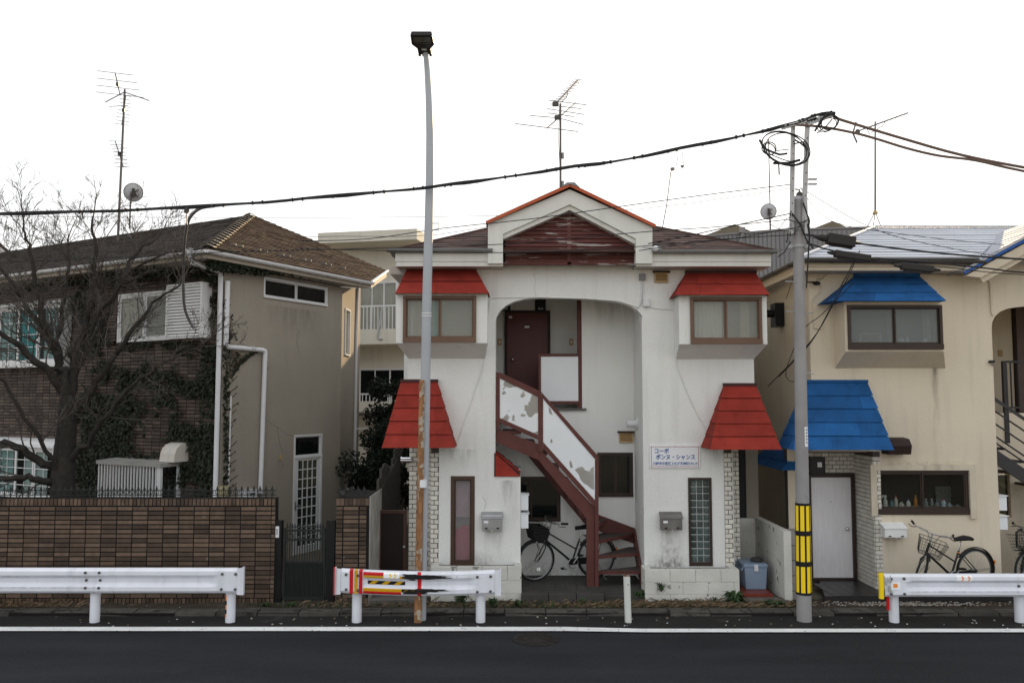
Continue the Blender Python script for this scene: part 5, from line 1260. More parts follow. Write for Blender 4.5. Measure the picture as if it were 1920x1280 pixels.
for i, (u, h, r_, c) in enumerate(bt):
    x = pl(F6, u, 945, .105)[0]; m_ = mat('bottle_%d' % i, c, .35, .05, 4)
    bo = thing('bottle', ['small pale jar at the left end of the window sill', 'white trigger spray bottle on the window sill', 'slim dark blue bottle beside the white spray bottle', 'tall pale bottle with red cap on the window sill', 'squat cream tub on the window sill', 'white cone shaped bottle with blue cap on the window sill', 'tall orange bottle by the window centre', 'dark green jar just right of the window centre', 'second dark jar right of the window centre', 'low grey jar right of the two dark jars', 'pale blue bottle in the right half of the window', 'low wide grey pot right of the pale blue bottle', 'flat brown pot at the right end of the sill row'][i], 'bottle', (x, Yr+.105, zs6), 'bottles and jars on the window sill')
    Fz = T(x, Yr+.105, zs6); r0 = r_*.85
    MB(Fz).tube([(0,0,0), (0,0,.01), (0,0,h*.62), (0,0,h*.75), (0,0,h*.86)], [r0*.9, r0, r0, r0*.62, r0*.4], 12).build('body', m_, bo, smooth=True)
    cm_ = mat('cap_%d' % i, [(.5,.5,.5), (.65,.65,.65), (.1,.2,.4), (.5,.06,.04), (.6,.55,.5), (.08,.25,.5), (.5,.3,.05)][i % 7], .4, .05)
    if i == 1: MB(Fz).box(-.015, .015, -.012, .012, h*.84, h).box(-.06, .02, -.012, .012, h*.98, h*1.16).box(-.055, -.045, -.008, .008, h*.80, h*.98).build('trigger', cm_, bo)
    else: MB(Fz).cyl((0,0,h*.86), (0,0,h), r0*.45, 10).build('cap', cm_, bo)
MB(F6).box(w6[0]+.05, w6[1]-.05, .062, .42, zs6-.03, zs6).build('inner_sill', insidem, rh)
# something pale deeper in the room
x = pl(F6, 1765, 920, .5)[0]; MB(F6).box(x-.12, x+.34, .44, .46, zs6+.02, zs6+.30).box(x-.12, x+.34, .40, .44, zs6+.15, zs6+.165).build('kitchen_cabinet', mat('cabinet_grey', (.20,.21,.20), .7, .25, 5), rh)
fy = -.40
x0, x1, z0, z1 = rect(F6, 1584, 562, 1768, 659, fy); rr = rect(F6, 1589, 572, 1766, 655, fy)
wx0, wx1 = P6(1565, 680)[0], P6(1772, 680)[0]; zb = P6(1600, 690)[1]
by = MB(F6); by.plate([(x0, z0), (x1, z0), (x1, z1), (x0, z1)], [hole(rr)], fy, fy+.08)
by.box(x0, x0+.07, fy+.08, 0, z0, z1); by.box(x1-.07, x1, fy+.08, 0, z0, z1)
by.add([(x0, fy, z0-.002), (x1, fy, z0-.002), (wx1, -.004, zb), (wx0, -.004, zb), (x0, -.004, z0-.002), (x1, -.004, z0-.002)], [(0,1,2,3), (0,3,4), (1,5,2), (0,4,5,1), (3,2,5,4)]); by.build('bay_window', cream, rh)
Fb = F6 @ T(0, fy, 0)
wu = slide_window(rh, Fb, rr, 'window', dbronze, glass_mat('hazy_window_glass', (.30,.31,.305), .36, .12, (.8,.85,.85)), .045, .09, .035, insidem, ((.86, .95, 0, 1, curt), (.45, .5, 0, 1, curt)), 2, rail_b=.04, room=.3, label='bronze framed bay window with small things on the sill behind hazy glass')
zz = rr[2]+.125
for (u, w_, h_, m_) in ((1632, .33, .12, None), (1613, .08, .14, curt), (1690, .1, .06, signw), (1702, .06, .08, panelw), (1735, .09, .06, signw), (1745, .05, .04, curt)):
    x = pl(Fb, u, 640, .13)[0]
    if m_ is None: MB(Fb).box(x-w_/2, x+w_/2, .12, .2, zz+h_, zz+h_+.012).box(x-w_/2, x-w_/2+.012, .12, .2, zz, zz+h_).box(x+w_/2-.012, x+w_/2, .12, .2, zz, zz+h_).build('small_rack', signw, wu)
    else: MB(Fb).tube([(x, .15, zz), (x, .15, zz+h_*.7), (x, .15, zz+h_)], [w_/2, w_/2*.9, w_/4], 10).build('ornament', m_, wu)
# blue awnings
aw(rh, 1605, 1722, 517, 1560, 1771, 563, .58, 3, blue, F6, cap=blue)
aw(rh, 1514, 1625, 716, 1488, 1673, 842, .75, 5, blue, F6, cap=blue)
Fsd = face(xc-.0, 21.0, R(-90))                # left side wall, faces left: local x grows towards the road
awning(rh, Fsd, pl(Fsd, 1480, 862)[1]+.15, pl(Fsd, 1480, 886)[1]+.1, 5.5, 6.9, 5.3, 7.1, .3, 2, blue, cap=None, y0=0)
for q in ((1744, 690, 1764, 868, stain_up), (1747, 690, 1761, 800, stain_up), (1640, 862, 1836, 876, stain_dn), (1600, 850, 1640, 1100, stain_up) if False else (1600, 690, 1615, 760, stain_up), (1648, 1008, 1696, 1050, stain_up)): stain(rh, F6, *q)
hv = MB(F6); x0, x1, z0, z1 = rect(F6, 1660, 820, 1703, 851, -.15)
hv.slab([(x0, 0, z1), (x0, -.20, z1-.02), (x0, -.28, z1-.12), (x0, -.24, z0), (x0, 0, z0)], (x1-x0, 0, 0)); hv.build('vent_hood', dkwood, rh, bev=.006)
mailbox(F6, rect(F6, 1651, 982, 1692, 1006), 'white mailbox on the cream wall above the black bicycle', mat('white_enamel', (.80,.80,.79), .45, .06, 4, streak=.1), .15)
# eaves and roof
yE = 12.86; FE = face(0, yE); PE = lambda u, v: pl(FE, u, v)
zfa0, zfa1 = PE(1650, 507)[1], PE(1650, 487)[1]; xE0 = PE(1505, 495)[0]; xG = PE(1838, 490)[0]
fb = MB(); fb.box(xE0, xG, yE, yE+.05, zfa0+.06, zfa1); fb.box(xE0+.015, xG, yE+.012, yE+.05, zfa0, zfa0+.057); fb.box(xE0, xE0+.04, yE+.05, 21, zfa0, zfa1); fb.build('fascia', fascia_cream, rh)
MB().box(xE0+.05, xG, yE+.05, Yr-.003, zfa0+.01, zfa0+.03).box(xE0+.05, xc-.003, Yr, 21, zfa0+.01, zfa0+.03).build('soffit', soffit, rh)
zgu = PE(1700, 487)[1]
gutter_run(rh, [(xE0-.03, yE-.06, zgu), (PE(1842, 488)[0], yE-.06, zgu-.03)], .055, gutterb); gutter_run(rh, [(xE0-.06, yE-.05, zgu), (xE0-.06, 21, zgu)], .05, gutterb)
yr0 = yE-.04; zr = zfa1+.01; kk = 3.0
apx = at(1640, 428, yr0+kk); zap = apx.z; pitch6 = (zap-zr)/kk
xL = xE0-.05
rb = MB(); rb.add([(xL, yr0, zr), (xL, 21.5, zr), (apx.x, yr0+kk, zap), (14, yr0+kk, zap), (14, yr0, zr), (apx.x, 21.5-kk, zap), (14, 21.5, zr), (14, 21.5-kk, zap)], [(0,4,3,2), (0,2,5,1), (1,5,7,6), (2,3,7,5), (0,1,6,4)]); rb.build('roof', sroof, rh)
up6 = Vector((0, -pitch6, 1)).normalized()
v0, v1 = PE(1830, 484)[0], at(1875, 447, yr0+2.1).x
def fn6(t):
    d = kk*t; yy = yr0-.02+d; zz = zr+pitch6*d+.004; l = xL+(apx.x-xL)*t; r_ = v0+(v1-v0)*(d/2.1) if d < 2.1 else 14
    return Vector((l, yy, zz)), Vector((r_, yy, zz)), up6
courses(rh, fn6, 13, sroof, butt=.020, whole=True)
hc = MB(); hc.bar((xL, yr0, zr+.03), (apx.x, yr0+kk, zap+.03), .10, .03); hc.bar((apx.x, yr0+kk, zap+.03), (14, yr0+kk, zap+.03), .10, .03); hc.build('hip_cap', sroof, rh)
ht = MB(); ht.box(xL-.01, v0, yr0-.03, yr0, zr-.02, zr+.004); ht.build('eave_trim', gutterb, rh)
# gable over the stair arch
pe0, pe1 = PE(1836, 500), PE(1920, 455); sl6 = (pe1[1]-pe0[1])/(pe1[0]-pe0[0]); xap = xarc+1.3; zap6 = pe0[1]+sl6*(xap-pe0[0])
gbl = MB(FE)
gbl.plate([(pe0[0]-.25, pe0[1]-.02-.25*sl6), (xap, zap6), (2*xap-pe0[0], pe0[1]), (2*xap-pe0[0], pe0[1]-.16), (xap, zap6-.17), (pe0[0]-.02, pe0[1]-.18)], [], -.06, .1)
gb6 = gbl.build('gable_bargeboard', fascia_cream, rh)
MB(FE).plate([(pe0[0], pe0[1]-.17), (xap, zap6-.17), (2*xap-pe0[0], pe0[1]-.17), (2*xap-pe0[0], pe0[1]-.24), (xap, zap6-.24), (pe0[0]+.05, pe0[1]-.25)], [], -.0, .12).build('gable_inner_trim', fascia_cream, gb6)
MB(FE).plate([(pe0[0]-.28, pe0[1]-.0-.25*sl6), (xap, zap6+.025), (2*xap-pe0[0], pe0[1]+.025), (2*xap-pe0[0], pe0[1]+.062), (xap, zap6+.062), (pe0[0]-.28, pe0[1]+.042-.25*sl6)], [], -.09, -.065).build('edge_trim', bluetrim, gb6)
gr6 = MB(); p0 = Vector((pe0[0]-.28, yE-.09, pe0[1]-.25*sl6+.05)); p1_ = Vector((xap, yE-.09, zap6+.07))
gr6.slab([p0, p1_, p1_+Vector((0, 3.2, 0)), p0+Vector((0, 3.2, 0))], (0, 0, .03)); q0 = Vector((2*xap-pe0[0]+.28, yE-.09, p0.z)); gr6.slab([p1_, q0, q0+Vector((0,3.2,0)), p1_+Vector((0,3.2,0))], (0,0,.03)); g6 = gr6.build('gable_roof', sroof2, rh)
ugab = Vector((-sl6, 0, 1)).normalized()
def fng(t): q = p0.lerp(p1_, t); return q+Vector((0, .0, .032)), q+Vector((0, 3.2, .032)), ugab
courses(rh, fng, 12, sroof2, butt=.012, whole=True)
# recess of the right stairwell
F8 = face(0, 14.25); P8 = lambda u, v: pl(F8, u, v)
zf8 = P8(1890, 774)[1]
MB(F8).plate([(xarc-.2, gl), (ax1+.2, gl), (ax1+.2, 5.3), (xarc-.2, 5.3)], [hl(xarc+.3, ax1-.4, zf8, 4.9), hl(P8(1874, 950)[0]-.1, P8(1896, 950)[0], P8(1890, 970)[1], P8(1890, 888)[1])], 0, .15).build('stairwell_wall', cream, rh)
MB().box(xarc-.2, ax1+.2, 14.4, 15.4, zf8-.15, zf8-.01).build('landing', conc, rh)
MB().box(xarc-.2, ax1+.2, 15.4, 15.5, zf8-.2, 5.3).build('corridor_wall', cream, rh)
MB().box(ax1+.0, ax1+.16, Yr+.2, 15.4, gl, 5.1).build('side_wall', cream, rh)
MB().box(xarc-.2, ax1+.2, Yr+.2, 15.4, 5.1, 5.2).build('stairwell_ceiling', soffit, rh)
x = pl(face(0, 15.4), 1905, 680)[0]; dd = MB().box(x, x+.8, 15.36, 15.4, zf8, zf8+1.95).build('door', mat('mauve_door', (.20,.15,.14), .5, .1, 3), rh); MB().box(x-.05, x, 15.34, 15.4, zf8, zf8+2.0).build('door_frame', dkwood, dd); MB().box(x-.0, x+.3, 15.3, 15.4, zf8+2.05, zf8+2.3).build('lantern', blackp, rh)
xw_, zw_ = pl(face(0, 15.4), 1875, 662); MB().box(xw_-.04, xw_+.04, 15.38, 15.4, zw_-.06, zw_+.06).build('intercom', tanv, rh)
MB(F8).box(P8(1874, 950)[0]-.08, P8(1896, 950)[0]-.02, .05, .09, P8(1890, 968)[1], P8(1890, 890)[1]).build('window', dglass, rh)
bl8 = MB(F8); x0 = P8(1883, 700)[0]; x1 = ax1-.2; zt8 = P8(1890, 680)[1]
bl8.box(x0-.035, x0+.035, -.03, .03, P8(1890, 830)[1], zt8+.03); bl8.box(x0, x1, -.025, .025, zt8, zt8+.035); bl8.box(x0, x1, -.025, .025, zf8+.08, zf8+.11); r8 = bl8.build('balustrade', dkwood if False else mat('dark_grey_steel_paint', (.045,.042,.045), .5, .15, 5), rh)
dgs = bpy.data.materials['dark_grey_steel_paint']
for i in range(10): MB(F8).box(x0+.10+i*.13, x0+.12+i*.13, -.01, .01, zf8+.11, zt8).build('baluster', dgs, r8)
F9 = face(0, Yr+.1); P9 = lambda u, v: pl(F9, u, v)
a, c = P9(1868, 735), P9(1920, 770); sl9 = (c[1]-a[1])/(c[0]-a[0])
a = (xarc-.1, a[1]-sl9*(a[0]-xarc+.1)); L9 = 2.4
srl = MB(F9)
for i, (v, h) in enumerate(((735, .045), (758, .02), (782, .02), (806, .02), (818, .02))):
    zz = P9(1868, v)[1]; srl.bar((a[0], 0, zz), (a[0]+L9, 0, zz+sl9*L9), .03, h)
zz = P9(1868, 845)[1]; srl.build('stair_railing', dgs, rh)
MB(F9).slab([(a[0], -.02, zz+.12), (a[0]+L9, -.02, zz+.12+sl9*L9), (a[0]+L9, -.02, zz-.12+sl9*L9), (a[0], -.02, zz-.12)], (0, .04, 0)).build('stringer', dgs, rh)
for i in range(7): zz2 = zz+.1+sl9*(.1+i*.3); MB(F9).box(a[0]+i*.3, a[0]+.32+i*.3, .03, .8, zz2-.02, zz2+.02).build('tread', dgs, rh)
for v0, v1, lb in ((930, 957, 'upper white mailbox at the right stair arch of the cream house'), (968, 993, 'lower white mailbox at the right stair arch of the cream house')):
    z0, z1 = P6(1880, v1)[1], P6(1880, v0)[1]; x = xarc
    t = thing('mailbox', lb, 'mailbox', (x+.06, Yr+.15, z0), 'pair of white mailboxes at the arch')
    MB().box(x+.002, x+.14, Yr+.02, Yr+.28, z0, z1).build('body', panelw, t, bev=.004); MB().box(x+.002, x+.155, Yr+.0, Yr+.3, z1, z1+.014).build('lid', panelw, t)
# camera-like fitting, conduits, side meters
x, z = P6(1858, 678); MB(F6).box(x-.04, x+.03, -.06, -.0, z-.02, z+.02).tube([(x, -.03, z-.02), (x, -.03, z-.06), (x+.04, -.01, z-.06)], .006, 5).build('sensor', blackp, rh)
def cnd(px, r, m=cream): 
    V = [(*(lambda q: (q[0], -r-.003, q[1]))(P6(u, v)),) for u, v in px]; MB(F6).tube(V, r, 6).build('conduit', m, rh, smooth=True)
cnd([(1840, 517), (1848, 519), (1855, 530), (1857, 560), (1858, 585), (1861, 592)], .012)
cnd([(1527, 524), (1540, 524), (1550, 514), (1570, 511), (1840, 517)], .009, mat('cream_conduit', (.5,.43,.33), .7, .1))
cnd([(1530, 527), (1540, 535), (1537, 548), (1525, 556), (1521, 570), (1522, 600), (1529, 610)], .011)
x, z = P6(1522, 524); MB(F6).box(x-.05, x+.05, -.06, 0, z-.05, z+.05).build('junction_box', cream, rh); x, z = P6(1532, 613); MB(F6).box(x-.06, x+.06, -.04, 0, z-.03, z+.03).build('junction_box', cream, rh)
x, z = P6(1526, 533); MB(F6).ball((x, -.12, z), .05, (1.3,.7,.7)).tube([(x-.14, -.1, z+.02), (x, -.12, z+.02)], .012, 6).build('floodlight', blackp, rh)
xs, zs_ = pl(Fsd, 1466, 590); ms = MB(Fsd).box(xs-.14, xs+.14, -.16, 0, zs_-.22, zs_+.2).build('electric_meter_box', blackp, rh); MB(Fsd).cyl((xs, -.16, zs_+.02), (xs, -.30, zs_+.02), .07, 14).build('meter_drum', black, ms)
# ------------------------------------------------------------------ painted block wall with red step and cool box between the houses
bwl = thing('block_wall', 'low white painted block wall between the white house and the grey pole', 'wall', (4.25, 13.5, 0))
xw = at(1472, 1130, 12.92).x; zw = pl(face(0, 12.92), 1472, 995)[1]; nb = 5; hb = (zw+.05)/nb
for j in range(nb):
    ys = [12.92] + [12.92+(.39 if j % 2 else .2)+.39*i for i in range(6)]; ys = [y for y in ys if y < 14.7]
    for y0, y1 in zip(ys[:-1], ys[1:]): MB().box(xw, xw+.12, y0+.003, y1-.003, -.05+j*hb+.003, -.05+(j+1)*hb-.003).build('block', white2, bwl, bev=.004)
yb = ys[-1]; yb = 14.4; x0 = at(1383, 1000, yb).x
MB().box(x0, xw-.003, yb, yb+.12, -.05, zw-.02).build('rear_wall', white2, bwl); MB().box(xw+.005, xw+.115, 12.93, 14.3, -.05, zw-.006).build('mortar_core', white2, bwl)
grb = thing('block_pier', 'bare grey concrete block pier just left of the striped utility pole', 'pier', (xw+.25, 12.95, 0))
for j in range(nb): MB().box(xw+.125, xw+.33, 12.96, 13.2, -.05+j*hb+.004, -.05+(j+1)*hb-.006).build('block', blockg, grb, bev=.006)
MB().box(xw+.13, xw+.325, 12.97, 13.19, -.05, zw-.01).build('mortar_core', dkconc, grb)
x0 = at(1387, 1100, 13.1).x
rst = thing('tiled_step', 'low red tiled step under the blue cool box', 'step', ((x0+xw)/2, 13.4, 0))
stp_ = MB().box(x0-.05, xw-.14, 13.06, 14.3, -.04, .11).build('step', redtile, rst)
for i in range(4):
    for j in range(6): MB().box(x0-.04+i*.135, x0-.04+i*.135+.13, 13.062+j*.2, 13.062+j*.2+.194, .11, .114).build('tile', redtile, rst)
MB().box(x0-.05, xw-.01, 12.72, 13.05, -.04, .06).build('threshold_slab', conc, rst)
cxp = at(1417, 1090, 13.35); Fc = T(cxp.x, 13.45, .114)
cb = thing('cool_box', 'blue grey plastic cool box on the red tiled step', 'cool box', (cxp.x, 13.45, .114))
MB(Fc).hexa([(-.16,-.12,0),(.16,-.12,0),(.16,.30,0),(-.16,.30,0),(-.18,-.13,.34),(.18,-.13,.34),(.18,.32,.34),(-.18,.32,.34)]).build('body', bluebox, cb, bev=.012)
MB(Fc).box(-.19, .19, -.14, .33, .342, .40).build('lid', bluebox, cb, bev=.012); MB(Fc).box(-.03, .03, -.152, -.138, .29, .39).build('latch', pvc, cb)
MB(Fc).tube([(-.19,-.1,.36),(-.215,-.1,.30),(-.215,.28,.30),(-.19,.28,.36)], .012, 6).build('handle', bluebox, cb)
st_ = MB(Fc).ball((.07, .06, .43), .10, (1.1,.9,.45), 9, 5).build('stone', dkconc); tag(st_, 'flat grey stone weighing down the cool box lid', 'stone')
# ------------------------------------------------------------------ buildings further back
ca = thing('cream_apartment_block', 'cream apartment block with white balconies in the gap behind the houses', 'apartment block', (-4.5, 27, 0))
FA = face(0, 27, R(-12)); 
def PA(u, v, off=0): return pl(FA, u, v, off)
x0, x1 = PA(630, 600)[0], PA(800, 600)[0]; zr_ = PA(745, 446)[1]
wa = [rect(FA, 672, 528, 745, 612, .0), rect(FA, 672, 690, 762, 745, .0)]
MB(FA).plate([(x0, -.05), (x1, -.05), (x1, zr_-.3), (x0, zr_-.3)], [hole((wa[0][0]-.0, wa[0][1], wa[0][2]-.3, wa[0][3])), hole((wa[1][0], wa[1][1], wa[1][2]-.6, wa[1][3]))], 0, .2).build('wall', cream_far, ca)
MB(FA).box(x1+.01, x1+7, .5, 6, -.05, 7.0).build('sun_blocker', cream_far, ca)  # unseen mass added to keep sun off the left house's lower side wall
MB(FA).box(x0-.2, x1, -1.1, .2, zr_-.3, zr_+.05).build('roof_parapet', cream_far, ca); MB(FA).box(x0, x1, .2, 7, -.05, zr_-.5).build('body', cream_far, ca)
for k, wr in enumerate(wa):
    wi = slide_window(ca, FA, (wr[0], wr[1], wr[2]-(.25 if k == 0 else .55), wr[3]), 'window', alu, [frost, dglass][k], .05, .12, .01, [insidem, inside][k], ((0, .45, 0, 1, curt), (.5, .9, 0, 1, curt)) if k == 0 else ((.55, .8, 0, 1, insidem),), 3, room=.3)
    zb0, zb1 = (PA(700, 645, -1.05)[1], PA(700, 617, -1.05)[1]) if k == 0 else (PA(700, 772, -1.05)[1], PA(700, 752, -1.05)[1])
    zrl = PA(700, 572, -1.05)[1] if k == 0 else PA(700, 737, -1.05)[1]
    bc = MB(FA).box(x0, x1-.3, -1.05, -.93, zb0, zb1).box(x0, x1-.3, -.93, 0, zb0, zb0+.12).build('balcony', cream_far, ca)
    rl = MB(FA).box(x0, x1-.3, -1.02, -.97, zrl-.05, zrl).build('rail', alu, bc)
    me = MB().box(-.012, .012, -.012, .012, 0, zrl-zb1).mesh('baluster', alu)
    xx = PA(668, 600, -1)[0]
    while xx < PA(765, 600, -1)[0]: piece('baluster', me, bc, FA @ T(xx, -.995, zb1)); xx += .125
MB(FA).tube([(*(lambda q: (q[0], -1.07, q[1]))(PA(u, v, -1.07)),) for u, v in ((717, 575), (709, 625), (708, 632), (712, 636), (717, 635))], .03, 6).build('downpipe', galv, ca)
# grey clad building
gb_ = thing('grey_clad_building', 'grey metal clad building with folded roofs behind the two apartment houses', 'building', (8, 24, 0))
gxc = at(1462, 480, 24).x; FL = face(gxc, 24, R(9)); FR = face(gxc, 24, R(-16))
def clad2(F, xa, xb, zt_a, zt_b):
    o_ = MB(F).slab([(xa, 0, 0), (xb, 0, 0), (xb, 0, zt_b), (xa, 0, zt_a)], (0, .3, 0)).build('wall', greyclad, gb_)
    st = MB(F); n_ = int((xb-xa)/.13)
    for i in range(n_):
        x = xa+(xb-xa)*(i+.5)/n_; zt_ = zt_a+(zt_b-zt_a)*(i+.5)/n_; st.box(x-.045, x+.045, -.022, .0, 3.5, zt_-.62); st.box(x-.045, x+.045, -.022, .0, zt_-.59, zt_-.06)
    st.build('cladding_ribs', greyclad, o_, kind='stuff', fixn=False)
    cap = MB(F); cap.bar((xa, .13, zt_a), (xb, .13, zt_b), .36, .05); cap.build('parapet_cap', wireg, o_)
zc_ = at(1462, 431, 24).z
clad2(FL, -3.6, 0, pl(FL, 1330, 452)[1], zc_); clad2(FR, 0, 2.5, zc_, pl(FR, 1605, 428)[1])
for (u0, up_, u1, vp, v0) in ((1325, 1378, 1414, 420, 440), (1505, 1561, 1602, 414, 436)):
    Fz = face(0, 26.0); a, p_, c = pl(Fz, u0, v0), pl(Fz, up_, vp), pl(Fz, u1, v0-4)
    MB(Fz).slab([(a[0], 0, a[1]), (p_[0], 0, p_[1]), (c[0], 0, c[1]), (c[0], 0, c[1]-.3), (a[0], 0, a[1]-.10)], (0, 3, 0)).build('roof', faroof, gb_)
x, z = pl(FL, 1384, 450); MB(FL).tube([(x, -.1, z-.5), (x, -.12, z-.1), (x+.1, -.1, z+.2), (x+.1, .0, z+.3)], .04, 6).box(x+.03, x+.16, -.15, .0, z+.2, z+.36).build('duct', wireg, gb_)
# far house at the left edge
fh = thing('far_house', 'corner of a pale far house with dark roof at the left edge', 'house', (-20, 31, 0)); Fh = face(0, 31)
a, c = pl(Fh, -90, 383), pl(Fh, 33, 482)
MB(Fh).slab([(a[0], 0, a[1]), (c[0], 0, c[1]), (c[0], 0, c[1]-.13), (a[0], 0, a[1]-.13)], (-3.6, 4.4, 0)).build('roof', lroof2, fh)
MB(Fh).slab([(a[0], .06, a[1]-.11), (c[0]-.1, .06, c[1]-.05), (c[0]-.1, .06, c[1]-.28), (a[0], .06, a[1]-.34)], (0, .05, 0)).build('bargeboard', fascia, fh)
MB(Fh).slab([(a[0], .3, a[1]-.2), (c[0]-.25, .3, c[1]-.0), (c[0]-.25, .3, 0), (a[0], .3, 0)], (-3.2, 3.9, 0)).build('wall', pinkwall, fh)
# ------------------------------------------------------------------ guard rails
PROF = [(.02, .000), (-.012, .004), (-.050, .040), (-.052, .095), (-.008, .135), (.0, .150), (.0, .205), (-.008, .220), (-.052, .260), (-.050, .312), (-.012, .346), (.02, .350)]
PS = [0.0]
for a, b in zip(PROF[:-1], PROF[1:]): PS.append(PS[-1] + math.hypot(b[0]-a[0], b[1]-a[1]))
def prof_at(z):                      # profile depth at height z
    for a, b in zip(PROF[1:-1], PROF[2:]):
        if a[1] <= z <= b[1]: return a[0] + (b[0]-a[0])*(z-a[1])/max(1e-6, b[1]-a[1])
    return .0
YR_ = 11.72
def flat(s): return s
def beam_mesh(x0, x1, dz, blend0=True, blend1=True, n=40, h=1.0):
    m_ = MB(); vs2 = []; k = len(PROF)
    for i in range(n+1):
        x = x0+(x1-x0)*i/n
        f0 = min(1, max(0, (x-x0-.27)/.10)) if blend0 else 1; f1 = min(1, max(0, (x1-.27-x)/.10)) if blend1 else 1; f = min(f0, f1)
        for y, z in PROF:
            yy = y if f > .999 else y*f + (-.046 if .02 < z < .33 else y)*(1-f)
            vs2.append((x, YR_+yy, dz(x)+z*h))
    fs2 = []
    for i in range(n):
        for j in range(k-1): fs2.append((i*k+j, i*k+j+1, (i+1)*k+j+1, (i+1)*k+j))
    m_.add(vs2, fs2); m_.add([(p.x, p.y+.006, p.z) for p in [Vector(v) for v in vs2]], [tuple(reversed(f)) for f in fs2]); return m_
def sticker(parent, x0, x1, z0, z1, dz, m, name, lift=.003, n=8, h=1.0):
    zs_ = sorted(set([z0, z1] + [p[1] for p in PROF if z0 < p[1] < z1])); m_ = MB(); vs2 = []; k = len(zs_)
    for i in range(n+1):
        x = x0+(x1-x0)*i/n
        for z in zs_: vs2.append((x, YR_+prof_at(z)-lift, dz(x)+z*h))
    m_.add(vs2, [(i*k+j, (i+1)*k+j, (i+1)*k+j+1, i*k+j+1) for i in range(n) for j in range(k-1)])
    return m_.build(name, m, parent, fixn=False)
def bolts(parent, pts, yo):
    for u, v in pts:
        p = at(u, v, YR_+yo); MB().tube([(p.x, YR_+yo+.004, p.z), (p.x, YR_+yo-.012, p.z), (p.x, YR_+yo-.018, p.z)], [.019, .019, .010], 8).build('bolt', MATS.get('dark_bolt') or mat('dark_bolt', (.10,.095,.09), .5, .2, 8), parent)
def endcap(parent, x, side, dz, m, h=1.0):
    b = MB(); n = 8; vs2 = []
    for i in range(n+1):
        t = i/n; xx = x+side*.085*t; yy = YR_-.052-.018*math.sin(t*2.2) + .05*t*t
        vs2 += [(xx, yy, dz(x)-.006-.012*t), (xx, yy, dz(x)+.352*h+.012*t)]
    b.add(vs2, [(2*i, 2*i+2, 2*i+3, 2*i+1) for i in range(n)]); b.add([(v[0], v[1]+.012, v[2]) for v in vs2], [(2*i+1, 2*i+3, 2*i+2, 2*i) for i in range(n)])
    b.box(x+side*.078-.008, x+side*.078+.008, YR_-.03, YR_+.03, dz(x)-.02, dz(x)+.366*h)
    return b.build('end_cap', m, parent, smooth=False)
def post(parent, u, ztop, r=.068):
    x = gz(u, 1166, 0).x if False else at(u, 1150, 11.84).x
    return MB().tube([(x, 11.84, -.02), (x, 11.84, ztop)], r, 18).build('post', rail, parent, smooth=True)
grp = 'guard rails along the road'
zb_ = at(250, 1113, YR_-.05).z; ztp = at(250, 1065.5, YR_-.05).z; hh = (ztp-zb_)/.35
d1 = lambda x: zb_
xL_, xR_ = -13.0, at(446, 1090, YR_).x
g1 = thing('guard_rail', 'clean white guard rail in front of the brown tiled garden wall', 'guard rail', (-7, 11.8, 0), grp)
xj = at(188, 1090, YR_).x
bm = beam_mesh(xL_, xj+.0, d1, False, False, h=hh).build('beam', rail, g1); bm2 = beam_mesh(xj-.04, xR_, d1, False, True, h=hh); bm2.v = [Vector((p.x, p.y-.004, p.z+.001)) for p in bm2.v]; bm2.build('beam', rail, g1)
endcap(g1, xR_, 1, d1, rail, hh)
bolts(g1, [(160, 1073), (186, 1073), (160, 1101.5), (185, 1101.5)], -.058); bolts(g1, [(162, 1087), (188, 1087)], -.006); bolts(g1, [(417, 1075.5), (442, 1075.5), (415, 1104), (441, 1104)], -.052)
for u in (178, 432, -150): post(g1, u, zb_+.2)
pp = at(425, 1138, 11.77); rp_ = MB().box(pp.x-.022, pp.x-.008, 11.78, 11.82, pp.z-.14, pp.z+.16).build('reflector_tape', refo, g1)
for k in range(2): MB().box(pp.x-.024, pp.x-.006, 11.778, 11.822, pp.z-.06+k*.12-.03, pp.z-.06+k*.12+.03).build('black_band', black, g1)
# dented middle rail
xa_, xb_ = at(640, 1090, YR_).x, at(928, 1090, YR_).x
z0m = at(640, 1112, YR_-.05).z; zmid = at(790, 1118, YR_-.05).z; z1m = at(925, 1114, YR_-.05).z; hm = (at(640, 1066, YR_-.05).z-z0m)/.35
xmid = at(790, 1100, YR_).x
def d2(x):
    t = (x-xa_)/(xb_-xa_); base = z0m+(z1m-z0m)*t; c = zmid-(z0m+z1m)/2
    return base + c*max(0, 1-((x-xmid)/1.15)**2)
g2 = thing('guard_rail', 'dented white guard rail with red and yellow stripes, hazard plate and black scuffs', 'guard rail', ((xa_+xb_)/2, 11.8, 0), grp)
beam_mesh(xa_, xb_, d2, True, True, 60, hm).build('beam', rail, g2)
endcap(g2, xb_, 1, d2, rail, hm); endcap(g2, xa_, -1, d2, rail, hm)
xx = xa_-.085; MB().box(xx-.014, xx-.002, YR_-.06, YR_+.03, d2(xa_)-.02, d2(xa_)+.37*hm).build('end_reflector', railred, g2)
for u in (669, 901): post(g2, u, z0m+.2)
bolts(g2, [(649, 1076.5), (649, 1104.5), (671, 1106), (671, 1078), (895, 1081), (920, 1080), (895, 1109), (919.5, 1108)], -.052)
X = lambda u: at(u, 1090, YR_-.05).x
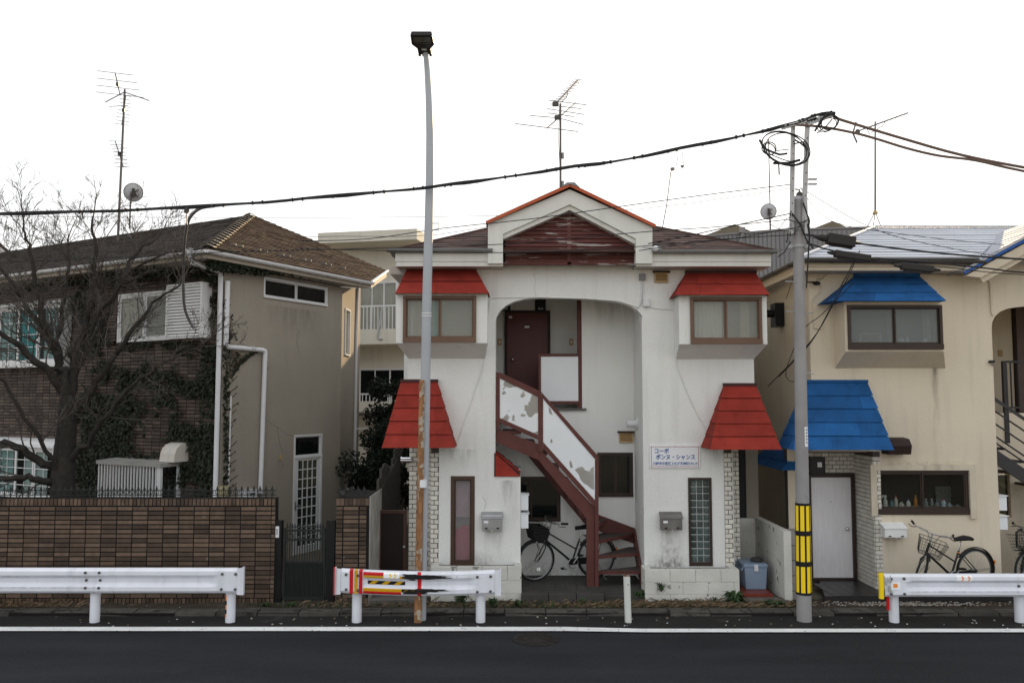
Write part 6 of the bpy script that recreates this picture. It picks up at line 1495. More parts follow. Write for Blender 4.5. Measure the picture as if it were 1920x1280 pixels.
for u0, u1, m_ in ((655.5, 662, railred), (664.5, 670.5, railyel), (673, 679.5, railred), (782.5, 789.5, railred)):
    z_lo, z_hi = .004, .346
    if u1 < 690:
        q = MB(); q.box(X(u0), X(u1), YR_-.0545, YR_-.047, d2(X(u0))+.012*hm, d2(X(u0))+.335*hm); q.build('stripe', m_, g2)
        MB().hexa([(X(u0), YR_-.054, d2(X(u0))+.335*hm+.001), (X(u1), YR_-.054, d2(X(u0))+.335*hm+.001), (X(u1), YR_+.0, d2(X(u0))+.353*hm), (X(u0), YR_+.0, d2(X(u0))+.353*hm), (X(u0), YR_-.054, d2(X(u0))+.339*hm), (X(u1), YR_-.054, d2(X(u0))+.339*hm), (X(u1), YR_+.0, d2(X(u0))+.357*hm), (X(u0), YR_+.0, d2(X(u0))+.357*hm)]).build('stripe', m_, g2)
    else: sticker(g2, X(u0), X(u1), z_lo, z_hi, d2, m_, 'stripe', .007, 3, hm)
for z0, z1, m_, ue in ((.285, .330, railred, 722), (.245, .284, railyel, 760), (.062, .105, railyel, 770), (.018, .0615, railred, 752)):
    sticker(g2, X(681), X(ue), z0, z1, d2, m_, 'stripe', .003, 10, hm)
hz0, hz1 = .152, .203
hp_ = sticker(g2, X(688), X(759), hz0, hz1, d2, black, 'hazard_plate', .004, 8, hm)
for k in range(3):
    q = MB(); w_ = (X(759)-X(688)); x0 = X(688)+w_*(.03+k*.33); l = w_*.15; s_ = w_*.12
    def pz(x, z): return (x, YR_-.0075, d2(x)+z*hm)
    q.poly([pz(x0, hz0), pz(x0+l, hz0), pz(min(x0+l+s_, X(759)), hz1), pz(min(x0+s_, X(759)), hz1)]); q.build('hazard_stripe', railyel, hp_, fixn=False)
rs_ = sticker(g2, X(719), X(749), .246, .338, d2, refw, 'reflector', .006, 4, hm)
def chevrons(parent, xs, zc, hgt, yfun, m):
    for x in xs:
        q = MB(); t = .018
        for s in (1, -1): q.poly([(x, yfun, zc), (x+t, yfun, zc), (x-.02+t, yfun, zc+s*hgt), (x-.02, yfun, zc+s*hgt)])
        q.build('chevron', m, parent, fixn=False)
chevrons(rs_, (X(732), X(741)), d2(X(734))+.292*hm, .030, YR_-.062, refy)
rnd = random.Random(5)
for (zc_, ua, ub, n_) in ((.286, 750, 856, 70), (.262, 752, 846, 50), (.085, 752, 845, 64), (.055, 752, 800, 34), (.235, 758, 776, 8)):
    q = MB()
    for i in range(n_):
        L_ = rnd.uniform(.06, .35); x0 = X(ua)+abs(rnd.gauss(0, .42))*(X(ub)-X(ua))*.75; x1 = min(x0+L_, X(ub)+.02)
        if x1-x0 < .02: continue
        zz = zc_+rnd.gauss(0, .010); hw = rnd.uniform(.0015, .009); n2_ = 7; li = .0045+i*.00005; vs2 = []
        for j in range(n2_+1):
            x = x0+(x1-x0)*j/n2_; e_ = math.sin(math.pi*j/n2_)**.6*hw*rnd.uniform(.4, 1.1); c_ = zz+rnd.gauss(0, .0012)
            for s in (-1, 1): vs2.append((x, YR_+prof_at(c_+s*e_)-li-.0015, d2(x)+(c_+s*e_)*hm))
        q.add(vs2, [(2*j, 2*j+2, 2*j+3, 2*j+1) for j in range(n2_)])
    q.build('scuff_mark', black, g2, fixn=False)
q = sticker(g2, X(753), X(781), .066, .104, d2, black, 'hazard_plate', .0042, 5, hm)
for k in range(2): 
    x0 = X(756)+k*.1; MB().poly([(x0, YR_+prof_at(.07)-.0085, d2(x0)+.07*hm), (x0+.045, YR_+prof_at(.07)-.0085, d2(x0)+.07*hm), (x0+.07, YR_+prof_at(.095)-.0085, d2(x0)+.095*hm), (x0+.03, YR_+prof_at(.095)-.0085, d2(x0)+.095*hm)]).build('hazard_stripe', railyel, q, fixn=False)
# right rail
zb3 = at(1750, 1119.5, YR_-.05).z; h3 = (at(1750, 1076.5, YR_-.05).z-zb3)/.35; d3 = lambda x: zb3
xc_ = at(1657, 1100, YR_).x
g3 = thing('guard_rail', 'white guard rail with battered yellow padded end in front of the black bicycle', 'guard rail', (8, 11.8, 0), grp)
beam_mesh(xc_, 13, d3, True, False, 60, h3).build('beam', rail, g3)
x0 = at(1646, 1097, YR_).x; MB().tube([(x0+.035, YR_-.02, zb3-.02), (x0+.04, YR_-.025, zb3+.17), (x0+.036, YR_-.02, zb3+.37*h3)], [.035, .036, .034], 10).build('end_pad', refy, g3, smooth=True)
bolts(g3, [(1671, 1084.5), (1695, 1084), (1671, 1113), (1696, 1113)], -.052); bolts(g3, [(1910, 1098)], -.006)
tn = MB(); rnd = random.Random(9)
for i in range(9): a = Vector((xc_+rnd.uniform(-.01,.06), YR_-.06-rnd.random()*.03, zb3+rnd.uniform(.06,.33)*h3)); tn.slab([a, a+Vector((rnd.uniform(.02,.06), -.01, rnd.uniform(-.03,.05))), a+Vector((rnd.uniform(0,.03), .01, rnd.uniform(.03,.09)))], (.003,-.004,0))
tn.build('torn_metal', galv, g3)
s = sticker(g3, at(1667,1097,YR_).x, at(1685,1097,YR_).x, .12, .235, d3, refw, 'reflector', .0, 2, h3)
for v in s.data.vertices: v.co.y = min(v.co.y, (YR_-.053)-11.8) 
x0 = at(1676, 1098, YR_).x; MB().poly([(x0-.03, YR_-.055, zb3+.15*h3), (x0+.02, YR_-.055, zb3+.15*h3), (x0+.035, YR_-.055, zb3+.18*h3), (x0+.01, YR_-.055, zb3+.215*h3), (x0-.035, YR_-.055, zb3+.205*h3)]).build('chevron', refo, s, fixn=False)
s = sticker(g3, at(1790,1083,YR_).x, at(1820,1083,YR_).x, .238, .335, d3, refw, 'reflector', .004, 3, h3); chevrons(s, (at(1801,1083,YR_).x, at(1813,1083,YR_).x), zb3+.29*h3, .032, YR_-.060, refo)
for u in (1676, 1912): post(g3, u, zb3+.2)
pp = at(1666.5, 1140, 11.77); MB().box(pp.x-.02, pp.x+.012, 11.77, 11.80, .18, zb3+.02).build('reflector_tape', railred, g3)
for g_, xa__, xb__, dz_, h_ in ((g1, -8.3, xR_-.3, d1, hh), (g3, xc_+.3, 9, d3, h3)):
    for k in range(int((xb__-xa__)/.8)+1):
        a = xa__+k*.8; c = min(a+random.uniform(.6, 1.1), xb__)
        if c-a > .2: sticker(g_, a, c, .206, .240, dz_, stain_mat('rail_grime', (.12,.12,.13), True, .5, (5, 5, 30)) if 'rail_grime' not in bpy.data.materials else bpy.data.materials['rail_grime'], 'grime', .002, 3, h_); sticker(g_, a, c, .06, .10, dz_, stain_up, 'grime', .002, 3, h_)
# ------------------------------------------------------------------ white bollard
bp0, bp1 = at(1178, 1166, 11.83), at(1175, 1079, 11.83)
bo = thing('bollard', 'chipped white steel bollard with rusty foot at the road edge', 'bollard', (bp0.x, 11.83, 0))
MB().tube([(bp0.x, 11.83, -.02), (bp1.x, 11.83, bp1.z)], .047, 18).build('post', mat('chipped_white_paint', (.66,.68,.64), .5, .06, 3, blotch=(.25,.13,.07), bsc=9, bth=.69), bo, smooth=True)
q = MB().ring((bp1.x, 11.83, bp1.z), (0,0,1), .04, .008, 18, 5).box(bp1.x-.03, bp1.x+.0, 11.79, 11.82, bp1.z, bp1.z+.012); q.build('cap', mat('rust_plain', (.16,.07,.035), .9, .3, 8), bo)
MB().cyl((bp1.x+.012, 11.782, bp1.z-.11), (bp1.x+.012, 11.79, bp1.z-.11), .008, 8).build('bolt_hole', black, bo)
# ------------------------------------------------------------------ street lamp and the rusty pole strapped to it
Yp = 11.94; lp = [(790.5, 1168), (793.5, 1000), (795, 900), (798, 700), (800.5, 560), (804, 420), (806, 330), (806, 250), (804, 180), (801, 130), (798, 98)]
lam = thing('street_lamp', 'tall grey street lamp with black lantern on a slightly bent pole', 'street lamp', (at(790, 1168, Yp).x, Yp, 0))
pts = [at(u, v, Yp) for u, v in lp]; pts[0].z = -.02; rr = [.062, .064, .068, .070, .068, .063, .060, .055, .048, .042, .036]
pts2, rr2 = [], []
for i in range(len(pts)-1):
    for t in (0, .5): pts2.append(pts[i].lerp(pts[i+1], t)); rr2.append(rr[i]+(rr[i+1]-rr[i])*t)
pts2.append(pts[-1]); rr2.append(rr[-1])
MB().tube(pts2, rr2, 20).build('pole', polec, lam, smooth=True)
tp = pts[-1]; Fh_ = T(tp.x-.01, tp.y, tp.z) @ Matrix.Rotation(R(-6), 4, 'X') @ Matrix.Diagonal((1.02, .64, .62, 1))
hd = MB(Fh_)
hd.hexa([(-.10, -.20, -.03), (.10, -.20, -.03), (.10, .07, -.03), (-.10, .07, -.03), (-.09, -.20, .07), (.09, -.20, .07), (.09, .07, .05), (-.09, .07, .05)])
hd.hexa([(-.165, -.40, -.045), (.165, -.40, -.045), (.10, -.205, -.035), (-.10, -.205, -.035), (-.15, -.40, .09), (.15, -.40, .09), (.09, -.205, .07), (-.09, -.205, .07)])
hd.hexa([(-.155, -.80, -.045), (.155, -.80, -.045), (.165, -.405, -.045), (-.165, -.405, -.045), (-.14, -.78, .07), (.14, -.78, .07), (.15, -.405, .09), (-.15, -.405, .09)])
hd.box(-.10, -.06, .06, .12, -.05, .04).box(.06, .10, .06, .12, -.05, .04)
hob = hd.build('lantern', mat('black_bronze_casting', (.02,.016,.015), .4, .15, 6), lam, bev=.01)
MB(Fh_).box(-.12, .12, -.72, -.52, -.052, -.044).build('lantern_lens', mat('lens_grey', (.10,.11,.10), .15, .05), hob); MB(Fh_).box(-.12, .12, -.50, -.42, -.052, -.044).build('lantern_lens', mat('lens_dark', (.045,.045,.045), .2, .05), hob)
MB(Fh_).box(-.035, .035, -.20, -.13, -.036, -.029).build('data_plate', panelw, hob)
MB(Fh_).cyl((0, .02, -.06), (0, .12, -.02), .045, 12).build('clamp', galv, hob)
p = at(800, 590, Yp)
for dz in (-.02, .02): MB().tube([(p.x, Yp, p.z+dz-.005), (p.x, Yp, p.z+dz+.005)], .0725, 20).build('band', signw, lam)
p = at(807, 425, Yp); br_ = MB().tube([(p.x-.02, Yp, p.z+.05), (p.x+.12, Yp, p.z+.05), (p.x+.12, Yp, p.z-.05), (p.x-.02, Yp, p.z-.05)], .008, 6).build('cable_hook', galv, lam)
Yq_ = 11.825; rpl = [(783.5, 1168), (786, 1000), (789, 850), (791, 712)]
rp0 = thing('rusty_pole', 'rusty peeling steel pole stump standing against the grey street lamp', 'pole', (at(784, 1168, Yq_).x, Yq_, 0))
pts = [at(u, v, Yq_) for u, v in rpl]; pts[0].z = -.02; pp2 = []
for i in range(3):
    for t in (0, .25, .5, .75): pp2.append(pts[i].lerp(pts[i+1], t))
pp2.append(pts[-1]); rnd = random.Random(4)
MB().tube(pp2, [.057-.020*i/12+rnd.uniform(-.003, .003) for i in range(13)], 14).build('pole', rust, rp0, smooth=True)
fl_ = MB()
for i in range(26):
    t = rnd.random(); k = min(11, int(t*12)); c = pp2[k].lerp(pp2[k+1], t*12-k); a = rnd.uniform(-2.6, -.5); r_ = .064-.024*t
    q = c+Vector((math.cos(a)*r_, math.sin(a)*r_, 0)); hgt_ = rnd.uniform(.03, .12); d = Vector((math.cos(a), math.sin(a), 0)); tx = Vector((-d.y, d.x, 0))
    fl_.slab([q, q+tx*.018+Vector((0,0,hgt_*.3))+d*.006, q+tx*.012+Vector((0,0,hgt_))+d*.012, q-tx*.012+Vector((0,0,hgt_*.8))], d*.003)
fl_.build('paint_flakes', mat('old_pole_paint', (.38,.30,.22), .8, .25, 8), rp0, kind='stuff')
p = at(791.5, 906, Yq_-.0); MB().tube([(p.x, Yq_+.01, p.z-.055), (p.x, Yq_+.01, p.z+.055)], .066, 18).build('strap', panelw, rp0)
for v in (1092,): p = at(786, v, Yq_); 
# ------------------------------------------------------------------ utility pole
Yu = 11.9; u0, u1 = at(1508, 1168, Yu), at(1496, 375, Yu)
up_ = thing('utility_pole', 'grey concrete utility pole with yellow and black striped wrap and twin steel uprights', 'utility pole', (u0.x, Yu, 0))
pc_ = lambda v: Vector(((lambda t: u0.x+(u1.x-u0.x)*t)((1168-v)/(1168-375)), Yu, at(1500, v, Yu).z))
b0 = pc_(1168); b0.z = -.02; b1 = pc_(375)
rad = lambda v: .102-.030*(1168-v)/793
MB().tube([b0, pc_(900), pc_(640), b1], [.103, rad(900), rad(640), .072], 24).build('pole', concp, up_, smooth=True)
MB().tube([b1, b1+Vector((0,0,.05))], [.073, .06], 20).build('pole_cap', polec, up_)
for va, vb in ((942, 998), (998, 1055), (1055, 1113)):
    a, c = pc_(vb), pc_(va); sl_ = MB().tube([a, c], [rad(vb)+.008, rad(va)+.008], 24).build('wrap', black, up_, smooth=True)
    for zz in (a, c): pass
    for k in range(8):
        an = R(-90+22.5+45*k); q = MB(); r0, r1 = rad(vb)+.0095, rad(va)+.0095; vs2 = []
        for j in range(5):
            aa = an + R(-15+7.5*j)
            for (pt_, r_) in ((a+Vector((0,0,.035)), r0), (c-Vector((0,0,.035)), r1)): vs2.append(pt_+Vector((math.cos(aa)*r_, math.sin(aa)*r_, 0)))
        q.add(vs2, [(2*j, 2*j+2, 2*j+3, 2*j+1) for j in range(4)]); q.build('yellow_stripe', refy, sl_, fixn=False)
    MB().ring(a+Vector((0,0,.012)), (0,0,1), rad(vb)+.008, .007, 24, 5).build('wrap_band', black, up_)
p = pc_(818); q = MB(); r_ = rad(818)+.004
vs2 = []
for j in range(5):
    aa = R(-82+10*j)
    for zz in (-.14, .14): vs2.append(p+Vector((math.cos(aa)*r_, math.sin(aa)*r_, zz)))
q.add(vs2, [(2*j, 2*j+2, 2*j+3, 2*j+1) for j in range(4)]); npl = q.build('number_plate', signw, up_, fixn=False)
for j in range(5):
    q = MB(); aa = R(-62); r2_ = r_+.002; c = p+Vector((math.cos(aa)*r2_, math.sin(aa)*r2_, .09-j*.045)); tx = Vector((-math.sin(aa), math.cos(aa), 0)); q.slab([c-tx*.012, c+tx*.014, c+tx*.012+Vector((0,0,.02)), c-tx*.012+Vector((0,0,.022))], Vector((math.cos(aa), math.sin(aa), 0))*.001); q.build('glyph', gutter, npl)
p = pc_(928); MB().cyl(p+Vector((.04, -.085, 0)), p+Vector((.04, -.10, 0)), .014, 10).build('bolt', galv, up_)
for v, s in ((528, -1), (584, -1), (586, 1), (470, -1), (700, 1)): 
    p = pc_(v); MB().tube([p, p+Vector((s*.20, 0, 0))], .009, 6).build('step_bolt', galv, up_)
for v in (462, 430): p = pc_(v); MB().tube([p-Vector((0,0,.02)), p+Vector((0,0,.02))], rad(v)+.012, 20).box(p.x-.16, p.x+.17, Yu-.015, Yu+.015, p.z-.025, p.z+.025).build('clamp_band', galv, up_)
def upright(ua, va, ub, vb, y, wdt, name='upright'):
    a, c = at(ua, va, y), at(ub, vb, y); q = MB(); q.bar(a, c, wdt, .05, (0,1,0)); o = q.build(name, mat('light_steel_channel', (.42,.42,.42), .5, .12, 4, metal=.2) if 'light_steel_channel' not in MATS else MATS['light_steel_channel'], up_)
    n_ = 9
    for i in range(n_): p = a.lerp(c, (i+.5)/n_); MB().cyl(p+Vector((0, -.032, 0)), p+Vector((0, -.024, 0)), .008, 8).build('bolt_hole', black, o)
    return o
upright(1484, 440, 1487, 232, Yu-.07, .055); upright(1507, 422, 1514, 228, Yu-.08, .06)
upright(1466, 240, 1530, 222, Yu-.11, .05, 'cross_arm'); upright(1513, 232, 1562, 214, Yu-.11, .07, 'cross_arm')
p = at(1499, 366, Yu); MB().ball(p, .05, (1,1,1.1)).tube([p+Vector((-.06,0,.09)), p+Vector((0,0,.08)), p], .012, 6).build('insulator', gutterb, up_)
for v in (336, 345): p = at(1516, v, Yu-.08); MB().box(p.x, p.x+.12, Yu-.1, Yu-.06, p.z-.012, p.z+.012).build('bracket', galv, up_)
rnd = random.Random(8)
# coils and tangles of cable at the pole top
def coil(c, rx, rz, n, r, tilt=0.0, seed=1):
    rd = random.Random(seed); q = MB()
    for k in range(n):
        P_ = []; ox, oz, oy = rd.gauss(0, .022), rd.gauss(0, .02), rd.gauss(0, .03); ph = rd.random()*6; j1 = rd.uniform(.03,.09)
        for i in range(36):
            a = 2*math.pi*i/36; w_ = 1+j1*math.sin(2*a+ph); P_.append(c+Vector((rx*math.cos(a)*w_+ox, oy+.03*math.sin(a), rz*math.sin(a)*w_+oz+tilt*rx*math.cos(a))))
        q.tube(P_, r, 6, True)
    return q
coil(at(1471, 278, Yu-.15), .345, .235, 3, .0085, -.12, 2).build('cable_coil', wirem, up_, smooth=True)
coil(at(1553, 234, Yu-.14), .13, .11, 4, .0065, .3, 4).build('cable_coil', wirem, up_, smooth=True)
coil(at(1441, 275, Yu-.18), .09, .10, 2, .008, .0, 6).build('cable_coil', wirem, up_, smooth=True)
tg = MB(); y_ = Yu-.16
for pxs, r_ in (([(1424, 262), (1432, 278), (1450, 286), (1462, 290), (1476, 288)], .016), ([(1430, 270), (1445, 290), (1470, 300), (1490, 305)], .008), ([(1450, 306), (1478, 306), (1500, 300)], .02), ([(1460, 306), (1461, 328)], .01), ([(1455, 283), (1480, 280)], .007), ([(1490, 262), (1500, 268), (1512, 278)], .012), ([(1488, 270), (1508, 266)], .01), ([(1528, 246), (1540, 225), (1552, 212), (1560, 209)], .016), ([(1532, 250), (1550, 236), (1560, 224)], .01)):
    MB().tube([at(u, v, y_) for u, v in pxs], r_, 6).build('cable_end', wirem, up_, smooth=True)
tg = MB()
for i in range(13):
    a = at(1470+rnd.uniform(0, 55), 400+rnd.uniform(-5, 55), Yu-.13); b = a+Vector((rnd.uniform(-.25,.3), rnd.uniform(-.05,.05), rnd.uniform(-.25,.12))); c = (a+b)/2+Vector((0,0,-rnd.uniform(.02,.12))); MB().tube([a, c, b], rnd.uniform(.004, .009), 5).build('cable_end', wirem, up_)
for pxs in ([(1485, 400), (1500, 420), (1512, 450), (1525, 466)], [(1514, 420), (1518, 445), (1516, 470), (1512, 540)], [(1506, 380), (1516, 410), (1518, 440)]): MB().tube([at(u, v, Yu-.12) for u, v in pxs], .011, 6).build('cable_end', wirem, up_, smooth=True)
p = pc_(403); MB().box(p.x+.05, p.x+.10, Yu-.12, Yu-.06, p.z-.3, p.z+.25).build('pole_box', MATS['light_steel_channel'], up_)
# ------------------------------------------------------------------ cables
def cable(px, r, label, m=wirem, n=6, name='overhead_cable', group=None, sub=4, extra=None):
    px = list(px)
    if px[-1][0] > 1990 or px[-1][0] < -200:     # runs on past the frame
        (ua, va, ya), (ub, vb, yb) = px[-2:]; s_ = 900/abs(ub-ua); px.append((ub+(ub-ua)*s_, vb+(vb-va)*s_*.9, yb+(yb-ya)*s_))
    P_ = [at(u, v, y) for u, v, y in px]; Q = []
    for i in range(len(P_)-1):       # Catmull-Rom
        p0, p1, p2, p3 = P_[max(i-1,0)], P_[i], P_[i+1], P_[min(i+2, len(P_)-1)]
        for k in range(sub):
            t = k/sub; Q.append(.5*((2*p1)+(p2-p0)*t+(2*p0-5*p1+4*p2-p3)*t*t+(3*p1-p0-3*p2+p3)*t**3))
    Q.append(P_[-1]); q = MB().tube(Q, r, n)
    if extra: extra(q, Q)
    o = q.build(name, m, None, smooth=True, fixn=False); return tag(o, label, 'cable', group)
yl = Yu-.12
def strands(q, Q):
    rd = random.Random(2); L_ = [p+Vector((0, 0, .016+.010*math.sin(i*.9))) for i, p in enumerate(Q)]; q.tube(L_, .010, 5)
    q.tube([p+Vector((0, -.016, -.018+.008*math.sin(i*1.7))) for i, p in enumerate(Q)], .009, 5)
    for i in range(0, len(Q)-1, 2):
        for t in (.2, .7):
            p = Q[i].lerp(Q[i+1], t); d = (Q[i+1]-Q[i]).normalized(); q.tube([p-d*.012, p+d*.012], .030, 8)
cable([(1565, 213, yl), (1530, 216, yl), (1480, 234, yl), (1400, 253, yl), (1275, 279, yl), (1150, 303, yl), (1050, 316.5, yl), (900, 339, yl), (800, 351.5, yl), (650, 366, yl), (500, 378.5, yl), (350, 389, yl), (180, 396, yl), (0, 401.5, yl), (-250, 404, yl)], .015, 'thick bundled black cable sagging across the whole street left of the utility pole', extra=strands)
cable([(1562, 217, yl), (1572, 223, yl), (1610, 235, yl), (1700, 262, yl), (1800, 290, yl), (1920, 314, yl), (2150, 352, yl)], .021, 'upper of two thick cables running off right from the pole top', mat('sunlit_cable', (.16,.11,.09), .6, .1))
cable([(1490, 234, yl), (1540, 238, yl), (1600, 249, yl), (1645, 261, yl), (1700, 278, yl), (1760, 292, yl), (1830, 301, yl), (1920, 321, yl), (2150, 362, yl)], .019, 'lower of two thick cables running off right from the pole top', MATS['sunlit_cable'])
cable([(1510, 440, Yu), (1545, 444, Yu), (1600, 455, Yu), (1700, 468, Yu), (1800, 478, Yu), (1920, 486, Yu), (2100, 494, Yu)], .014, 'black cable passing through the topmost of three black splice boxes')
cable([(1512, 455, Yu), (1560, 470, Yu), (1640, 484, Yu), (1740, 492, Yu), (1850, 503, Yu), (1920, 511, Yu), (2100, 522, Yu)], .012, 'black cable under the topmost splice box, sagging to the right', n=5)
cable([(1640, 486, Yu), (1690, 498, Yu), (1760, 500, Yu), (1850, 510, Yu), (1920, 515, Yu), (2100, 528, Yu)], .007, 'thin black wire leaving the middle splice box to the right', n=5)
cable([(1500, 352, Yu), (1560, 415, 12.2), (1700, 440, 12.6), (1850, 456, 13), (2000, 465, 13.4)], .005, 'thin wire falling right over the pale shiny roof', n=4)
cable([(1500, 352, Yu), (1640, 430, Yu), (1780, 465, Yu), (1920, 487, Yu), (2050, 503, Yu)], .005, 'second thin wire falling right over the pale shiny roof', n=4)
for i, (px, lb, r_) in enumerate((
    ([(1490, 345, Yu), (1350, 362, 12), (1200, 382, 12.1), (1000, 410, 12.2), (830, 428, 12.3), (690, 448, 12.4), (560, 452, 12.5)], 'thin black wire crossing the gable from the pole towards the left', .0065),
    ([(1492, 410, Yu), (1350, 425, 12.05), (1230, 433, 12.1), (1070, 447, 12.2), (940, 458, 12.3), (740, 465, 12.5), (430, 472, 13), (330, 478, 13.2), (0, 492, 13.6)], 'thin black wire crossing the middle of the louvred gable', .0065),
    ([(1493, 440, Yu), (1360, 448, 12.05), (1200, 462, 12.1), (1080, 470, 12.2), (900, 474, 12.3), (720, 470, 12.5), (560, 466, 13.2)], 'lowest thin wire crossing the louvred gable', .006),
    ([(1493, 398, Yu), (1400, 418, 12), (1300, 440, 12.3), (1215, 457, 12.7)], 'service wire falling from the pole to the right foot of the gable', .008),
    ([(1493, 425, Yu), (1380, 447, 12), (1290, 456, 12.3), (1198, 470, 12.7)], 'second service wire ending at the right foot of the gable', .006),
    ([(1488, 352, Yu), (1200, 392, 13), (900, 405, 14), (500, 408, 15), (0, 406, 17)], 'hair thin wire high over the roofs behind the thick cable', .004),
    ([(1040, 400, 18), (820, 440, 19), (640, 443, 20), (560, 445, 21)], 'hair thin wire beside the gable running back to the cream block', .006))):
    cable(px, r_, lb, n=4, sub=3, name='overhead_wire')
for i, (px, r_, lb) in enumerate((
    ([(1604, 478, Yu), (1596, 500, Yu), (1575, 540, 12), (1540, 610, 12.3), (1512, 652, 12.6), (1460, 706, 13.6)], .008, 'loose black wire slanting down left behind the utility pole'),
    ([(1612, 470, Yu), (1590, 520, Yu), (1560, 575, 12.2), (1520, 640, 12.6), (1440, 724, 13.8)], .007, 'second loose black wire slanting down left behind the utility pole'),
    ([(1600, 530, 12.2), (1540, 590, 12.5), (1505, 620, 12.9), (1475, 690, 14), (1478, 712, 14), (1490, 715, 13.4)], .006, 'loose wire looping at the side wall behind the utility pole'),
    ([(1474, 560, 13.3), (1488, 520, 13.2), (1497, 500, 12.6)], .006, 'short wire rising from the black meter box to the pole'))):
    cable(px, r_, lb, n=5, name='drop_wire')
cable([(400, 386.5, yl), (375, 391, 11.9), (358, 405, 12.1), (350, 425, 12.6), (346, 455, 13.2), (344, 500, 13.9), (344, 550, 14.4), (347, 580, 14.7), (357, 605, 15.0), (372, 628, 15.1), (383, 645, 15.15)], .024, 'thick grey service cable bending down to the tiled house front', wireg, 8)
p = at(350, 393, yl); hk = MB().ball(p, .03).tube([p, p+Vector((0,0,-.14)), p+Vector((.01,0,-.22))], .008, 6).box(p.x-.03, p.x+.03, yl-.02, yl+.02, p.z-.05, p.z+.01).build('cable_clamp', gutterb); tag(hk, 'small metal clamp hanging from the thick cable above the grey service cable', 'clamp')
cable([(880, 640, 40), (935, 300, 40)] if False else [(228, 240, 19), (300, 330, 19.3), (350, 398, 19.5), (400, 430, 19.6)], .003, 'hair thin guy wire right of the left rooftop antenna', wireg, 3, 'guy_wire', sub=1)
def splice(ua, va, ub, vb, r, lb, cone=False):
    a, c = at(ua, va, Yu-.02), at(ub, vb, Yu-.02); d = (c-a).normalized()
    t = thing('splice_box', lb, 'splice box', (a+c)/2, 'black cable splice boxes right of the utility pole')
    MB().bar(a, c, r*2.0, r*2.1).build('body', mat('splice_black', (.03,.027,.026), .6, .15, 6) if 'splice_black' not in MATS else MATS['splice_black'], t, bev=.018)
    if cone: MB().tube([a+d*.02, a-d*.08, a-d*.2], [.055, .05, .008], 10).build('nose_cone', MATS['splice_black'], t)
    for e, s in ((a, -1), (c, 1)): MB().tube([e, e+d*s*.10], [.03, .016], 8).build('gland', MATS['splice_black'], t)
    MB().bar(a.lerp(c, .1)+Vector((0,-.001,-r*1.12)), a.lerp(c, .9)+Vector((0,-.001,-r*1.12)), .05, .03).build('lug', MATS['splice_black'], t)
splice(1550, 447, 1602, 455, .075, 'large black splice box with a pointed nose next to the pole', True)
splice(1564, 475, 1632, 485, .048, 'middle flat black splice box below the pointed one')
splice(1689, 499, 1750, 505, .048, 'black splice box hanging alone in front of the roof edge')
# ------------------------------------------------------------------ rooftop aerials
def yagi(parent, c, az, L_, n, el, elev=0, r=.010, er=.006, taper=.7, folded=True, name='yagi_antenna'):
    d = Vector((math.sin(R(az))*math.cos(R(elev)), math.cos(R(az))*math.cos(R(elev)), math.sin(R(elev)))); sx = Vector((math.cos(R(az)), -math.sin(R(az)), 0)); q = MB()
    q.tube([c-d*L_/2, c+d*L_/2], r, 6); ya = q.build(name, aerial, parent)
    for i in range(n):
        t = i/(n-1) if n > 1 else .5; p = c-d*L_/2+d*L_*t+Vector((0,0,.012)); l = el*(1-(1-taper)*t); MB().tube([p-sx*l/2, p+sx*l/2], er, 4).build('element', aerial, ya)
    if folded: MB().box(c.x-.03, c.x+.03, c.y-.03, c.y+.03, c.z-.03, c.z+.05).build('junction', gutterb, ya)
    return ya
def mast(name, label, base, top, r=.018):
    t = thing(name, label, 'antenna', base, 'rooftop antennas'); MB().tube([base, base.lerp(top, .5), top], [r, r*.9, r*.8], 8).build('mast', aerial, t); return t
ya_ = 19.0
am = mast('rooftop_antenna', 'tall rooftop antenna mast with spread elements on the left house', at(221, 450, ya_), at(234, 168, ya_), .03)
yagi(am, at(232, 172, ya_)+Vector((0,-.3,.05)), 160, 1.1, 4, 1.05, 6, .012, .007, .7)
c = at(233, 173, ya_); MB().tube([c, at(197, 192, ya_)], .012, 5).build('element', aerial, am); MB().tube([c, at(280, 189, ya_)], .012, 5).build('element', aerial, am)
yagi(am, at(232, 208, ya_), 150, .9, 9, .30, 30, .012, .006, .8); yagi(am, at(224, 290, ya_), 175, .7, 8, .28, 40, .012, .006, 1)
MB().tube([at(205, 200, ya_), at(240, 198, ya_)], .008, 4).build('element', aerial, am)
for v in (275, 284, 297, 305, 312): MB().tube([at(214, v, ya_), at(238, v+2, ya_)], .005, 4).build('element', aerial, am)
MB().tube([at(222, 445, ya_)+Vector((.35,0,-.1)), at(223, 410, ya_)], .012, 5).tube([at(222, 445, ya_)+Vector((-.35,0,-.1)), at(223, 410, ya_)], .012, 5).build('stay', aerial, am)
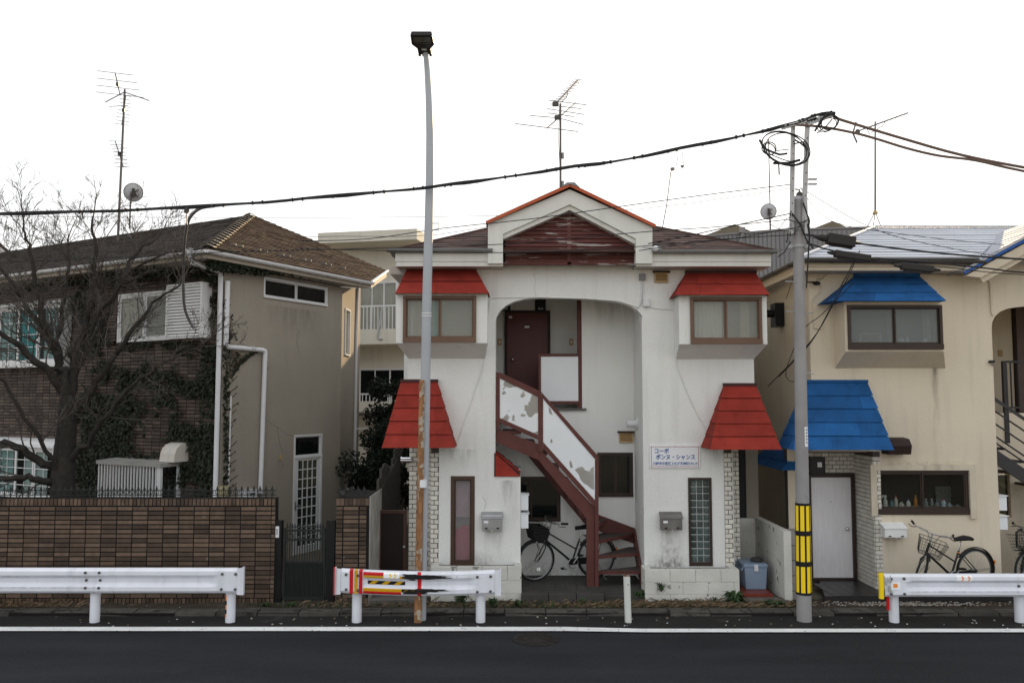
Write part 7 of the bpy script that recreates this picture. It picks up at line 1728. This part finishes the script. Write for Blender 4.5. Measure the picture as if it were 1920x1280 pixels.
def dish(label, c, r, mb, ang=20):
    t = thing('satellite_dish', label, 'satellite dish', mb, 'satellite dishes'); F_ = T(*c) @ Matrix.Rotation(R(ang), 4, 'Z') @ Matrix.Rotation(R(-72), 4, 'X')
    vs2 = []; fs2 = []; n, m = 28, 5
    for i in range(m+1):
        rr_ = r*i/m
        for k in range(n): a = 2*math.pi*k/n; vs2.append((rr_*math.cos(a), rr_*math.sin(a)*1.08, .22*rr_*rr_/r))
    for i in range(m):
        for k in range(n): fs2.append((i*n+k, i*n+(k+1) % n, (i+1)*n+(k+1) % n, (i+1)*n+k))
    MB(F_).add(vs2, fs2).build('reflector', mat('dish_white', (.5,.5,.52), .5, .06, 3) if 'dish_white' not in MATS else MATS['dish_white'], t, smooth=True, fixn=False)
    MB(F_).ring((0,0,.22*r), (0,0,1), r, .010, 28, 5).build('rim', aerial, t)
    b = MB(F_).box(-.03, .03, -.10, .10, -.10, -.0).bar((-.02,-.04,-.03), (.10,.08,-.02), .02, .04).bar((-.02,.04,-.03), (.10,-.08,-.02), .02, .04).build('bracket', gutterb, t)
    MB(F_).tube([(0, -r, .05), (0, -r*.6, .35)], .008, 5).box(-.03, .03, -r*.6-.03, -r*.6+.03, .33, .40).build('feed_arm', aerial, t)
    MB().tube([mb, Vector((mb.x, mb.y, c[2])), Vector(c)+Vector((0, -.04, 0))], .02, 8).build('mast', aerial, t); return t
dish('pale satellite dish on a short mast right of the left rooftop antenna', at(250, 361, ya_), .205, at(243, 428, ya_), 24)
ac = at(1051, 356, 14.6); am = mast('rooftop_antenna', 'rooftop antenna with crossed arrays behind the gable peak', ac-Vector((0,0,.15)), at(1051, 195, 14.6), .022)
def boom(parent, a, c, n, el, sl, r=.012, er=.006, taper=.8, name='yagi_antenna'):
    q = MB().tube([a, c], r, 6).build(name, aerial, parent)
    for i in range(n):
        t = i/(n-1); p = a.lerp(c, t); l = el*(1-(1-taper)*t); MB().tube([p-Vector(sl)*l/2, p+Vector(sl)*l/2], er, 4).build('element', aerial, q)
    return q
Y14 = 14.6
b1_ = boom(am, at(1040, 197, Y14), at(1084, 150, Y14+1.0), 17, .20, (.97,-.2,-.03), .014, .006, .75)
MB().tube([at(1055, 190, Y14-.1), at(1063, 182, Y14), at(1064, 173, Y14+.4)], .008, 5).build('strut', aerial, b1_); MB().box(at(1042,195,Y14).x-.06, at(1042,195,Y14).x+.05, Y14-.03, Y14+.03, at(1042,195,Y14).z-.04, at(1042,195,Y14).z+.03).build('junction', gutterb, b1_)
b2_ = MB().tube([at(1026, 240, Y14-.5), at(1079, 193, Y14+.7)], .010, 6).build('yagi_antenna', aerial, am)
for (a, c, y) in (((966, 232), (1084, 247), Y14-.5), ((994, 217), (1045, 221), Y14-.2), ((1053, 223), (1094, 234), Y14-.2), ((1028, 212), (1076, 219), Y14+.0), ((1026, 204), (1096, 215), Y14+.2), ((1036, 198), (1090, 204), Y14+.4), ((1027, 188), (1100, 197), Y14+.6)): MB().tube([at(*a, y), at(*c, y)], .0075, 4).build('element', aerial, b2_)
p = at(1046, 221, Y14-.1); MB().box(p.x-.06, p.x+.05, p.y-.03, p.y+.03, p.z-.03, p.z+.04).build('junction', gutterb, b2_)
for v in (292, 345): p = at(1051, v, Y14); MB().box(p.x+.02, p.x+.06, p.y-.03, p.y+.03, p.z-.05, p.z+.05).build('mast_box', gutter, am)
MB().tube([at(1049, 200, Y14), at(1047, 260, Y14), at(1050, 320, Y14), at(1053, 356, Y14)], .005, 4).build('feeder_wire', gutter, am)
dish('grey white satellite dish on a mast left of the utility pole', at(1441, 397, 24), .225, at(1444, 436, 24), -15)
t24 = mast('rooftop_antenna', 'thin antenna mast rising behind the right satellite dish', at(1445, 436, 24.2), at(1441, 262, 24.2), .02)
MB().tube([at(1432, 268, 24.2), at(1452, 262, 24.2)], .008, 4).build('element', aerial, t24)
sm = mast('rooftop_antenna', 'sunlit mast on a tripod with one long slanting array on the pale roof', at(1641, 399, 15.9), at(1641, 228, 15.9), .02)
for u, v in ((1627, 424), (1637, 427), (1652, 426)): MB().tube([at(1641, 397, 15.9), at(u, v, 15.9)], .009, 5).build('tripod_leg', aerial, sm)
MB().cyl(at(1641, 401, 15.9), at(1641, 394, 15.9), .06, 10, .02).build('tripod_head', mat('brass_cap', (.4,.28,.12), .5, .1), sm)
ya2 = MB().tube([at(1606, 247, 15.6), at(1702, 212, 16.4)], .016, 6).build('yagi_antenna', aerial, sm); MB().tube([at(1605, 229, 15.6), at(1599, 250, 15.6), at(1607, 268, 15.6)], .018, 5).build('reflector', aerial, ya2)
MB().tube([at(1626, 242, 15.7), at(1630, 251, 15.8), at(1655, 236, 16.0), at(1661, 226, 16.1)], .008, 5).build('strut', aerial, ya2); p = at(1608, 247, 15.65); MB().ball(p, .05).build('junction', gutterb, ya2)
for i in range(9): t = .2+.75*i/8; p = at(1606, 247, 15.6).lerp(at(1702, 212, 16.4), t); MB().tube([p-Vector((.01,.0,.03)), p+Vector((.01,-.0,.03))], .004, 4).build('element', aerial, ya2)
lm = thing('rooftop_whip', 'thin bent rod with a small insulator right of the gable peak', 'aerial', at(1242, 424, 15.5))
MB().tube([at(1242, 428, 15.5), at(1250, 385, 15.5), at(1258, 322, 15.5)], .010, 5).tube([at(1258, 322, 15.5), at(1268, 310, 15.5), at(1272, 290, 15.5)], .006, 5).build('rod', wireg, lm); MB().ball(at(1261, 317, 15.5), .035, (1.3,1,1)).ball(at(1279, 312, 15.5), .03).tube([at(1270, 306, 15.5), at(1283, 318, 15.5), at(1279, 284, 15.5)], .006, 5).build('insulator', wireg, lm)
rh2 = thing('insulator', 'white porcelain insulator at the right foot of the gable', 'insulator', at(1229, 466, 12.7)); p = at(1229, 466, 12.7); MB().ball(p, .045, (1.2,1,1)).build('body', signw, rh2, smooth=True); MB().box(p.x+.04, p.x+.09, p.y-.01, p.y+.01, p.z-.03, p.z+.04).tube([p+Vector((-.2,0,.02)), p], .006, 5).build('hook', gutter, rh2)
# ------------------------------------------------------------------ bicycles
def bicycle(label, M, steer, frame_m, basket='wire', grip_side=0, lock=None, lean=0):
    t = bpy.data.objects.new('bicycle', None); t.empty_display_size = .2; link(t, None, M); tag(t, label, 'bicycle')
    ax0, ax1 = Vector((.905, 0, .60)), Vector((.835, 0, .80)); axis = (ax1-ax0).normalized()
    SF = M @ T(*ax0) @ Matrix.Rotation(steer, 4, axis) @ T(*(-ax0))
    def wheel(MM, c, name='wheel'):
        w_ = MB(MM).cyl(c+Vector((0,-.045,0)), c+Vector((0,.045,0)), .02, 10).cyl(c+Vector((0,-.06,0)), c+Vector((0,.06,0)), .008, 6).build(name, steel, t)
        MB(MM).ring(c, (0,1,0), .322, .018, 40, 8).build('tyre', black, w_, smooth=True); MB(MM).ring(c, (0,1,0), .299, .010, 40, 6).build('rim', rimm, w_, smooth=True)
        sp = MB(MM)
        for k in range(28):
            a = 2*math.pi*k/28; b_ = a+(.6 if k % 2 else -.6); s_ = .035 if k % 4 < 2 else -.035
            sp.tube([c+Vector((math.cos(b_)*.02, s_, math.sin(b_)*.02)), c+Vector((math.cos(a)*.295, 0, math.sin(a)*.295))], .0013, 3)
        sp.build('spokes', steel, w_, fixn=False); return w_
    rc, fc, bb = Vector((0,0,.34)), Vector((1.06,0,.34)), Vector((.43,0,.28))
    wheel(M, rc); wf = wheel(SF, fc)
    p = fc+Vector((-.06,-.012,-.15)); MB(SF).box(p.x-.03, p.x+.03, p.y-.012, p.y+.0, p.z-.025, p.z+.025).build('wheel_reflector', refw, wf)
    f = MB(M); st0, st1 = Vector((.30,0,.66)), Vector((.845,0,.77))
    f.tube([bb, st0], .016, 10); f.tube([Vector((.885,0,.655)), Vector((.62,0,.44)), bb], .019, 10); f.tube([st1, Vector((.36,0,.49))], .013, 10)
    f.tube([ax0, ax1], .02, 10); f.cyl(bb+Vector((0,-.04,0)), bb+Vector((0,.04,0)), .026, 10)
    for s_ in (-.05, .05):
        f.tube([bb+Vector((0,s_*.6,0)), Vector((.12,s_,.32)), rc+Vector((0,s_,0))], .010, 8); f.tube([Vector((.315,0,.62)), Vector((.24,s_,.58)), rc+Vector((0,s_,0))], .008, 8)
    f.build('frame', frame_m, t, smooth=True)
    fk = MB(SF)
    for s_ in (-.05, .05): fk.tube([ax0+Vector((0,s_*.4,-.01)), Vector((.92,s_,.55)), Vector((.99,s_,.42)), fc+Vector((0,s_,0))], .011, 8)
    fk.build('fork', frame_m, t, smooth=True)
    hb = MB(SF).tube([ax1, Vector((.80,0,.94)), Vector((.83,0,.96))], .013, 8).tube([Vector((.70,.29,.985)), Vector((.78,.27,.985)), Vector((.835,.16,.965)), Vector((.84,0,.955)), Vector((.835,-.16,.965)), Vector((.78,-.27,.985)), Vector((.70,-.29,.985))], .011, 8).build('handlebar', steel, t, smooth=True)
    for s_ in (-1, 1):
        MB(SF).tube([Vector((.77,s_*.275,.985)), Vector((.655,s_*.30,.983))], .018, 10).build('grip', black, hb); MB(SF).tube([Vector((.80,s_*.23,.97)), Vector((.82,s_*.30,.95)), Vector((.72,s_*.34,.945))], .006, 6).build('brake_lever', blackp, hb)
        MB(SF).tube([Vector((.80,s_*.22,.98)), Vector((.92,s_*.10,1.0)), Vector((.96,s_*.02,.86)), Vector((.93,s_*.02,.70))], .004, 5).build('brake_cable', black, hb)
    sd = MB(M); pr = [(-.15, .095, .0), (-.10, .11, .01), (-.02, .085, .005), (.06, .04, .0), (.13, .022, -.005)]; vs2 = []; n_ = 8
    for x_, hw, zz in pr:
        for k in range(n_): a = 2*math.pi*k/n_; vs2.append((.25+x_, hw*math.cos(a), .845+zz+(.028 if math.sin(a) > 0 else .04)*math.sin(a)))
    sd.add(vs2, [(i*n_+k, i*n_+(k+1) % n_, (i+1)*n_+(k+1) % n_, (i+1)*n_+k) for i in range(4) for k in range(n_)] + [tuple(range(n_-1,-1,-1)), tuple(4*n_+k for k in range(n_))]); sd.build('saddle', black, t, smooth=True)
    MB(M).tube([st0, Vector((.262,0,.82))], .012, 8).build('seat_post', chrome, t, smooth=True)
    def fender(MM, c, a0, a1, name='mudguard'):
        q = MB(MM); vs2 = []; n2_ = 18
        for i in range(n2_+1):
            a = a0+(a1-a0)*i/n2_
            for y_, r_ in ((-.03, .352), (-.018, .364), (.018, .364), (.03, .352)): vs2.append(c+Vector((math.cos(a)*r_, y_, math.sin(a)*r_)))
        q.add(vs2, [(i*4+k, i*4+k+1, (i+1)*4+k+1, (i+1)*4+k) for i in range(n2_) for k in range(3)])
        for s_ in (-.04, .04): q.tube([c+Vector((0,s_,0)), c+Vector((math.cos(a1-.2)*.36, s_*.7, math.sin(a1-.2)*.36))], .003, 4)
        q.build(name, blackp, t, smooth=True, fixn=False)
    fender(M, rc, R(35), R(190)); fender(SF, fc, R(100), R(-20)) if basket == 'black' else fender(SF, fc, R(128), R(60))
    ck = MB(M).box(.0, .50, .05, .058, .25, .36).build('chain_case', blackp, t, bev=.03); MB(M).ring(bb+Vector((0,.065,0)), (0,1,0), .085, .006, 24, 4).build('chainring', steel, ck)
    for s_, d_ in ((-1, Vector((.10,0,-.13))), (1, Vector((-.10,0,.13)))):
        cr = MB(M).tube([bb+Vector((0,s_*.07,0)), bb+Vector((0,s_*.08,0))+d_], .010, 8).build('crank', steel, t); p = bb+Vector((0,s_*.12,0))+d_; MB(M).box(p.x-.04, p.x+.04, p.y-.035, p.y+.035, p.z-.012, p.z+.012).build('pedal', black, cr)
    rk = MB(M)
    for s_ in (-.06, 0, .06): rk.tube([Vector((.22,s_,.70)), Vector((-.20,s_,.71))], .006, 6)
    for x_ in (.16, .02, -.1, -.2): rk.tube([Vector((x_,-.06,.705)), Vector((x_,.06,.705))], .005, 6)
    for s_ in (-.06, .06): rk.tube([Vector((-.08,s_,.71)), rc+Vector((0,s_,0))], .005, 6)
    if basket == 'black': rk.build('rack', blackp, t)
    if lock: MB(M).ring(Vector((.16, .0, .60)), (.3,1,.2), .10, .010, 20, 6).build('lock_cable', lock, t)
    ksd = MB(M).tube([Vector((.02,.06,.33)), Vector((-.10,.14,.02)), Vector((-.13,.16,.0))], .008, 6).build('kickstand', steel, t)
    hl_ = MB(SF).tube([Vector((1.0,-.0,.66)), Vector((1.06,-.0,.655))], [.025, .035], 12).build('headlight', blackp, t); MB(SF).tube([Vector((1.061,0,.655)), Vector((1.068,0,.655))], .031, 12).build('lens', refw, hl_)
    MB(M).box(-.375, -.355, -.025, .025, .43, .48).build('rear_reflector', refo, t)
    MB(M).ring(Vector((.305,0,.63)), (-.3,0,.9), .02, .006, 14, 5).build('seat_clamp', refo if basket == 'wire' else steel, t)
    # basket
    x0, x1, w0, w1, z0, z1 = .93, 1.20, .15, .19, .70, .95; bo0 = [(x0+.03,-w0,z0), (x1-.05,-w0,z0), (x1-.05,w0,z0), (x0+.03,w0,z0)]; bo1 = [(x0,-w1,z1-.03), (x1,-w1,z1), (x1,w1,z1), (x0,w1,z1-.03)]
    q = MB(SF); V0, V1 = [Vector(p) for p in bo0], [Vector(p) for p in bo1]; rw_ = .0022 if basket == 'wire' else .004
    q.tube(V1, .005, 5, True); q.tube(V0, .004, 5, True)
    for i in range(4):
        a0, a1, b0_, b1_ = V0[i], V0[(i+1) % 4], V1[i], V1[(i+1) % 4]; nn_ = 6
        for k in range(nn_): q.tube([a0.lerp(a1, k/nn_), b0_.lerp(b1_, k/nn_)], rw_, 4)
        for k in range(1, 5): q.tube([a0.lerp(b0_, k/5), a1.lerp(b1_, k/5)], rw_, 4)
    for k in range(1, 6): q.tube([V0[0].lerp(V0[1], k/6), V0[3].lerp(V0[2], k/6)], rw_, 4)
    bk_ = q.build('basket', blackp if basket == 'black' else iron, t, fixn=False)
    if basket == 'black':
        q = MB(SF)
        for i in range(4): a, b, c, d = V0[i], V0[(i+1) % 4], V1[(i+1) % 4], V1[i]; q.poly([a, b, b.lerp(c,.9), a.lerp(d,.9)])
        q.build('basket_liner', black, bk_, fixn=False)
    MB(SF).tube([Vector((.93,0,.72)), Vector((.86,0,.74))], .012, 6).tube([Vector((1.08,0,.70)), Vector((1.0,.04,.5)), Vector((1.05,.055,.35))], .005, 5).tube([Vector((1.08,0,.70)), Vector((1.0,-.04,.5)), Vector((1.05,-.055,.35))], .005, 5).build('basket_stay', blackp, bk_)
    return t
dkg = mat('black_frame_paint', (.012,.014,.014), .25, .05, 3, coat=.4)
rb_ = at(1117, 1076, 14.02); bicycle('black city bicycle with black front basket parked under the stairs', T(rb_.x, 14.0, .16) @ Matrix.Rotation(R(180+17), 4, 'Z') @ Matrix.Rotation(R(-3), 4, 'X'), R(8), dkg, 'black')
rb_ = at(1826, 1090, 13.06); bicycle('dark bicycle with wire basket and turned front wheel by the cream wall', T(rb_.x, 13.06, .132) @ Matrix.Rotation(R(180+14), 4, 'Z') @ Matrix.Rotation(R(-4), 4, 'X'), R(58), dkg, 'wire')
rb_ = at(1990, 1090, 14.0); bicycle('dark green bicycle partly hidden inside the right stair arch', T(rb_.x, 14.05, .03) @ Matrix.Rotation(R(180+28), 4, 'Z') @ Matrix.Rotation(R(-3), 4, 'X'), R(25), mat('green_frame_paint', (.01,.035,.025), .3, .05, 3, coat=.4), 'wire')
rb_ = at(2004, 1090, 13.75); bicycle('front bicycle at the right edge with a blue lock cable', T(rb_.x, 13.78, .03) @ Matrix.Rotation(R(180+30), 4, 'Z') @ Matrix.Rotation(R(4), 4, 'X'), R(-6), dkg, 'wire', lock=mat('blue_plastic', (.01,.10,.35), .4, .05))
# ------------------------------------------------------------------ bare tree behind the garden wall
def bare_tree():
    rnd = random.Random(21); base = Vector((-7.55, 14.1, 0)); t = thing('bare_tree', 'large leafless tree with dense fine twigs behind the tiled garden wall', 'tree', base)
    tw = MB(); Yt = 14.1
    def spline(P_, sub=4):
        Q = []
        for i in range(len(P_)-1):
            p0, p1, p2, p3 = P_[max(i-1,0)], P_[i], P_[i+1], P_[min(i+2, len(P_)-1)]
            for k in range(sub): u = k/sub; Q.append(.5*((2*p1)+(p2-p0)*u+(2*p0-5*p1+4*p2-p3)*u*u+(3*p1-p0-3*p2+p3)*u**3))
        Q.append(P_[-1]); return Q
    def grow(p, d, L_, r, lev, mb, upb=.35):
        n = max(3, int(L_/.12)); P_ = [p.copy()]; dd = d.normalized(); q = p.copy(); bend = Vector((rnd.gauss(0,.5), rnd.gauss(0,.5), rnd.gauss(.2,.4)))*.18
        for i in range(n):
            dd = (dd + Vector((rnd.gauss(0,.13), rnd.gauss(0,.13), rnd.gauss(.03*upb,.12))) + bend/n*1.5).normalized(); q = q + dd*(L_/n); P_.append(q.copy())
        mb.tube(P_, [r*(1-.72*i/n) for i in range(n+1)], 3 if lev >= 2 else 4)
        if lev >= 4: return
        k = {1: int(L_*8)+2, 2: int(L_*9)+2, 3: int(L_*11)+1}[lev]
        for j in range(k):
            s_ = rnd.uniform(.22, 1); i = min(n-1, int(s_*n)); a = P_[i].lerp(P_[i+1], s_*n-i); dl = (P_[i+1]-P_[i]).normalized()
            sd = dl.cross(Vector((rnd.gauss(0,1), rnd.gauss(0,1), rnd.gauss(0,1)))).normalized(); nd = (dl*rnd.uniform(.5,.95) + sd*rnd.uniform(.5,.85) + Vector((0,0,upb*.45))).normalized()
            grow(a, nd, L_*rnd.uniform(.32, .6)*(1-.3*s_), max(r*.5*(1-.4*s_), .0042), lev+1, mb, upb)
    # trunk and limbs traced in depth: (u, v, depth, radius)
    trunk = spline([base+Vector((0,0,-.05)), at(118, 900, Yt), at(122, 840, Yt), at(126, 790, Yt-.05), at(128, 745, Yt-.05)])
    MB().tube(trunk, [.21-.08*i/(len(trunk)-1) + (.10 if i == 0 else 0) for i in range(len(trunk))], 14).build('trunk', bark, t, smooth=True)
    limbs = [
        ([(112, 885, 14.05, .10), (70, 862, 13.9, .085), (30, 838, 13.7, .075), (-20, 825, 13.6, .06), (-90, 800, 13.5, .04)], .25),
        ([(110, 915, 14.1, .09), (80, 900, 13.9, .075), (40, 895, 13.7, .065), (-10, 898, 13.6, .05), (-70, 900, 13.5, .035)], .1),
        ([(128, 750, 14.05, .13), (118, 700, 14.0, .10), (102, 655, 13.9, .08), (82, 600, 13.8, .06), (66, 520, 13.7, .045), (54, 460, 13.6, .03), (44, 425, 13.6, .018)], .5),
        ([(126, 770, 14.05, .12), (136, 710, 14.1, .10), (150, 650, 14.1, .08), (168, 570, 14.1, .065), (178, 500, 14.1, .05), (178, 450, 14.1, .034), (173, 412, 14.1, .02)], .5),
        ([(130, 790, 14.05, .10), (160, 745, 13.9, .08), (200, 690, 13.8, .062), (235, 640, 13.7, .05), (262, 600, 13.6, .038), (300, 560, 13.5, .026), (340, 530, 13.4, .015)], .35),
        ([(133, 860, 14.05, .08), (165, 830, 13.9, .062), (205, 770, 13.7, .05), (250, 720, 13.6, .04), (310, 680, 13.5, .028), (385, 640, 13.5, .015)], .25),
        ([(122, 740, 14.05, .10), (90, 700, 13.8, .08), (50, 660, 13.6, .062), (10, 630, 13.4, .05), (-40, 590, 13.3, .035)], .35),
        ([(140, 700, 14.1, .07), (190, 610, 14.3, .055), (230, 520, 14.4, .042), (262, 470, 14.4, .03), (290, 450, 14.4, .018)], .45),
        ([(104, 655, 13.9, .06), (60, 590, 13.9, .05), (20, 530, 13.9, .04), (-10, 470, 13.9, .028), (-20, 400, 13.9, .015)], .45),
        ([(120, 715, 14.0, .055), (110, 640, 14.3, .045), (120, 560, 14.4, .038), (128, 490, 14.4, .028), (130, 440, 14.4, .016)], .5),
        ([(108, 880, 13.95, .05), (60, 800, 13.6, .04), (10, 720, 13.4, .034), (-30, 690, 13.3, .02)], .3),
        ([(150, 650, 14.1, .05), (210, 560, 13.9, .04), (255, 500, 13.8, .03), (330, 470, 13.7, .016)], .35)]
    for L, ub in limbs:
        P_ = spline([at(u, v, y) for u, v, y, r in L]); n = len(P_)-1; rs = [L[min(len(L)-1, int(i/4))][3]+(L[min(len(L)-1, int(i/4)+1)][3]-L[min(len(L)-1, int(i/4))][3])*((i % 4)/4) for i in range(n+1)]
        for i in range(1, n): P_[i] += Vector((rnd.gauss(0,.02), rnd.gauss(0,.02), rnd.gauss(0,.02)))
        rs = [q*.78 for q in rs]; MB().tube(P_, rs, 9).build('limb', bark, t, smooth=True)
        tot = sum((P_[i+1]-P_[i]).length for i in range(n))
        for j in range(int(tot*(4.2 if L[-1][0] > 280 else 7.2))+4):
            s_ = rnd.uniform(.18, 1); i = min(n-1, int(s_*n)); a = P_[i].lerp(P_[i+1], s_*n-i); dl = (P_[i+1]-P_[i]).normalized()
            sd = dl.cross(Vector((rnd.gauss(0,1), rnd.gauss(0,1), rnd.gauss(0,1)))).normalized(); nd = (dl*rnd.uniform(.4,.9)+sd*rnd.uniform(.5,.9)+Vector((0,0,.2*ub))).normalized()
            if nd.y > .3: nd.y *= .3
            grow(a, nd, rnd.uniform(.55, 1.25)*(1-.25*s_), max(.007, rs[i]*.30), 2, tw, ub)
        grow(P_[-1], (P_[-1]-P_[-2]), .65, max(.008, rs[-1]*.9), 1, tw, ub)
    tw.build('crown', mat('twig_bark', (.085,.074,.066), .95, .2, 14), t, kind='stuff', fixn=False); print('tree faces', len(tw.f))
bare_tree()
# ------------------------------------------------------------------ weeds, dead grass, grit
def weed(c, r, h, n, label, wide=False):
    rnd = random.Random(int(c[0]*1000)); t = thing('weed', label, 'weed', c); q = MB()
    for i in range(n):
        a = rnd.uniform(0, 6.283); l = r*rnd.uniform(.5, 1); p0 = Vector(c); d = Vector((math.cos(a), math.sin(a)*.7, 0)); hh_ = h*rnd.uniform(.3, 1); wv = Vector((-d.y, d.x, 0))*r*rnd.uniform(.10, .2)
        m1, e_ = p0+d*l*.5+Vector((0,0,hh_)), p0+d*l+Vector((0,0,hh_*rnd.uniform(.3,1)))
        q.add([p0, m1-wv, e_, m1+wv], [(0,1,2,3)])
    q.build('leaves', weedm, t, kind='stuff', fixn=False); return t
for i, (u, v, r, h, n, lb) in enumerate(((866, 1131, .17, .20, 60, 'leafy green weed clump under the left block planter by the guard rail post'), (1240, 1104, .11, .14, 26, 'small green weed sprouting from a crack in the right block planter'), (1379, 1132, .22, .20, 110, 'low green weed clump at the corner of the right block planter'), (1340, 1132, .07, .12, 20, 'tiny upright weed beside the right block planter'), (1200, 1122, .16, .14, 60, 'green weed at the foot of the stairwell floor'), (1093, 1126, .12, .08, 50, 'flat green weed below the middle step block'), (972, 1137, .12, .12, 36, 'green weed at the right corner of the left block planter'), (498, 1135, .10, .07, 30, 'small weed at the foot of the tiled garden wall'), (548, 1134, .14, .06, 36, 'flat weed below the black iron gate'), (1450, 1133, .24, .07, 80, 'mossy flat weed before the red tiled step'), (925, 1136, .13, .14, 40, 'leafy weed right of the guard rail post under the left planter'))):
    p = gz(u, v, .06)
    if i == 1: p = at(1240, 1108, 12.86)
    weed((p.x, p.y, p.z-.01), r, h, n, lb)
q = MB(); rnd = random.Random(31)
for i in range(3600):
    zone = rnd.random()
    if zone < .55: u = rnd.gauss(1300, 90)
    elif zone < .8: u = rnd.uniform(960, 1470)
    elif zone < .9: u = rnd.uniform(560, 960)
    else: u = rnd.gauss(40, 60)
    y = 12.45+abs(rnd.gauss(0, .16)); x = at(u, 1130, y).x
    if y > 12.86: continue
    a = rnd.uniform(0, 6.283); l = rnd.uniform(.04, .16); h = l*rnd.uniform(.05, .5); p = Vector((x, y, .05)); d = Vector((math.cos(a)*l, math.sin(a)*l*.6, h)); wv = Vector((-math.sin(a), math.cos(a), 0))*.004
    q.add([p-wv, p+wv, p+d*.6+wv*.8+Vector((0,0,h*.3)), p+d], [(0,1,2,3)])
tag(q.build('dead_grass', strawm, None, fixn=False), 'dry straw coloured grass along the kerb below the planters', 'grass', kind='stuff')
q = MB()
for i in range(900):
    u = rnd.uniform(960, 1500) if i % 3 else rnd.uniform(480, 960); y = 12.42+abs(rnd.gauss(0, .14)); x = at(u, 1130, y).x; a = rnd.uniform(0, 6.28); l = rnd.uniform(.03, .09); p = Vector((x, min(y, 12.85), .05)); wv = Vector((-math.sin(a), math.cos(a), 0))*l*.12
    q.add([p-wv, p+wv, p+Vector((math.cos(a)*l*.5, math.sin(a)*l*.5, l))], [(0,1,2)])
tag(q.build('grass', weedm, None, fixn=False), 'short green grass blades in the soil strip behind the kerb', 'grass', kind='stuff')
q = MB(); q2 = MB()
for i in range(700):
    if i < 600: u = rnd.gauss(1700, 80); y = 12.55+abs(rnd.gauss(0, .13))
    else: u = rnd.uniform(0, 1920); y = rnd.uniform(11.6, 12.7)
    if y > 12.8: continue
    x = at(u, 1140, y).x; s_ = rnd.uniform(.006, .02); (q if i % 3 else q2).ball((x, y, .055 if y > 12.4 else .01), s_, (1, rnd.uniform(.6,1.2), .6), 5, 3)
tag(q.build('gravel', mat('pale_grit', (.36,.34,.31), .9, .3, 20), None, fixn=False), 'pale grit scattered on the kerb strip', 'gravel', kind='stuff'); tag(q2.build('gravel', mat('brown_grit', (.20,.15,.11), .9, .3, 20), None, fixn=False), 'brown grit scattered on the kerb strip', 'gravel', kind='stuff')
# hairline cracks in the shoulder and the road edge
rnd = random.Random(77); q = MB()
for i in range(16):
    p = Vector((rnd.uniform(-7.5, 7.5), rnd.uniform(9.6, 12.0), 0)); a = rnd.uniform(-.5, .5)+(0 if rnd.random() < .7 else 1.5); pts_ = []
    for j in range(rnd.randint(8, 22)): pts_.append((p.x, p.y, .0045 if p.y > 11.43 else -.0095)); a += rnd.gauss(0, .35); p = p+Vector((math.cos(a), math.sin(a), 0))*.06
    if any(11.3 < t_[1] < 11.57 for t_ in pts_): continue
    wv = Vector((0, .004, 0)); vs2 = []
    for t_ in pts_: w__ = rnd.uniform(.0015, .005); vs2 += [(t_[0], t_[1]-w__, t_[2]), (t_[0], t_[1]+w__, t_[2])]
    q.add(vs2, [(2*j, 2*j+2, 2*j+3, 2*j+1) for j in range(len(pts_)-1)])
tag(q.build('cracks', black, None, fixn=False), kind='structure')
# fallen leaves and paper scraps on the shoulder
q = MB()
for u, v in ((1023, 1169), (1170, 1173), (648, 1173), (690, 1176), (520, 1176), (330, 1161), (360, 1166), (1560, 1170), (1640, 1174), (1700, 1170), (1880, 1172), (1888, 1178), (1830, 1168), (895, 1175), (1250, 1168), (1360, 1172), (210, 1174), (760, 1180)):
    p = gz(u, v, .008); q.slab([p, p+Vector((.022,.003,.004)), p+Vector((.024,.02,.002)), p+Vector((.004,.016,.005))], (0,0,.003))
tag(q.build('litter', signw, None), 'white paper scraps on the dark road shoulder', 'litter', kind='stuff')
